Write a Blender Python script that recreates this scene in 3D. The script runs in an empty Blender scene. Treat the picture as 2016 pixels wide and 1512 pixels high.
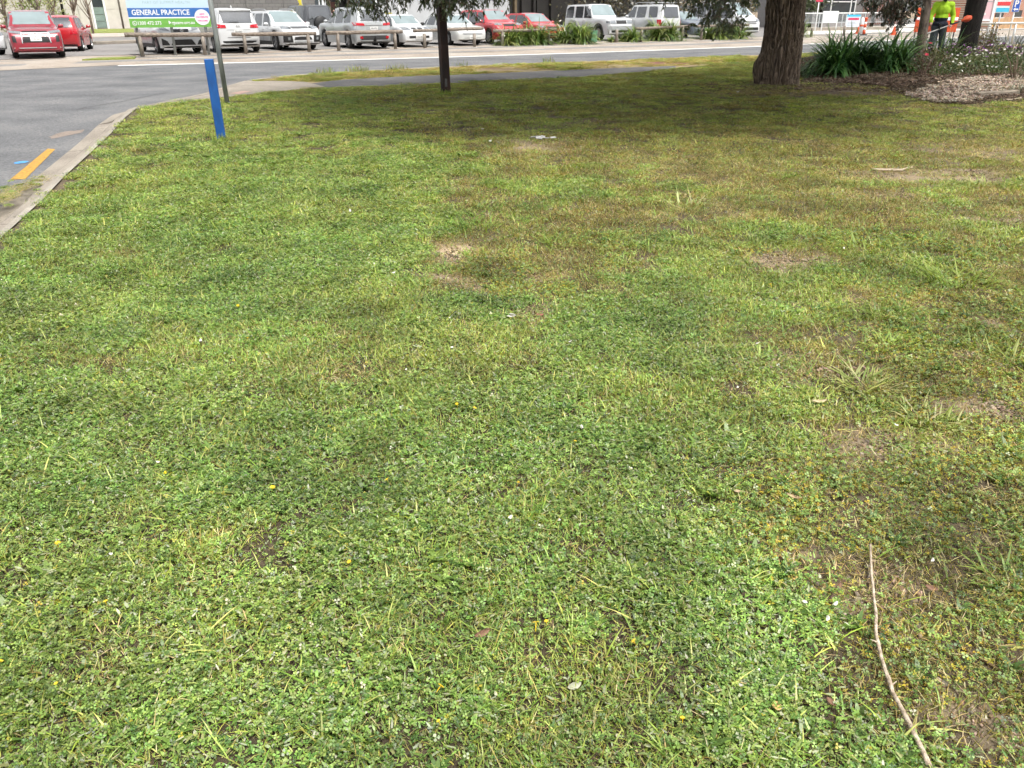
import bpy, bmesh, math, random
import numpy as np
from mathutils import Vector, Matrix
from mathutils.bvhtree import BVHTree

R = math.radians
SC = bpy.context.scene
COL = SC.collection
rnd = random.Random(7)

# ------------------------------------------------------------------ camera
CAM_H = 1.55
PITCH = R(25.14)
ROLL = R(0.34)
FPX = 1560.0                      # focal length in pixels of the 2016 px wide photograph
_f = Vector((0, math.cos(PITCH), -math.sin(PITCH)))
_r0 = Vector((1, 0, 0))
_u0 = _r0.cross(_f)
_r = _r0 * math.cos(ROLL) - _u0 * math.sin(ROLL)
_u = _u0 * math.cos(ROLL) + _r0 * math.sin(ROLL)
cam_data = bpy.data.cameras.new('camera')
cam_data.sensor_width = 36.0
cam_data.lens = FPX / 2016 * 36.0
cam_data.clip_start = 0.05
cam_data.clip_end = 2000
cam = bpy.data.objects.new('camera', cam_data)
COL.objects.link(cam)
cam.matrix_world = Matrix(((_r.x, _u.x, -_f.x, 0), (_r.y, _u.y, -_f.y, 0), (_r.z, _u.z, -_f.z, CAM_H), (0, 0, 0, 1)))
SC.camera = cam

# ------------------------------------------------------------------ sky, sun, exposure
SUN_EL, SUN_AZ = R(64), R(140)     # azimuth measured from +Y towards +X
world = bpy.data.worlds.new('World')
SC.world = world
world.use_nodes = True
wn = world.node_tree
wn.nodes.clear()
w_out = wn.nodes.new('ShaderNodeOutputWorld')
w_bg = wn.nodes.new('ShaderNodeBackground')
w_sky = wn.nodes.new('ShaderNodeTexSky')
w_hsv = wn.nodes.new('ShaderNodeHueSaturation')
w_sky.sky_type = 'NISHITA'
w_sky.sun_disc = False
w_sky.sun_elevation = SUN_EL
w_sky.sun_rotation = SUN_AZ
w_sky.dust_density = 3.0
w_hsv.inputs['Saturation'].default_value = 0.12     # grey overcast
w_bg.inputs['Strength'].default_value = 0.065
wn.links.new(w_sky.outputs[0], w_hsv.inputs['Color'])
wn.links.new(w_hsv.outputs[0], w_bg.inputs['Color'])
wn.links.new(w_bg.outputs[0], w_out.inputs['Surface'])
sun_d = bpy.data.lights.new('sun', 'SUN')
sun_d.energy = 1.5
sun_d.angle = R(10)
sun_d.color = (1.0, 0.96, 0.89)
sun = bpy.data.objects.new('sun', sun_d)
COL.objects.link(sun)
_sd = Vector((math.sin(SUN_AZ) * math.cos(SUN_EL), math.cos(SUN_AZ) * math.cos(SUN_EL), math.sin(SUN_EL)))
sun.rotation_euler = _sd.to_track_quat('Z', 'Y').to_euler()
sun.location = (0, 0, 30)
SC.view_settings.view_transform = 'Standard'
SC.view_settings.look = 'None'
SC.view_settings.gamma = 1.0
SC.view_settings.use_curve_mapping = False
SC.view_settings.exposure = 1.92
SC.render.engine = 'CYCLES'
SC.cycles.use_adaptive_sampling = True
SC.cycles.adaptive_threshold = 0.03
SC.cycles.adaptive_min_samples = 12
SC.cycles.max_bounces = 5
SC.cycles.diffuse_bounces = 2
SC.cycles.glossy_bounces = 2
SC.cycles.transmission_bounces = 3
SC.cycles.transparent_max_bounces = 6

# ------------------------------------------------------------------ measuring helpers
def ray(px, py):
    return _f * FPX + _r * (px - 1008) - _u * (py - 756)

def G(px, py, z=0.0):
    """the point of the level ground z that the photograph shows at this pixel"""
    d = ray(px, py)
    t = (z - CAM_H) / d.z
    return Vector((d.x * t, d.y * t, z))

def HZ(px):                        # height of the horizon in that column
    return 27.5 - 12.0 * px / 2016

def A(px, py, D):
    """the point at forward distance D that the photograph shows at this pixel"""
    d = ray(px, py)
    t = D / d.y
    return Vector((d.x * t, D, CAM_H + d.z * t))

def colpt(px, p0, u, z=0.4):
    """where the line p0 + s*u (level) crosses the image column px"""
    a, b = ray(px, 40), ray(px, 110)
    n = a.cross(b)
    o = Vector((0, 0, CAM_H))
    p = Vector((p0[0], p0[1], z)); uu = Vector((u[0], u[1], 0))
    s = (o - p).dot(n) / uu.dot(n)
    q = p + uu * s
    return Vector((q.x, q.y, 0))

# ------------------------------------------------------------------ numpy noise
def _h(ix, iy, seed):
    n = (ix.astype(np.int64) * 374761393 + iy.astype(np.int64) * 668265263 + seed * 974634777) & 0x7fffffff
    n = ((n ^ (n >> 13)) * 1274126177) & 0x7fffffff
    n = (n ^ (n >> 16)) & 0x7fffffff
    return n / 0x7fffffff

def vnoise(x, y, seed=0):
    x = np.asarray(x, float); y = np.asarray(y, float)
    ix, iy = np.floor(x), np.floor(y)
    fx, fy = x - ix, y - iy
    fx = fx * fx * (3 - 2 * fx); fy = fy * fy * (3 - 2 * fy)
    a = _h(ix, iy, seed); b = _h(ix + 1, iy, seed); c = _h(ix, iy + 1, seed); d = _h(ix + 1, iy + 1, seed)
    return (a * (1 - fx) + b * fx) * (1 - fy) + (c * (1 - fx) + d * fx) * fy

def fbm(x, y, seed=0, o=3):
    s = 0; a = .5; t = 0
    for k in range(o):
        s = s + a * vnoise(np.asarray(x) * 2 ** k, np.asarray(y) * 2 ** k, seed + k); t += a; a *= .5
    return s / t

def inside(poly, x, y):
    x = np.asarray(x); y = np.asarray(y)
    r = np.zeros(x.shape, bool)
    n = len(poly)
    for i in range(n):
        x0, y0 = poly[i][0], poly[i][1]; x1, y1 = poly[(i + 1) % n][0], poly[(i + 1) % n][1]
        if y0 == y1: continue
        c = ((y0 > y) != (y1 > y)) & (x < (x1 - x0) * (y - y0) / (y1 - y0) + x0)
        r ^= c
    return r

# ------------------------------------------------------------------ objects
def tag(o, label=None, cat=None, group=None, kind=None):
    if label: o['label'] = label
    if cat: o['category'] = cat
    if group: o['group'] = group
    if kind: o['kind'] = kind
    return o

def link(o, parent=None):
    COL.objects.link(o)
    if parent is not None: o.parent = parent
    return o

def empty(name, loc=(0, 0, 0), rz=0.0):
    o = bpy.data.objects.new(name, None)
    o.empty_display_size = .2
    o.location = loc; o.rotation_euler = (0, 0, rz)
    return link(o)

def mesh_obj(name, verts, faces, mat, parent=None, smooth=False, tint=None, loc=None, mats=None, midx=None):
    me = bpy.data.meshes.new(name)
    me.from_pydata([tuple(v) for v in verts], [], faces)
    if smooth: me.shade_smooth()
    if mats:
        for m in mats: me.materials.append(m)
        me.polygons.foreach_set('material_index', midx)
    elif mat is not None:
        me.materials.append(mat)
    if tint is not None:
        at = me.color_attributes.new('tint', 'FLOAT_COLOR', 'POINT')
        t = np.ones((len(verts), 4), np.float32); t[:, :3] = tint
        at.data.foreach_set('color', t.ravel())
    me.update()
    o = bpy.data.objects.new(name, me)
    if loc is not None: o.location = loc
    return link(o, parent)

class MB:
    def __init__(s): s.v = []; s.f = []
    def add(s, vs, fs):
        b = len(s.v); s.v += [tuple(v) for v in vs]; s.f += [tuple(i + b for i in f) for f in fs]; return s
    def box(s, c, d, rot=None, bev=0.0):
        x, y, z = d[0] / 2, d[1] / 2, d[2] / 2
        if bev <= 0:
            vs = [(-x, -y, -z), (x, -y, -z), (x, y, -z), (-x, y, -z), (-x, -y, z), (x, -y, z), (x, y, z), (-x, y, z)]
            fs = [(0, 3, 2, 1), (4, 5, 6, 7), (0, 1, 5, 4), (1, 2, 6, 5), (2, 3, 7, 6), (3, 0, 4, 7)]
        else:
            b = min(bev, x * .45, y * .45, z * .45)
            vs = []; fs = []
            for zz, e in ((-z, b), (-z + b, 0), (z - b, 0), (z, b)):
                X, Y = x - e, y - e
                vs += [(-X + b, -Y, zz), (X - b, -Y, zz), (X, -Y + b, zz), (X, Y - b, zz), (X - b, Y, zz), (-X + b, Y, zz), (-X, Y - b, zz), (-X, -Y + b, zz)]
            fs.append(tuple(range(7, -1, -1))); fs.append(tuple(range(24, 32)))
            for k in range(3):
                for i in range(8):
                    j = (i + 1) % 8
                    fs.append((k * 8 + i, k * 8 + j, k * 8 + 8 + j, k * 8 + 8 + i))
        m = Matrix.Translation(c) @ (rot.to_4x4() if rot is not None else Matrix.Identity(4))
        return s.add([m @ Vector(v) for v in vs], fs)
    def tube(s, pts, rad, n=8, caps=True):
        pts = [Vector(p) for p in pts]
        if not hasattr(rad, '__len__'): rad = [rad] * len(pts)
        vs = []; fs = []
        up = Vector((0, 0, 1))
        t0 = (pts[1] - pts[0]).normalized()
        a = t0.cross(up)
        if a.length < .05: a = t0.cross(Vector((1, 0, 0)))
        a.normalize()
        for i, p in enumerate(pts):
            t = (pts[min(i + 1, len(pts) - 1)] - pts[max(i - 1, 0)]).normalized()
            a = (a - t * a.dot(t)).normalized(); b = t.cross(a)
            for k in range(n):
                an = 2 * math.pi * k / n
                vs.append(p + (a * math.cos(an) + b * math.sin(an)) * rad[i])
        for i in range(len(pts) - 1):
            for k in range(n):
                k2 = (k + 1) % n
                fs.append((i * n + k, i * n + k2, i * n + n + k2, i * n + n + k))
        if caps:
            fs.append(tuple(range(n - 1, -1, -1))); fs.append(tuple(range((len(pts) - 1) * n, len(pts) * n)))
        return s.add(vs, fs)
    def lathe(s, prof, n=20, m=None, closed=False):
        """prof: (radius, height) pairs turned about local z"""
        vs = []; fs = []
        for r_, h in prof:
            for k in range(n):
                a = 2 * math.pi * k / n
                vs.append(Vector((r_ * math.cos(a), r_ * math.sin(a), h)))
        q = len(prof)
        for i in range(q if closed else q - 1):
            i2 = (i + 1) % q
            for k in range(n):
                k2 = (k + 1) % n
                fs.append((i * n + k, i * n + k2, i2 * n + k2, i2 * n + k))
        if not closed:
            fs.append(tuple(range(n - 1, -1, -1))); fs.append(tuple(range((q - 1) * n, q * n)))
        if m is not None: vs = [m @ v for v in vs]
        return s.add(vs, fs)
    def prism(s, outline, z0, z1, m=None):
        n = len(outline)
        vs = [Vector((p[0], p[1], z0)) for p in outline] + [Vector((p[0], p[1], z1)) for p in outline]
        if m is not None: vs = [m @ v for v in vs]
        fs = [tuple(range(n - 1, -1, -1)), tuple(range(n, 2 * n))] + [(i, (i + 1) % n, n + (i + 1) % n, n + i) for i in range(n)]
        return s.add(vs, fs)
    def build(s, name, mat, parent=None, smooth=False, loc=None, **k):
        return mesh_obj(name, s.v, s.f, mat, parent, smooth, loc=loc, **k)

def copy_tree(o, parent=None):
    c = o.copy(); COL.objects.link(c); c.parent = parent
    for ch in list(o.children): copy_tree(ch, c)
    return c

# ------------------------------------------------------------------ materials
def _nt(name):
    m = bpy.data.materials.new(name); m.use_nodes = True
    nt = m.node_tree; nt.nodes.clear()
    return m, nt, nt.nodes, nt.links

def mat(name, col, rough=.6, var=.12, scale=8.0, bump=0.0, bscale=None, metal=0.0, coat=0.0, spec=.5, col2=None, stretch=None, detail=4, obj=True, ior=None):
    """principled with a noisy colour (col .. col2) and optional relief"""
    m, nt, N, L = _nt(name)
    out = N.new('ShaderNodeOutputMaterial'); b = N.new('ShaderNodeBsdfPrincipled')
    L.new(b.outputs[0], out.inputs[0])
    b.inputs['Roughness'].default_value = rough; b.inputs['Metallic'].default_value = metal
    b.inputs['Coat Weight'].default_value = coat; b.inputs['Coat Roughness'].default_value = .06
    b.inputs['Specular IOR Level'].default_value = spec
    if ior: b.inputs['IOR'].default_value = ior
    tc = N.new('ShaderNodeTexCoord'); src = tc.outputs['Object']
    if stretch:
        mp = N.new('ShaderNodeMapping'); mp.inputs['Scale'].default_value = stretch
        L.new(src, mp.inputs[0]); src = mp.outputs[0]
    nz = N.new('ShaderNodeTexNoise'); nz.inputs['Scale'].default_value = scale; nz.inputs['Detail'].default_value = detail
    L.new(src, nz.inputs['Vector'])
    rp = N.new('ShaderNodeValToRGB')
    c1 = [c * (1 - var) for c in col]; c2 = list(col2) if col2 else [min(1, c * (1 + var)) for c in col]
    rp.color_ramp.elements[0].color = (*c1, 1); rp.color_ramp.elements[0].position = .32
    rp.color_ramp.elements[1].color = (*c2, 1); rp.color_ramp.elements[1].position = .68
    L.new(nz.outputs[0], rp.inputs[0]); L.new(rp.outputs[0], b.inputs['Base Color'])
    if bump:
        n2 = N.new('ShaderNodeTexNoise'); n2.inputs['Scale'].default_value = bscale or scale * 3; n2.inputs['Detail'].default_value = 5
        L.new(src, n2.inputs['Vector'])
        bp = N.new('ShaderNodeBump'); bp.inputs['Strength'].default_value = bump; bp.inputs['Distance'].default_value = .02
        L.new(n2.outputs[0], bp.inputs['Height']); L.new(bp.outputs[0], b.inputs['Normal'])
    return m

def ground_mat(name, stops, s1=1.2, s2=30.0, fine=.35, rough=.9, bump=.4, spots=None, s3=180., grain=.28):
    """world-position noise on level ground: large patches, grit, fine grain"""
    m, nt, N, L = _nt(name)
    out = N.new('ShaderNodeOutputMaterial'); b = N.new('ShaderNodeBsdfPrincipled'); L.new(b.outputs[0], out.inputs[0])
    b.inputs['Roughness'].default_value = rough; b.inputs['Specular IOR Level'].default_value = .3
    g = N.new('ShaderNodeNewGeometry')
    def noise(sc, det=4):
        n = N.new('ShaderNodeTexNoise'); n.inputs['Scale'].default_value = sc; n.inputs['Detail'].default_value = det
        L.new(g.outputs['Position'], n.inputs['Vector']); return n.outputs[0]
    rp = N.new('ShaderNodeValToRGB'); cr = rp.color_ramp
    while len(cr.elements) < len(stops): cr.elements.new(.5)
    for e, (p, c) in zip(cr.elements, stops): e.position = p; e.color = (*c, 1)
    add = N.new('ShaderNodeMath'); add.operation = 'MULTIPLY_ADD'
    sub = N.new('ShaderNodeMath'); sub.operation = 'SUBTRACT'; sub.inputs[1].default_value = .5
    n_f = noise(s2, 6)
    L.new(n_f, sub.inputs[0]); L.new(sub.outputs[0], add.inputs[0]); add.inputs[1].default_value = fine * 2.0
    L.new(noise(s1, 5), add.inputs[2]); L.new(add.outputs[0], rp.inputs[0])
    mx = N.new('ShaderNodeMix'); mx.data_type = 'RGBA'; mx.blend_type = 'MULTIPLY'; mx.inputs['Factor'].default_value = 1
    gr = N.new('ShaderNodeMapRange'); gr.inputs['From Min'].default_value = .3; gr.inputs['From Max'].default_value = .7
    gr.inputs['To Min'].default_value = 1 - grain; gr.inputs['To Max'].default_value = 1 + grain
    L.new(noise(s3, 3), gr.inputs[0])
    L.new(rp.outputs[0], mx.inputs['A']); L.new(gr.outputs[0], mx.inputs['B'])
    L.new(mx.outputs['Result'], b.inputs['Base Color'])
    bp = N.new('ShaderNodeBump'); bp.inputs['Strength'].default_value = bump; bp.inputs['Distance'].default_value = .015
    L.new(n_f, bp.inputs['Height']); L.new(bp.outputs[0], b.inputs['Normal'])
    return m

def leaf_mat(name, trans=.3, rough=.45, gloss=.05, wscale=.9, wamt=.35, hue=None, uniform=None):
    """leaf: colour from the 'tint' attribute, drifting over the place; light shines through"""
    m, nt, N, L = _nt(name)
    out = N.new('ShaderNodeOutputMaterial')
    if uniform is None:
        at = N.new('ShaderNodeAttribute'); at.attribute_name = 'tint'; csrc = at.outputs['Color']
    else:
        rg = N.new('ShaderNodeRGB'); rg.outputs[0].default_value = (*uniform, 1); csrc = rg.outputs[0]
    g = N.new('ShaderNodeNewGeometry')
    nz = N.new('ShaderNodeTexNoise'); nz.inputs['Scale'].default_value = wscale; nz.inputs['Detail'].default_value = 5; nz.inputs['Roughness'].default_value = .65
    L.new(g.outputs['Position'], nz.inputs['Vector'])
    mr = N.new('ShaderNodeMapRange'); mr.inputs['From Min'].default_value = .31; mr.inputs['From Max'].default_value = .69
    mr.inputs['To Min'].default_value = 1 - wamt; mr.inputs['To Max'].default_value = 1 + wamt
    L.new(nz.outputs[0], mr.inputs[0])
    nz2 = N.new('ShaderNodeTexNoise'); nz2.inputs['Scale'].default_value = wscale * .6; nz2.inputs['Detail'].default_value = 3
    vm = N.new('ShaderNodeVectorMath'); vm.operation = 'ADD'; vm.inputs[1].default_value = (37, 11, 5)
    L.new(g.outputs['Position'], vm.inputs[0]); L.new(vm.outputs[0], nz2.inputs['Vector'])
    hs = N.new('ShaderNodeHueSaturation')
    hr = N.new('ShaderNodeMapRange'); hr.inputs['From Min'].default_value = .3; hr.inputs['From Max'].default_value = .7
    hr.inputs['To Min'].default_value = .486; hr.inputs['To Max'].default_value = .518
    L.new(nz2.outputs[0], hr.inputs[0]); L.new(hr.outputs[0], hs.inputs['Hue'])
    L.new(mr.outputs[0], hs.inputs['Value']); L.new(csrc, hs.inputs['Color'])
    d = N.new('ShaderNodeBsdfDiffuse'); t = N.new('ShaderNodeBsdfTranslucent'); gl = N.new('ShaderNodeBsdfGlossy')
    gl.inputs['Roughness'].default_value = rough; gl.inputs['Color'].default_value = (1, 1, 1, 1)
    tm = N.new('ShaderNodeMix'); tm.data_type = 'RGBA'; tm.blend_type = 'MULTIPLY'; tm.inputs['Factor'].default_value = 1
    tm.inputs['B'].default_value = (1.25, 1.2, .55, 1)
    L.new(hs.outputs[0], tm.inputs['A'])
    L.new(hs.outputs[0], d.inputs['Color']); L.new(tm.outputs['Result'], t.inputs['Color'])
    m1 = N.new('ShaderNodeMixShader'); m1.inputs[0].default_value = trans
    m2 = N.new('ShaderNodeMixShader'); m2.inputs[0].default_value = gloss
    L.new(d.outputs[0], m1.inputs[1]); L.new(t.outputs[0], m1.inputs[2])
    L.new(m1.outputs[0], m2.inputs[1]); L.new(gl.outputs[0], m2.inputs[2]); L.new(m2.outputs[0], out.inputs[0])
    return m

def text_mesh(txt, size, mtl, parent, loc, rot, name='lettering', extrude=.002, align='CENTER', width=None, space=1.0, bold=0.0):
    cu = bpy.data.curves.new('txt', 'FONT'); cu.body = txt; cu.size = size; cu.extrude = extrude
    cu.align_x = align; cu.align_y = 'CENTER'; cu.resolution_u = 3; cu.space_character = space; cu.offset = bold
    o = bpy.data.objects.new('txt', cu); COL.objects.link(o)
    dg = bpy.context.evaluated_depsgraph_get()
    me = bpy.data.meshes.new_from_object(o.evaluated_get(dg))
    bpy.data.objects.remove(o); bpy.data.curves.remove(cu)
    if width:
        xs = [v.co.x for v in me.vertices]; w = max(xs) - min(xs); k = width / w
        for v in me.vertices: v.co.x *= k
    me.materials.clear(); me.materials.append(mtl)
    ob = bpy.data.objects.new(name, me)
    ob.location = loc; ob.rotation_euler = rot
    return link(ob, parent)
# ================================================================== the setting: ground sheets, road, kerb, path
Z_ROAD, Z_LOT = -0.12, 0.07
U = Vector((math.cos(R(31.5)), math.sin(R(31.5)), 0))      # along the main road
NV = Vector((-U.y, U.x, 0))                                # away from the camera
FENCE0 = Vector((-14.96, 35.06, 0))                        # a point of the log-fence line
RZ = R(31.5)

def rowp(s, t, z=0.0):
    p = FENCE0 + U * s + NV * t
    return Vector((p.x, p.y, z))

M_earth = ground_mat('dry_earth', [(.3, (.17, .13, .09)), (.7, (.28, .22, .16))], 1.0, 20)
M_asphalt = ground_mat('asphalt', [(.25, (.082, .084, .089)), (.5, (.120, .122, .127)), (.75, (.168, .167, .167))], .7, 16, .34, .85, .5, s3=34, grain=.34)
M_lot = ground_mat('car_park_asphalt', [(.3, (.16, .155, .15)), (.7, (.215, .205, .20))], .4, 40, .2, .85, .2)
M_gravel = ground_mat('pale_gravel', [(.25, (.20, .165, .135)), (.5, (.29, .25, .21)), (.75, (.34, .31, .275))], .5, 14, .35, .95, .5)
M_path = ground_mat('grey_path_gravel', [(.25, (.095, .092, .09)), (.5, (.13, .128, .128)), (.8, (.19, .18, .165))], .8, 22, .3, .95, .6)
M_verge = ground_mat('dry_verge_soil', [(.25, (.16, .10, .065)), (.5, (.26, .20, .11)), (.75, (.30, .26, .13))], .9, 9, .35, .95, .5)
M_conc = ground_mat('concrete', [(.25, (.17, .15, .125)), (.5, (.245, .215, .18)), (.8, (.31, .28, .235))], 1.1, 26, .25, .85, .25)
M_kerbtop = ground_mat('pale_concrete', [(.25, (.21, .19, .16)), (.6, (.30, .275, .235)), (.85, (.38, .35, .30))], 1.6, 30, .25, .85, .3)
M_soil = ground_mat('lawn_soil', [(.2, (.040, .031, .019)), (.45, (.085, .066, .042)), (.65, (.14, .108, .070)), (.88, (.22, .172, .115))], .8, 26, .30, 1.0, .7, s3=120)
M_white = mat('white_road_paint', (.62, .61, .58), .7, .25, 14, col2=(.74, .73, .70))
M_yellow = mat('yellow_road_paint', (.42, .24, .06), .75, .55, 26, col2=(.56, .31, .04), detail=8)
M_bluepaint = mat('blue_spray_paint', (.06, .25, .55), .7, .2, 18)
M_redearth = ground_mat('red_soil', [(.25, (.12, .055, .038)), (.7, (.20, .10, .07))], 1.2, 20)

def sheet(name, pts, z, m, kind='structure', label=None, skirt=0.0):
    n = len(pts)
    vs = [(p[0], p[1], z) for p in pts]
    bm = bmesh.new()
    bv = [bm.verts.new(v) for v in vs]
    f = bm.faces.new(bv)
    bmesh.ops.recalc_face_normals(bm, faces=[f])
    if f.normal.z < 0: f.normal_flip()
    if skirt:
        lo = [bm.verts.new((v[0], v[1], z - skirt)) for v in vs]
        for i in range(n):
            bm.faces.new((bv[i], bv[(i + 1) % n], lo[(i + 1) % n], lo[i]))
    bmesh.ops.triangulate(bm, faces=[f])
    me = bpy.data.meshes.new(name); bm.to_mesh(me); bm.free()
    me.materials.append(m)
    o = bpy.data.objects.new(name, me); link(o)
    tag(o, label, None, None, kind)
    return o

def P(px, py, z=0.0): return G(px, py, z)

sheet('ground', [(-900, -300), (900, -300), (900, 1200), (-900, 1200)], -0.20, M_earth)
# asphalt: one sheet that runs under the lawn's kerb; main road and the side street on the left
FAR = [G(0, 139, Z_ROAD), G(230, 128.5, Z_ROAD), G(620, 119, Z_ROAD), G(860, 112.3, Z_ROAD), G(1140, 103.7, Z_ROAD), G(1485, 91, Z_ROAD), G(1570, 87, Z_ROAD), G(1760, 78.5, Z_ROAD)]   # far edge of the asphalt
FAR = [FAR[0] - U * 90] + FAR + [FAR[-1] + U * 90]
sheet('road', [(-70, -30), (70, -30), (160, 60)] + FAR[::-1] + [(-120, -30)], Z_ROAD, M_asphalt)
# gravel shoulder rising from the road to the fence, car park behind it
def ramp(name, near, far_, z0, z1, m):
    n = len(near); vs = [(p.x, p.y, z0) for p in near] + [(p.x, p.y, z1) for p in far_]
    o = mesh_obj(name, vs, [(i, i + 1, n + i + 1, n + i) for i in range(n - 1)], m); tag(o, kind='structure'); return o
def at_fence(p, t): return p + NV * (t - (p - FENCE0).dot(NV))
ramp('gravel_shoulder', [p - NV * .05 for p in FAR], [at_fence(p, .4) for p in FAR], -.112, Z_LOT - .012, M_gravel)
sheet('car_park', [rowp(-4.6, .25), rowp(160, .25), rowp(160, 60), rowp(-120, 60), rowp(-120, -.4), rowp(-4.6, -.4)], Z_LOT, M_lot, skirt=.12)
def sh_z(p):
    t0 = min((((p - a).length, (a - FENCE0).dot(NV)) for a in FAR))[1]
    tt = (p - FENCE0).dot(NV); return -.112 + (Z_LOT - .012 + .112) * min(1, max(0, (tt - t0) / (.4 - t0)))
# worn grey bands in the shoulder (old bitumen)
for k, (f0, f1, mm) in enumerate(((.30, .42, M_lot), (.66, .74, M_lot))):
    vs = []
    n = 60
    for i in range(n):
        s_ = -24 + 80 * i / (n - 1); a = None
        base_ = rowp(s_, 0)
        tf = float(np.interp(s_, [(q - FENCE0).dot(U) for q in FAR], [(q - FENCE0).dot(NV) for q in FAR]))
        for ff, sd in ((f0, 3), (f1, 5)):
            u_ = min(.95, max(.05, ff + .10 * (fbm(s_ * .25, k * 9.1 + sd, sd) - .5)))
            q = rowp(s_, tf + (.4 - tf) * u_); vs.append((q.x, q.y, -.112 + (Z_LOT - .012 + .112) * u_ + .005))
    o = mesh_obj('bitumen_band', vs, [(2 * i, 2 * i + 2, 2 * i + 3, 2 * i + 1) for i in range(n - 1)], mm); tag(o, kind='structure')

def strip(name, pts, w, z, m, n_sub=1):
    L_, R_ = [], []
    for i, p in enumerate(pts):
        a = pts[max(i - 1, 0)]; b = pts[min(i + 1, len(pts) - 1)]
        t = Vector((b[0] - a[0], b[1] - a[1], 0)).normalized(); nn = Vector((-t.y, t.x, 0))
        L_.append(Vector((p[0], p[1], 0)) + nn * w / 2); R_.append(Vector((p[0], p[1], 0)) - nn * w / 2)
    return sheet(name, L_ + R_[::-1], z, m)

strip('white_edge_line', [p - NV * .30 for p in FAR[2:]], .55, Z_ROAD + .004, M_white)
strip('white_edge_line', [G(1135, 104.5, Z_ROAD) - NV * .25, G(1180, 102.5, Z_ROAD) - NV * .3, G(1225, 100.5, Z_ROAD) - NV * .25], .22, Z_ROAD + .008, M_white)
# dark sealed cracks along the asphalt
M_crack = mat('crack_sealant', (.035, .035, .037), .7)
for (c0, c1, ph, cw) in (((-60, 194), (230, 187), 0, .03), ((-40, 155), (420, 143), 2, .03), ((640, 132), (1500, 99), 5, .02), ((150, 216), (330, 183), 7, .03)):
    a, b = G(*c0, Z_ROAD), G(*c1, Z_ROAD)
    strip('sealed_crack', [a.lerp(b, i / 14) + NV * .3 * (float(fbm(i * .5, ph, 8)) - .5) for i in range(15)], cw, Z_ROAD + .004, M_crack)
# yellow dash and blue dot by the gutter
yd = [P(20, 354, Z_ROAD), P(50, 353, Z_ROAD), P(109, 294, Z_ROAD), P(94, 293, Z_ROAD)]
sheet('yellow_dash', yd, Z_ROAD + .004, M_yellow)
c = P(42, 320, Z_ROAD)
sheet('blue_paint_dot', [(c.x + .075 * math.cos(a), c.y + .10 * math.sin(a)) for a in np.linspace(0, 2 * math.pi, 20)[:-1]], Z_ROAD + .004, M_bluepaint)
c = P(130, 264, Z_ROAD)
sheet('sandy_patch', [(c.x + (.15 + .03 * math.sin(3 * a)) * math.cos(a), c.y + (.45 + .08 * math.cos(5 * a)) * math.sin(a)) for a in np.linspace(0, 2 * math.pi, 30)[:-1]], Z_ROAD + .003,
      ground_mat('sandy_dirt', [(.3, (.17, .14, .12)), (.7, (.25, .205, .17))], 2, 30))

# ---- the land on our side of the road: verge, path, concrete ramp, lawn
kerb_px = [(0, 465), (75, 397), (120, 350), (170, 305), (215, 263), (245, 230), (268, 212), (310, 203), (360, 193), (410, 183), (455, 168), (490, 158), (525, 153), (560, 149.5), (620, 144), (740, 137), (867, 131), (960, 127)]
kerb_w = [P(*p) for p in kerb_px]
d0 = (kerb_w[0] - kerb_w[2]).normalized()
kerb_w = [kerb_w[0] + d0 * 14, kerb_w[0] + d0 * 4] + kerb_w
road_edge = kerb_w + [P(1140, 119.5), P(1320, 112.5), P(1485, 106.5), P(1700, 100)] + [rowp(60, -13.6), rowp(110, -13.6)]
land_back = [Vector((80, -12, 0)), Vector((-1.5, -12, 0))]
sheet('verge', road_edge + land_back, -0.030, M_verge, skirt=.12)
sheet('gravel_path', [P(610, 163), P(660, 156), P(740, 151), P(867, 146), P(960, 143), P(1100, 137), P(1250, 131), P(1330, 128), P(1330, 134), P(1250, 142),
                      P(1140, 154), P(960, 162), P(867, 166), P(700, 172), P(625, 174)], -0.022, M_path)
sheet('red_dirt_strip', [P(1240, 123), P(1330, 118), P(1490, 111), P(1640, 106), P(1640, 110), P(1490, 117), P(1330, 125), P(1240, 127)], -.023, M_redearth)
M_tact = mat('faded_red_concrete', (.36, .24, .20), .85, .15, 12)
sheet('concrete_ramp', [P(268, 213), P(310, 204), P(360, 194), P(410, 184), P(455, 169), P(490, 158.5), P(525, 156.5), P(600, 160), P(638, 169), P(560, 179), P(480, 186), P(420, 193), P(350, 201), P(300, 209)], -0.012, M_conc, skirt=.05)
sheet('tactile_strip', [P(452, 183), P(478, 178), P(495, 178.5), P(470, 184.5)], -.008, M_tact)

LAWN_PX = [(0, 465), (75, 397), (120, 350), (170, 305), (215, 263), (245, 232), (268, 214), (300, 208), (360, 200), (430, 192), (480, 186), (560, 178), (635, 171.5), (700, 170), (790, 167), (870, 163.5), (1000, 158), (1140, 152), (1230, 143), (1330, 134), (1400, 127), (1485, 121), (1640, 112)]
lawn_poly = [kerb_w[0], kerb_w[1]] + [P(*p) for p in LAWN_PX] + [Vector((26, 33, 0)), Vector((80, 30, 0))] + land_back

def lawn_z(x, y):
    return 0.05 * (fbm(np.asarray(x) * .35, np.asarray(y) * .35, 21) - .5) + .012 * (fbm(np.asarray(x) * 3, np.asarray(y) * 3, 22) - .5)

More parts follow.
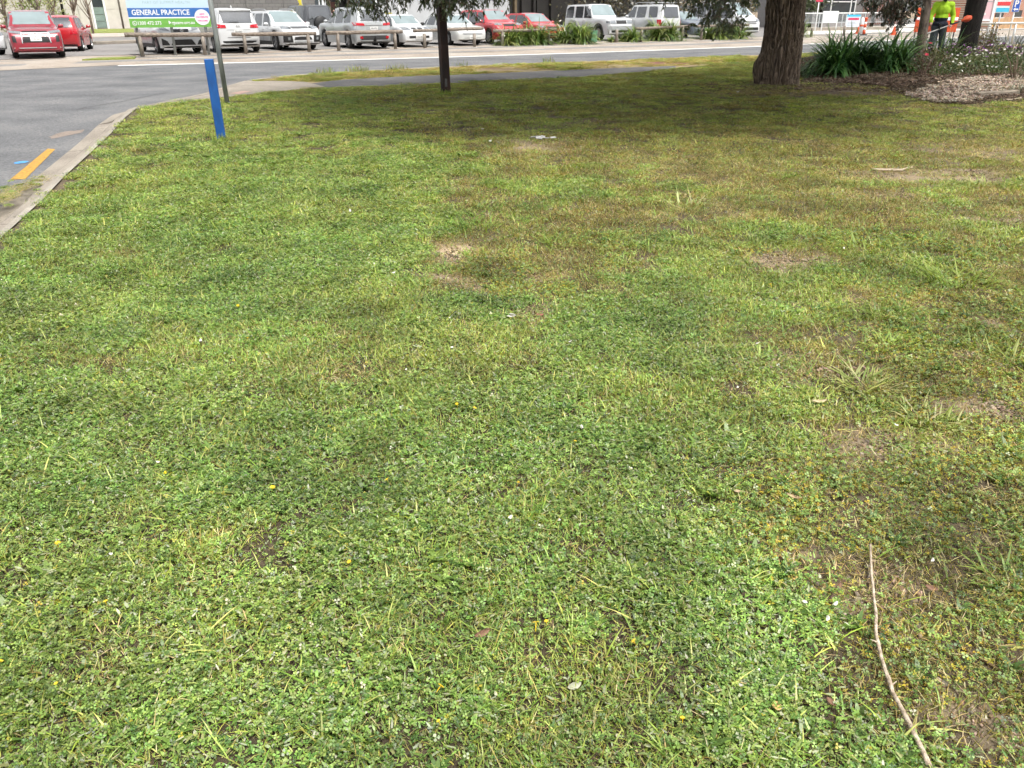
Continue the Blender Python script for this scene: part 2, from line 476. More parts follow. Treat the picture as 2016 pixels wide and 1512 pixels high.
def build_lawn():
    bm = bmesh.new()
    vs = [bm.verts.new((p.x, p.y, 0)) for p in lawn_poly]
    f = bm.faces.new(vs)
    # cut into a grid, finer near the viewer
    cuts = [('x', v) for v in np.concatenate([np.arange(-9, 14, .5), np.arange(14, 80, 4)])] + [('y', v) for v in np.concatenate([np.arange(-11, 0, 2), np.arange(0, 34, .5)])]
    for ax, v in cuts:
        no = (1, 0, 0) if ax == 'x' else (0, 1, 0); co = (v, 0, 0) if ax == 'x' else (0, v, 0)
        bmesh.ops.bisect_plane(bm, geom=bm.verts[:] + bm.edges[:] + bm.faces[:], plane_co=co, plane_no=no)
    bm.verts.ensure_lookup_table()
    bed = [e for e in bm.edges if e.is_boundary]
    xs = np.array([v.co.x for v in bm.verts]); ys = np.array([v.co.y for v in bm.verts])
    zs = lawn_z(xs, ys)
    b = {v.index for e in bed for v in e.verts}
    bm.verts.index_update()
    b = {v.index for e in bed for v in e.verts}
    for v, z in zip(bm.verts, zs): v.co.z = z if v.index not in b else -.004
    for fc in bm.faces:
        if fc.normal.z < 0: fc.normal_flip()
    r = bmesh.ops.extrude_edge_only(bm, edges=bed)
    for g in r['geom']:
        if isinstance(g, bmesh.types.BMVert): g.co.z = -.12
    me = bpy.data.meshes.new('lawn'); bm.to_mesh(me); bm.free(); me.shade_smooth()
    me.materials.append(M_soil)
    o = link(bpy.data.objects.new('lawn', me)); tag(o, kind='structure')
    return o
build_lawn()

# ---- kerb and gutter, cast in lengths with open joints
def kerb_run(pts, prof_fn, m, seg=2.4):
    root = empty('kerb', (0, 0, 0)); tag(root, kind='structure')
    # resample
    P2 = [Vector((p[0], p[1], 0)) for p in pts]
    cum = [0]
    for a, b in zip(P2, P2[1:]): cum.append(cum[-1] + (b - a).length)
    def at(s):
        s = max(0, min(cum[-1], s)); i = max(k for k in range(len(cum)) if cum[k] <= s + 1e-9); i = min(i, len(P2) - 2)
        return P2[i].lerp(P2[i + 1], (s - cum[i]) / max(1e-6, cum[i + 1] - cum[i]))
    s = 0.0
    while s < cum[-1] - .1:
        e = min(s + seg, cum[-1])
        k = max(2, int((e - s) / .3) + 1)
        rows = []
        for i in range(k + 1):
            q = s + .008 + (e - s - .016) * i / k
            p = at(q); t = (at(q + .25) - at(q - .25)); t.normalize(); nn = Vector((-t.y, t.x, 0))   # left of travel = road side
            rows.append([p + nn * o_ + Vector((0, 0, z_)) for o_, z_ in prof_fn(q / cum[-1])])
        n = len(rows[0]); vs = [v for r_ in rows for v in r_]; fs = []
        for i in range(k):
            for j in range(n):
                fs.append((i * n + j, i * n + (j + 1) % n, (i + 1) * n + (j + 1) % n, (i + 1) * n + j))
        fs.append(tuple(range(n))); fs.append(tuple(range(k * n + n - 1, k * n - 1, -1)))
        mesh_obj('kerb_segment', vs, fs, m, root)
        s = e
    return root
def prof_a(q):
    return [(-.01, -.15), (-.01, .004), (.09, .006), (.115, -.004), (.15, -.085), (.42, -.108), (.43, -.116), (.43, -.17), (.1, -.17)]
kerb_run(kerb_w[:8], prof_a, M_conc)
def prof_b(q):
    return [(-.04, -.15), (-.04, -.008), (.10, -.006), (.13, -.03), (.16, -.1), (.26, -.112), (.26, -.17)]
kerb_run(kerb_w[13:20], prof_b, M_kerbtop, 3.0)
def prof_c(q):
    return [(-.02, -.15), (-.02, -.013), (.12, -.012), (.2, -.06), (.42, -.108), (.43, -.116), (.43, -.17)]
kerb_run(kerb_w[7:14], prof_c, M_conc, 2.0)
# pale worn lip of the kerb beside the grass
strip('kerb_lip', [p + Vector((0, 0, 0)) for p in kerb_w[:9]], .06, .010, M_kerbtop)

# ================================================================== grass, clover and weeds (instanced clumps)
PROTO = {}
def add_proto(kind, verts, faces, tint, m, k):
    """prototype clumps live outside the scene, geometry nodes draw them"""
    if kind not in PROTO: PROTO[kind] = bpy.data.collections.new(kind + '_clumps')
    nm = '%s_clump_%02d' % (kind, k)
    me = bpy.data.meshes.new(nm)
    me.from_pydata(verts, [], faces); me.materials.append(m)
    at = me.color_attributes.new('tint', 'FLOAT_COLOR', 'POINT')
    t = np.ones((len(verts), 4), np.float32); t[:, :3] = tint
    at.data.foreach_set('color', t.ravel())
    me.update()
    PROTO[kind].objects.link(bpy.data.objects.new(nm, me))

def blade(vs, fs, ti, base, az, ln, w, lean, curl, col, seg=2, fold=0.0):
    """a curved, tapering blade"""
    d = Vector((math.cos(az), math.sin(az), 0)); sd = Vector((-d.y, d.x, 0))
    b0 = len(vs); p = Vector(base); el = math.pi / 2 - lean
    for i in range(seg + 1):
        t = i / seg
        ww = w * (1 - t * t) * (.75 + .5 * min(1, t * 4)) if i < seg else 0
        if i < seg:
            vs.append(tuple(p - sd * ww * .5)); vs.append(tuple(p + sd * ww * .5)); ti += [col, col]
        else:
            vs.append(tuple(p)); ti.append(col)
        p = p + (d * math.cos(el) + Vector((0, 0, 1)) * math.sin(el)) * (ln / seg)
        el -= curl / seg
    for i in range(seg - 1):
        fs.append((b0 + 2 * i, b0 + 2 * i + 1, b0 + 2 * i + 3, b0 + 2 * i + 2))
    fs.append((b0 + 2 * seg - 2, b0 + 2 * seg - 1, b0 + 2 * seg))

def vary(c, r_, amt=.32, hue=.15):
    k = 1 + r_.uniform(-amt, amt)
    return (c[0] * k * (1 + r_.uniform(-hue, hue)), c[1] * k, c[2] * k * (1 + r_.uniform(-hue, hue)))

M_grass = leaf_mat('grass_blade', .30, .5, .03, 1.7, .42)
M_clover = leaf_mat('clover_leaf', .25, .45, .03, 1.9, .42)
M_straw = leaf_mat('dry_stalk', .15, .6, .03, 1.3, .25)

GREENS = [(0.1992, 0.2849, 0.036), (0.249, 0.3351, 0.0491), (0.3184, 0.3839, 0.0718), (0.1481, 0.2268, 0.0327), (0.4169, 0.4478, 0.1307)]
YELLOWS = [(.29, .26, .06), (.35, .29, .09), (.25, .22, .05)]
STRAWS = [(.46, .37, .18), (.56, .47, .26), (.36, .28, .12), (.42, .35, .14)]
CLOVERS = [(0.1577, 0.2575, 0.0473), (0.2028, 0.3101, 0.0631), (0.2647, 0.3687, 0.0907), (0.1103, 0.193, 0.0394), (0.2416, 0.3056, 0.0952), (0.0743, 0.131, 0.0316)]
PALES = [(0.2932, 0.3226, 0.1848), (0.3421, 0.3617, 0.2426)]
THINS = [(0.2111, 0.1853, 0.0319), (0.2661, 0.2025, 0.0459), (0.1606, 0.1637, 0.0259), (0.3304, 0.2456, 0.0848), (0.1284, 0.1465, 0.0219)]

def clover_leaf(vs, fs, ti, p, size, r_, col, n=3):
    """a trefoil: three folded leaflets"""
    tilt = Vector((r_.gauss(0, .45), r_.gauss(0, .45), 1)).normalized()
    a0 = r_.uniform(0, 6.283)
    e1 = tilt.cross(Vector((0, 0, 1)) if abs(tilt.z) < .95 else Vector((1, 0, 0))).normalized(); e2 = tilt.cross(e1)
    p = Vector(p)
    for j in range(n):
        a = a0 + j * 6.283 / n + r_.uniform(-.15, .15)
        d = e1 * math.cos(a) + e2 * math.sin(a); s_ = tilt.cross(d)
        up = tilt * size * r_.uniform(-.05, .30); w = size * r_.uniform(.40, .50)
        b0 = len(vs)
        vs += [tuple(p + d * size * .05), tuple(p + d * size * .62 - s_ * w + up), tuple(p + d * size * 1.0 + up * .6), tuple(p + d * size * .62 + s_ * w + up)]
        cc = vary(col, r_, .10, .06); ti += [tuple(x * .9 for x in cc)] + [cc] * 3
        fs.append((b0, b0 + 1, b0 + 2)); fs.append((b0, b0 + 2, b0 + 3))

TILE_R = .125
def tile(kind, k, n_clover=0, n_grass=0, n_thin=0, n_straw=0, n_bits=0, n_yellow=0, n_long=0, n_ros=0, mtl=None, h=1.0):
    """one ragged-edged piece of turf"""
    r_ = random.Random(hash_name(kind) + k * 17); vs, fs, ti = [], [], []
    cl_c = [(r_.uniform(-.1, .1), r_.uniform(-.1, .1)) for _ in range(5)]
    def pos(clump=0.0):
        if r_.random() < clump:
            c_ = r_.choice(cl_c); return (c_[0] + r_.gauss(0, .03), c_[1] + r_.gauss(0, .03))
        a = r_.uniform(0, 6.283); q = TILE_R * math.sqrt(r_.random()) * r_.uniform(.8, 1.08)
        return (q * math.cos(a), q * math.sin(a))
    for i in range(n_grass):
        x_ = r_.random(); p = pos(.25)
        c_ = r_.choice(GREENS) if x_ < .82 else (r_.choice(YELLOWS) if x_ < .94 else r_.choice(STRAWS))
        blade(vs, fs, ti, (*p, -.004), r_.uniform(0, 6.283), r_.uniform(.018, .050) * h, r_.uniform(.0022, .0040), r_.uniform(.15, 1.15), r_.uniform(.1, 1.2), vary(c_, r_), 2)
    for i in range(n_long):
        p = pos(.6)
        blade(vs, fs, ti, (*p, -.004), r_.uniform(0, 6.283), r_.uniform(.05, .11) * h, r_.uniform(.0028, .0048), r_.uniform(.5, 1.3), r_.uniform(.4, 1.3), vary(r_.choice(GREENS[1:] + YELLOWS[:1]), r_), 3)
    for i in range(n_thin):
        p = pos(.4)
        blade(vs, fs, ti, (*p, -.004), r_.uniform(0, 6.283), r_.uniform(.018, .050) * h, r_.uniform(.0016, .0028), r_.uniform(.1, 1.0), r_.uniform(.1, .9), vary(r_.choice(THINS), r_), 2)
    for i in range(n_straw):
        p = pos(.35)
        blade(vs, fs, ti, (*p, r_.uniform(.001, .018)), r_.uniform(0, 6.283), r_.uniform(.018, .060), r_.uniform(.0013, .0027), r_.uniform(1.0, 1.62), r_.uniform(-.6, 1.0), vary(r_.choice(STRAWS if r_.random() < .8 else YELLOWS), r_, .3), 2)
    for i in range(n_clover):
        p = pos(.45); hh = r_.uniform(.008, .036); x_ = r_.random()
        c_ = r_.choice(CLOVERS) if x_ < .955 else (r_.choice(PALES) if x_ < .985 else (.36, .32, .05))
        clover_leaf(vs, fs, ti, (*p, hh), r_.uniform(.0048, .0098), r_, vary(c_, r_, .42, .12))
    for i in range(n_bits):
        p = pos(.3)
        blade(vs, fs, ti, (*p, r_.uniform(.008, .030)), r_.uniform(0, 6.283), r_.uniform(.010, .026), r_.uniform(.004, .008), r_.uniform(1.0, 1.8), r_.uniform(-.6, .9), vary(r_.choice(CLOVERS + PALES + [(.24, .26, .10), (.19, .21, .075)]), r_, .25, .08), 2)
    for i in range(n_yellow):
        p = pos(.5)
        clover_leaf(vs, fs, ti, (*p, r_.uniform(.006, .026)), r_.uniform(.005, .009), r_, vary(r_.choice([(.36, .31, .035), (.30, .29, .05), (.22, .25, .045), (.14, .20, .035), (.44, .34, .03)]), r_))
    for i in range(n_ros):
        p = pos(); c0 = r_.choice([(.09, .16, .028), (.12, .19, .036), (.07, .125, .026)])
        for j in range(r_.randint(6, 10)):
            blade(vs, fs, ti, (*p, .004), j * 2.4 + r_.uniform(-.3, .3), r_.uniform(.03, .065), r_.uniform(.010, .018), r_.uniform(.7, 1.3), r_.uniform(.2, .9), vary(c0, r_, .2, .08), 4)
    add_proto(kind, vs, fs, ti, mtl or M_grass, k)
def hash_name(s): return sum(ord(c) * (i + 3) for i, c in enumerate(s)) * 31

NV_ = 7
for k in range(NV_):
    tile('clover_turf', k, n_clover=230, n_grass=210, n_bits=110, n_straw=10, n_ros=1 if k % 2 else 2, n_long=14, mtl=M_clover)
    tile('mixed_turf', k, n_clover=140, n_grass=300, n_bits=80, n_straw=18, n_ros=1 if k % 3 == 0 else 0, n_long=14)
    tile('grass_turf', k, n_clover=60, n_grass=380, n_bits=30, n_straw=34, n_long=16)
    tile('far_turf', k, n_clover=12, n_grass=300, n_straw=22, h=.75)
    tile('thin_turf', k, n_clover=22, n_thin=260, n_straw=46, n_long=6, n_bits=6)
    tile('dry_turf', k, n_clover=10, n_thin=190, n_straw=110, n_bits=10)
    tile('bare_turf', k, n_thin=45, n_straw=50, n_clover=5)
    tile('clip_turf', k, n_straw=90, n_bits=30, n_thin=10)
    tile('verge_turf', k, n_thin=60, n_straw=190, n_yellow=20, h=1.2)
    tile('weedy_turf', k, n_yellow=80, n_clover=115, n_thin=190, n_straw=40, n_ros=1 if k % 3 == 0 else 0)

def scatter(name, kind, x, y, z, s, label, tilt=.12, seed=1, parent=None, idx=None):
    n = len(x); rs = np.random.RandomState(seed)
    me = bpy.data.meshes.new(name)
    me.vertices.add(n)
    co = np.stack([x, y, z], 1).astype(np.float32)
    me.vertices.foreach_set('co', co.ravel())
    rot = np.stack([rs.normal(0, tilt, n), rs.normal(0, tilt, n), rs.uniform(0, 6.283, n)], 1).astype(np.float32)
    a = me.attributes.new('rot', 'FLOAT_VECTOR', 'POINT'); a.data.foreach_set('vector', rot.ravel())
    s = np.asarray(s, np.float32); a = me.attributes.new('scl', 'FLOAT_VECTOR', 'POINT'); a.data.foreach_set('vector', np.stack([s, s, np.minimum(s, .55 + .45 * np.minimum(s, 1.4))], 1).astype(np.float32).ravel())
    npro = len(PROTO[kind].objects)
    a = me.attributes.new('pick', 'INT', 'POINT'); a.data.foreach_set('value', (rs.randint(0, npro, n) if idx is None else idx).astype(np.int32))
    o = bpy.data.objects.new(name, me); link(o, parent)
    tag(o, label, None, None, 'stuff')
    ng = bpy.data.node_groups.new(name + '_scatter', 'GeometryNodeTree')
    ng.interface.new_socket('Geometry', in_out='INPUT', socket_type='NodeSocketGeometry')
    ng.interface.new_socket('Geometry', in_out='OUTPUT', socket_type='NodeSocketGeometry')
    N, L = ng.nodes, ng.links
    gi, go = N.new('NodeGroupInput'), N.new('NodeGroupOutput')
    ip = N.new('GeometryNodeInstanceOnPoints'); ci = N.new('GeometryNodeCollectionInfo')
    ci.inputs['Collection'].default_value = PROTO[kind]
    ci.inputs['Separate Children'].default_value = True; ci.inputs['Reset Children'].default_value = True
    def attr(nm, ty):
        q = N.new('GeometryNodeInputNamedAttribute'); q.data_type = ty; q.inputs['Name'].default_value = nm
        return next(k for k in q.outputs if k.enabled and k.name == 'Attribute')
    er = N.new('FunctionNodeEulerToRotation')
    L.new(attr('rot', 'FLOAT_VECTOR'), er.inputs[0]); L.new(er.outputs[0], ip.inputs['Rotation'])
    L.new(attr('scl', 'FLOAT_VECTOR'), ip.inputs['Scale'])
    ip.inputs['Pick Instance'].default_value = True
    L.new(attr('pick', 'INT'), ip.inputs['Instance Index'])
    L.new(gi.outputs[0], ip.inputs['Points']); L.new(ci.outputs[0], ip.inputs['Instance']); L.new(ip.outputs[0], go.inputs[0])
    md = o.modifiers.new('scatter', 'NODES'); md.node_group = ng
    return o

# where the lawn is lush, worn or bare (metres on the ground)
SPARSE = [P(*p) for p in [(600, 178), (800, 215), (905, 300), (880, 400), (872, 560), (960, 610), (1100, 605), (1300, 570), (1400, 660), (1440, 800), (1480, 950), (1470, 1060), (1560, 1190), (1700, 1290), (1745, 1400), (1800, 1510)]] + \
         [Vector((1.1, .6, 0)), Vector((7, .6, 0)), Vector((25, 12, 0)), Vector((25, 33, 0))] + [P(1485, 121), P(1330, 134), P(1140, 152), P(870, 166)]
BARE = [(900, 498, .19, .24, 1.1), (890, 548, .24, .10, .9), (960, 565, .22, .09, .75), (1060, 640, .16, .07, .6), (1035, 540, .18, .08, .9), (1060, 610, .30, .10, .5), (840, 378, .30, .14, .7), (960, 432, .22, .12, .7), (1055, 292, .45, .6, .85), (1160, 240, .9, 1.0, .6), (1000, 195, 1.1, 1.2, .35),
        (1530, 515, .35, .25, .8), (1500, 722, .30, .12, .9), (1620, 745, .30, .10, .6), (1950, 815, .16, .14, .9), (1780, 880, .35, .12, .7), (1640, 920, .3, .1, .45), (1520, 1100, .06, .05, .9), (1715, 1150, .08, .06, .7), (1838, 1375, .06, .045, .9), (1745, 1215, .06, .05, .8),
        (1940, 300, 1.2, .7, .8), (1850, 345, 1.2, .6, .8), (1740, 385, .9, .3, .6), (1990, 435, .5, .25, .7), (1960, 640, .4, .15, .6), (1700, 600, .4, .15, .45), (1660, 1180, .12, .06, .6), (1960, 1440, .1, .06, .7), (1900, 720, .3, .1, .5),
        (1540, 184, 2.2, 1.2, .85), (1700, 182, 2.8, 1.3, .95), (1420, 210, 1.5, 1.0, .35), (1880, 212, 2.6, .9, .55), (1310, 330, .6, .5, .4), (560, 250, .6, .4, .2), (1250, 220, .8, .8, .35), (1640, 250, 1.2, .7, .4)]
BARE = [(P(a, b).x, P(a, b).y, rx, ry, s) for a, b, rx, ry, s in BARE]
def bare_at(x, y):
    wx = x + .25 * (fbm(x * 2.2, y * 2.2, 31) - .5); wy = y + .25 * (fbm(x * 2.2, y * 2.2, 35) - .5)
    b = np.zeros_like(x)
    for cx, cy, rx, ry, s in BARE:
        b = np.maximum(b, s * np.exp(-1.1 * (((wx - cx) / rx) ** 2 + ((wy - cy) / ry) ** 2)))
    return b
def sparse_at(x, y):
    acc = np.zeros_like(x)
    for dx, dy, sd in ((0, 0, 41), (.25, .1, 42), (-.2, .2, 43), (.1, -.3, 44)):
        k = .55 * (y / 5 + .35).clip(.4, 1.5)
        acc = acc + inside(SPARSE, x + dx * k + .5 * k * (fbm(x * 1.4, y * 1.4, sd) - .5), y + dy * k + .5 * k * (fbm(x * 1.4, y * 1.4, sd + 7) - .5))
    return acc / 4

def soil_sheet():
    """the lawn's topsoil close by: dark humus under the turf, sandy where it is worn bare"""
    m, nt, N, L = _nt('worn_topsoil')
    out = N.new('ShaderNodeOutputMaterial'); b = N.new('ShaderNodeBsdfPrincipled'); L.new(b.outputs[0], out.inputs[0]); b.inputs['Roughness'].default_value = 1.0; b.inputs['Specular IOR Level'].default_value = .2
    at = N.new('ShaderNodeAttribute'); at.attribute_name = 'tint'; g = N.new('ShaderNodeNewGeometry')
    nz = N.new('ShaderNodeTexNoise'); nz.inputs['Scale'].default_value = 38; nz.inputs['Detail'].default_value = 7; nz.inputs['Roughness'].default_value = .7; L.new(g.outputs['Position'], nz.inputs['Vector'])
    mr = N.new('ShaderNodeMapRange'); mr.inputs['From Min'].default_value = .3; mr.inputs['From Max'].default_value = .7; mr.inputs['To Min'].default_value = .55; mr.inputs['To Max'].default_value = 1.4; L.new(nz.outputs[0], mr.inputs[0])
    mx = N.new('ShaderNodeMix'); mx.data_type = 'RGBA'; mx.blend_type = 'MULTIPLY'; mx.inputs['Factor'].default_value = 1; L.new(at.outputs['Color'], mx.inputs['A']); L.new(mr.outputs[0], mx.inputs['B']); L.new(mx.outputs['Result'], b.inputs['Base Color'])
    bp = N.new('ShaderNodeBump'); bp.inputs['Strength'].default_value = .7; bp.inputs['Distance'].default_value = .015; L.new(nz.outputs[0], bp.inputs['Height']); L.new(bp.outputs[0], b.inputs['Normal'])
    st = .085; xs = np.arange(-6, 13, st); ys = np.arange(.4, 17.5, st)
    Y, X = np.meshgrid(ys, xs, indexing='ij'); sh = X.shape
    ok = (inside(lawn_poly, X - .12, Y) & inside(lawn_poly, X, Y + .12) & (np.abs(X) < .72 * Y + 1.0))
    x, y = X.ravel(), Y.ravel()
    ba = bare_at(x, y); sp = sparse_at(x, y)
    main = np.exp(-1.2 * (((x - BARE[0][0]) / .22) ** 2 + ((y - BARE[0][1]) / .30) ** 2))[:, None]
    k = np.clip(ba * 1.25 + .22 * sp * (fbm(x * 2.5, y * 2.5, 17)) + .35 * (fbm(x * 6, y * 6, 18) - .5), 0, 1)[:, None]
    hum = np.array([.060, .047, .030]); sand = np.array([.25, .195, .13]); shaded_loam = np.array([.115, .085, .058])
    fr = np.clip((y - 8) / 3, 0, 1)[:, None] * np.clip((x + 0) / 2, 0, 1)[:, None]  # bare brown soil far right is coloured darker, tree shade put into the tint
    col = hum * (1 - k) + (sand * (1 - fr) + shaded_loam * fr) * k * (1 + .75 * main)
    z = lawn_z(x, y) + .006
    nx = sh[1]; I, J = np.nonzero(ok[:-1, :-1] & ok[1:, :-1] & ok[:-1, 1:] & ok[1:, 1:])
    a_ = I * nx + J; fs = np.stack([a_, a_ + 1, a_ + nx + 1, a_ + nx], 1)
    used = np.unique(fs); remap = -np.ones(len(x), int); remap[used] = np.arange(len(used))
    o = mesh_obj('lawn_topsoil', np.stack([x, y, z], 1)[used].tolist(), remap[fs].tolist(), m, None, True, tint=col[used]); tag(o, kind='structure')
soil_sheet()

bed_edge = [P(*p) for p in [(1585, 163), (1700, 168), (1760, 176), (1795, 196), (1840, 206), (1900, 207), (1960, 203), (2100, 196)]]   # front edge of the garden
GARDEN = bed_edge + [Vector((40, 20, 0)), Vector((40, 36, 0)), P(1640, 112), P(1575, 122), P(1572, 150)]

def lawn_points(seed=5):
    """jittered rows of turf pieces in front of the camera, wider apart with distance"""
    r_ = np.random.RandomState(seed); X, Y, S = [], [], []
    y = .50
    while y < 34:
        k = 1 + float(np.clip((y - 4.5) / 9, 0, 1.0))
        st = .122 * k; hw = .70 * y + .9
        x = np.arange(-hw, hw, st) + r_.uniform(0, st)
        X.append(x + r_.uniform(-.5, .5, len(x)) * st); Y.append(y + r_.uniform(-.5, .5, len(x)) * st); S.append(np.full(len(x), k))
        y += st
    x, y, s = map(np.concatenate, (X, Y, S))
    e = .085 * s
    m_ = inside(lawn_poly, x - e, y) & inside(lawn_poly, x, y + e) & inside(lawn_poly, x - .7 * e, y + .7 * e)
    return x[m_], y[m_], s[m_]

n1 = lambda x, y, f, sd: fbm(x * f, y * f, sd, 4)
cl = lambda v, a, b: np.clip((v - a) / (b - a), 0, 1)
lx, ly, ls = lawn_points()
lr = np.random.RandomState(77)
sp, ba = sparse_at(lx, ly), bare_at(lx, ly)
gin = inside(GARDEN, lx, ly)
u1, u2, u3 = lr.uniform(0, 1, len(lx)), lr.uniform(0, 1, len(lx)), lr.uniform(0, 1, len(lx))
KINDS = ['clover_turf', 'mixed_turf', 'grass_turf', 'far_turf', 'thin_turf', 'dry_turf', 'bare_turf', 'weedy_turf']
nC = n1(lx, ly, 1.3, 51); nD = n1(lx, ly, 1.1, 91); nW = n1(lx, ly, 1.5, 95); nG = n1(lx, ly, .9, 71)
fark = cl(ly, 7, 12)
# lush side
pick = np.where(nC + .34 * (u2 - .5) > .52, 0, np.where(nC + .34 * (u2 - .5) > .40, 1, 2))
pick = np.where((nD + .16 * (u3 - .5) > .76), np.where(u1 < .7, 2, 5), pick)
pick = np.where(u1 < fark * .85, 3, pick)
# worn side
w = np.where(nD + .34 * (u2 - .5) > .60, 5, 4)
w = np.where((nW + .22 * (u3 - .5) > np.where(ly < 3.2, .43, .53)) & (ly < 6), 7, w)
w = np.where((nG + .16 * (u1 - .5) > .645) & (ly < 9), np.where(u2 < .35, 1, 2), w)
w = np.where((u3 < cl(ly, 8.5, 13) * .8), 3, w)
pick = np.where(u1 * .9 + .05 < sp, w, pick)
# bare earth
keep = u2 > np.clip((ba - .45) * 1.5, 0, .90)
pick = np.where(ba + .30 * (u3 - .5) > .50, np.where(u1 < .5, 5, 6), pick)
keep &= ~(gin & (u1 > .05)) & ~(sp * (u3 < .05) > .5)
s_all = ls * lr.uniform(.85, 1.2, len(lx))
LAB = {'clover_turf': ('lawn_clover', 'dense clover and small leaves spreading through the near lawn'), 'mixed_turf': ('lawn_mixed_turf', 'mown grass mixed with clover in the near lawn'),
       'grass_turf': ('lawn_grass', 'short mown green grass patches in the lawn'), 'far_turf': ('lawn_far_grass', 'short even grass on the far shaded part of the lawn'),
       'thin_turf': ('lawn_thin_grass', 'thin olive grass on the worn part of the lawn'), 'dry_turf': ('lawn_dry_grass', 'dead straw-coloured stalks lying in the lawn'),
       'bare_turf': ('lawn_bare_wisps', 'a few thin wisps on the bare earth patches'), 'weedy_turf': ('lawn_yellow_weeds', 'small yellowing weeds on the worn right side of the lawn')}
for i, kd in enumerate(KINDS):
    q = keep & (pick == i)
    scatter(LAB[kd][0], kd, lx[q], ly[q], lawn_z(lx[q], ly[q]), s_all[q], LAB[kd][1], .06, 200 + i)
    print(kd, q.sum())

# crumbs of earth, small stones and bits of root on the bare spots
M_crumb = leaf_mat('earth_crumb', 0, .9, .01, 3, .3)
for k in range(6):
    rr = random.Random(800 + k); mb = MB(); ti = []
    for i in range(46):
        a = rr.uniform(0, 6.28); q = .10 * math.sqrt(rr.random()); sz = rr.choice([.003, .004, .005, .007, .010]) * rr.uniform(.7, 1.3)
        rot = Matrix.Rotation(rr.uniform(0, 6.28), 3, 'Z') @ Matrix.Rotation(rr.uniform(0, 3), 3, 'X')
        n0 = len(mb.v)
        if rr.random() < .86: mb.box((q * math.cos(a), q * math.sin(a), sz * .3), (sz * 1.3, sz, sz * .8), rot, sz * .25)
        else: mb.box((q * math.cos(a), q * math.sin(a), .004), (rr.uniform(.015, .04), .002, .002), Matrix.Rotation(rr.uniform(0, 6.28), 3, 'Z'))
        ti += [vary(rr.choice([(.16, .12, .08), (.22, .17, .12), (.10, .075, .05), (.30, .24, .18), (.13, .09, .06)]), rr)] * (len(mb.v) - n0)
    add_proto('earth_crumbs', mb.v, mb.f, ti, M_crumb, k)
rq = np.random.RandomState(3); cx, cy = [], []
for (bx, by, rx, ry, st_) in BARE:
    if by < 9.5:
        n_ = int(min(120, 300 * rx * ry) + 6); cx.append(bx + rq.normal(0, rx * .75, n_)); cy.append(by + rq.normal(0, ry * .75, n_))
cx, cy = np.concatenate(cx), np.concatenate(cy); m_ = inside(lawn_poly, cx, cy) & (bare_at(cx, cy) > .22); cx, cy = cx[m_], cy[m_]
scatter('earth_crumbs', 'earth_crumbs', cx, cy, lawn_z(cx, cy) + .006, rq.uniform(.7, 1.3, len(cx)), 'crumbs of earth and small stones on the bare patches', .03, 301)
# ================================================================== trees
M_bark = mat('furrowed_bark', (.036, .027, .021), .95, .3, 1.0, bump=.8, bscale=2.0, col2=(.235, .175, .125), stretch=(26, 26, 1.6), detail=8)
M_bark2 = mat('smooth_grey_bark', (.16, .12, .09), .9, .3, 6, bump=.4, bscale=18, col2=(.30, .24, .19), stretch=(3, 3, 1))
M_bark3 = mat('dark_bark', (.010, .008, .007), .95, .3, 6, bump=.5, bscale=24, col2=(.022, .018, .015), stretch=(5, 5, .8))
M_twig = mat('twig_bark', (.13, .085, .06), .9, .25, 20, col2=(.22, .16, .12))
M_gum = leaf_mat('gum_leaf', .22, .40, .07, 1.5, .3)
M_leaf = leaf_mat('shrub_leaf', .25, .45, .05, 1.2, .3)
M_strap = leaf_mat('strap_leaf', .22, .32, .09, 1.4, .25)

def leaves_mesh(name, pts, dirs, ln, wd, cols, m, parent=None, seg=3, seed=0, loc=None):
    """lance-shaped drooping leaves as one foliage mesh (numpy)"""
    n = len(pts); r_ = np.random.RandomState(seed)
    pts = np.asarray(pts); d = np.asarray(dirs, float); d /= np.linalg.norm(d, axis=1, keepdims=True) + 1e-9
    s = np.cross(d, r_.normal(0, 1, (n, 3))); s /= np.linalg.norm(s, axis=1, keepdims=True) + 1e-9
    nn = np.cross(s, d)
    ln = np.broadcast_to(ln, n)[:, None]; wd = np.broadcast_to(wd, n)[:, None]
    bend = r_.uniform(-.15, .15, (n, 1))
    v = np.stack([pts, pts + d * ln * .4 - s * wd * .5 + nn * ln * bend * .4, pts + d * ln * .4 + s * wd * .5 + nn * ln * bend * .4, pts + d * ln + nn * ln * bend], 1)
    b = np.arange(n)[:, None] * 4
    f = np.concatenate([b + np.array([[0, 1, 2]]), b + np.array([[1, 3, 2]])], 1).reshape(-1, 3)
    me = bpy.data.meshes.new(name)
    me.vertices.add(4 * n); me.vertices.foreach_set('co', v.reshape(-1).astype(np.float32))
    me.loops.add(6 * n); me.loops.foreach_set('vertex_index', f.reshape(-1).astype(np.int32))
    me.polygons.add(2 * n); me.polygons.foreach_set('loop_start', np.arange(0, 6 * n, 3, dtype=np.int32))
    me.update(calc_edges=True)
    me.materials.append(m)
    at = me.color_attributes.new('tint', 'FLOAT_COLOR', 'POINT')
    t = np.ones((n, 4, 4), np.float32); t[:, :, :3] = np.asarray(cols)[:, None, :]
    at.data.foreach_set('color', t.ravel())
    o = bpy.data.objects.new(name, me)
    if loc is not None: o.location = loc
    return link(o, parent)

def tint_cols(n, pal, seed, amt=.25):
    r_ = np.random.RandomState(seed); p = np.array(pal)[r_.randint(0, len(pal), n)]
    return p * (1 + r_.uniform(-amt, amt, (n, 1))) * (1 + r_.uniform(-.08, .08, (n, 3)))

GUM = [(.060, .085, .032), (.085, .110, .042), (.045, .064, .024), (.13, .15, .075)]

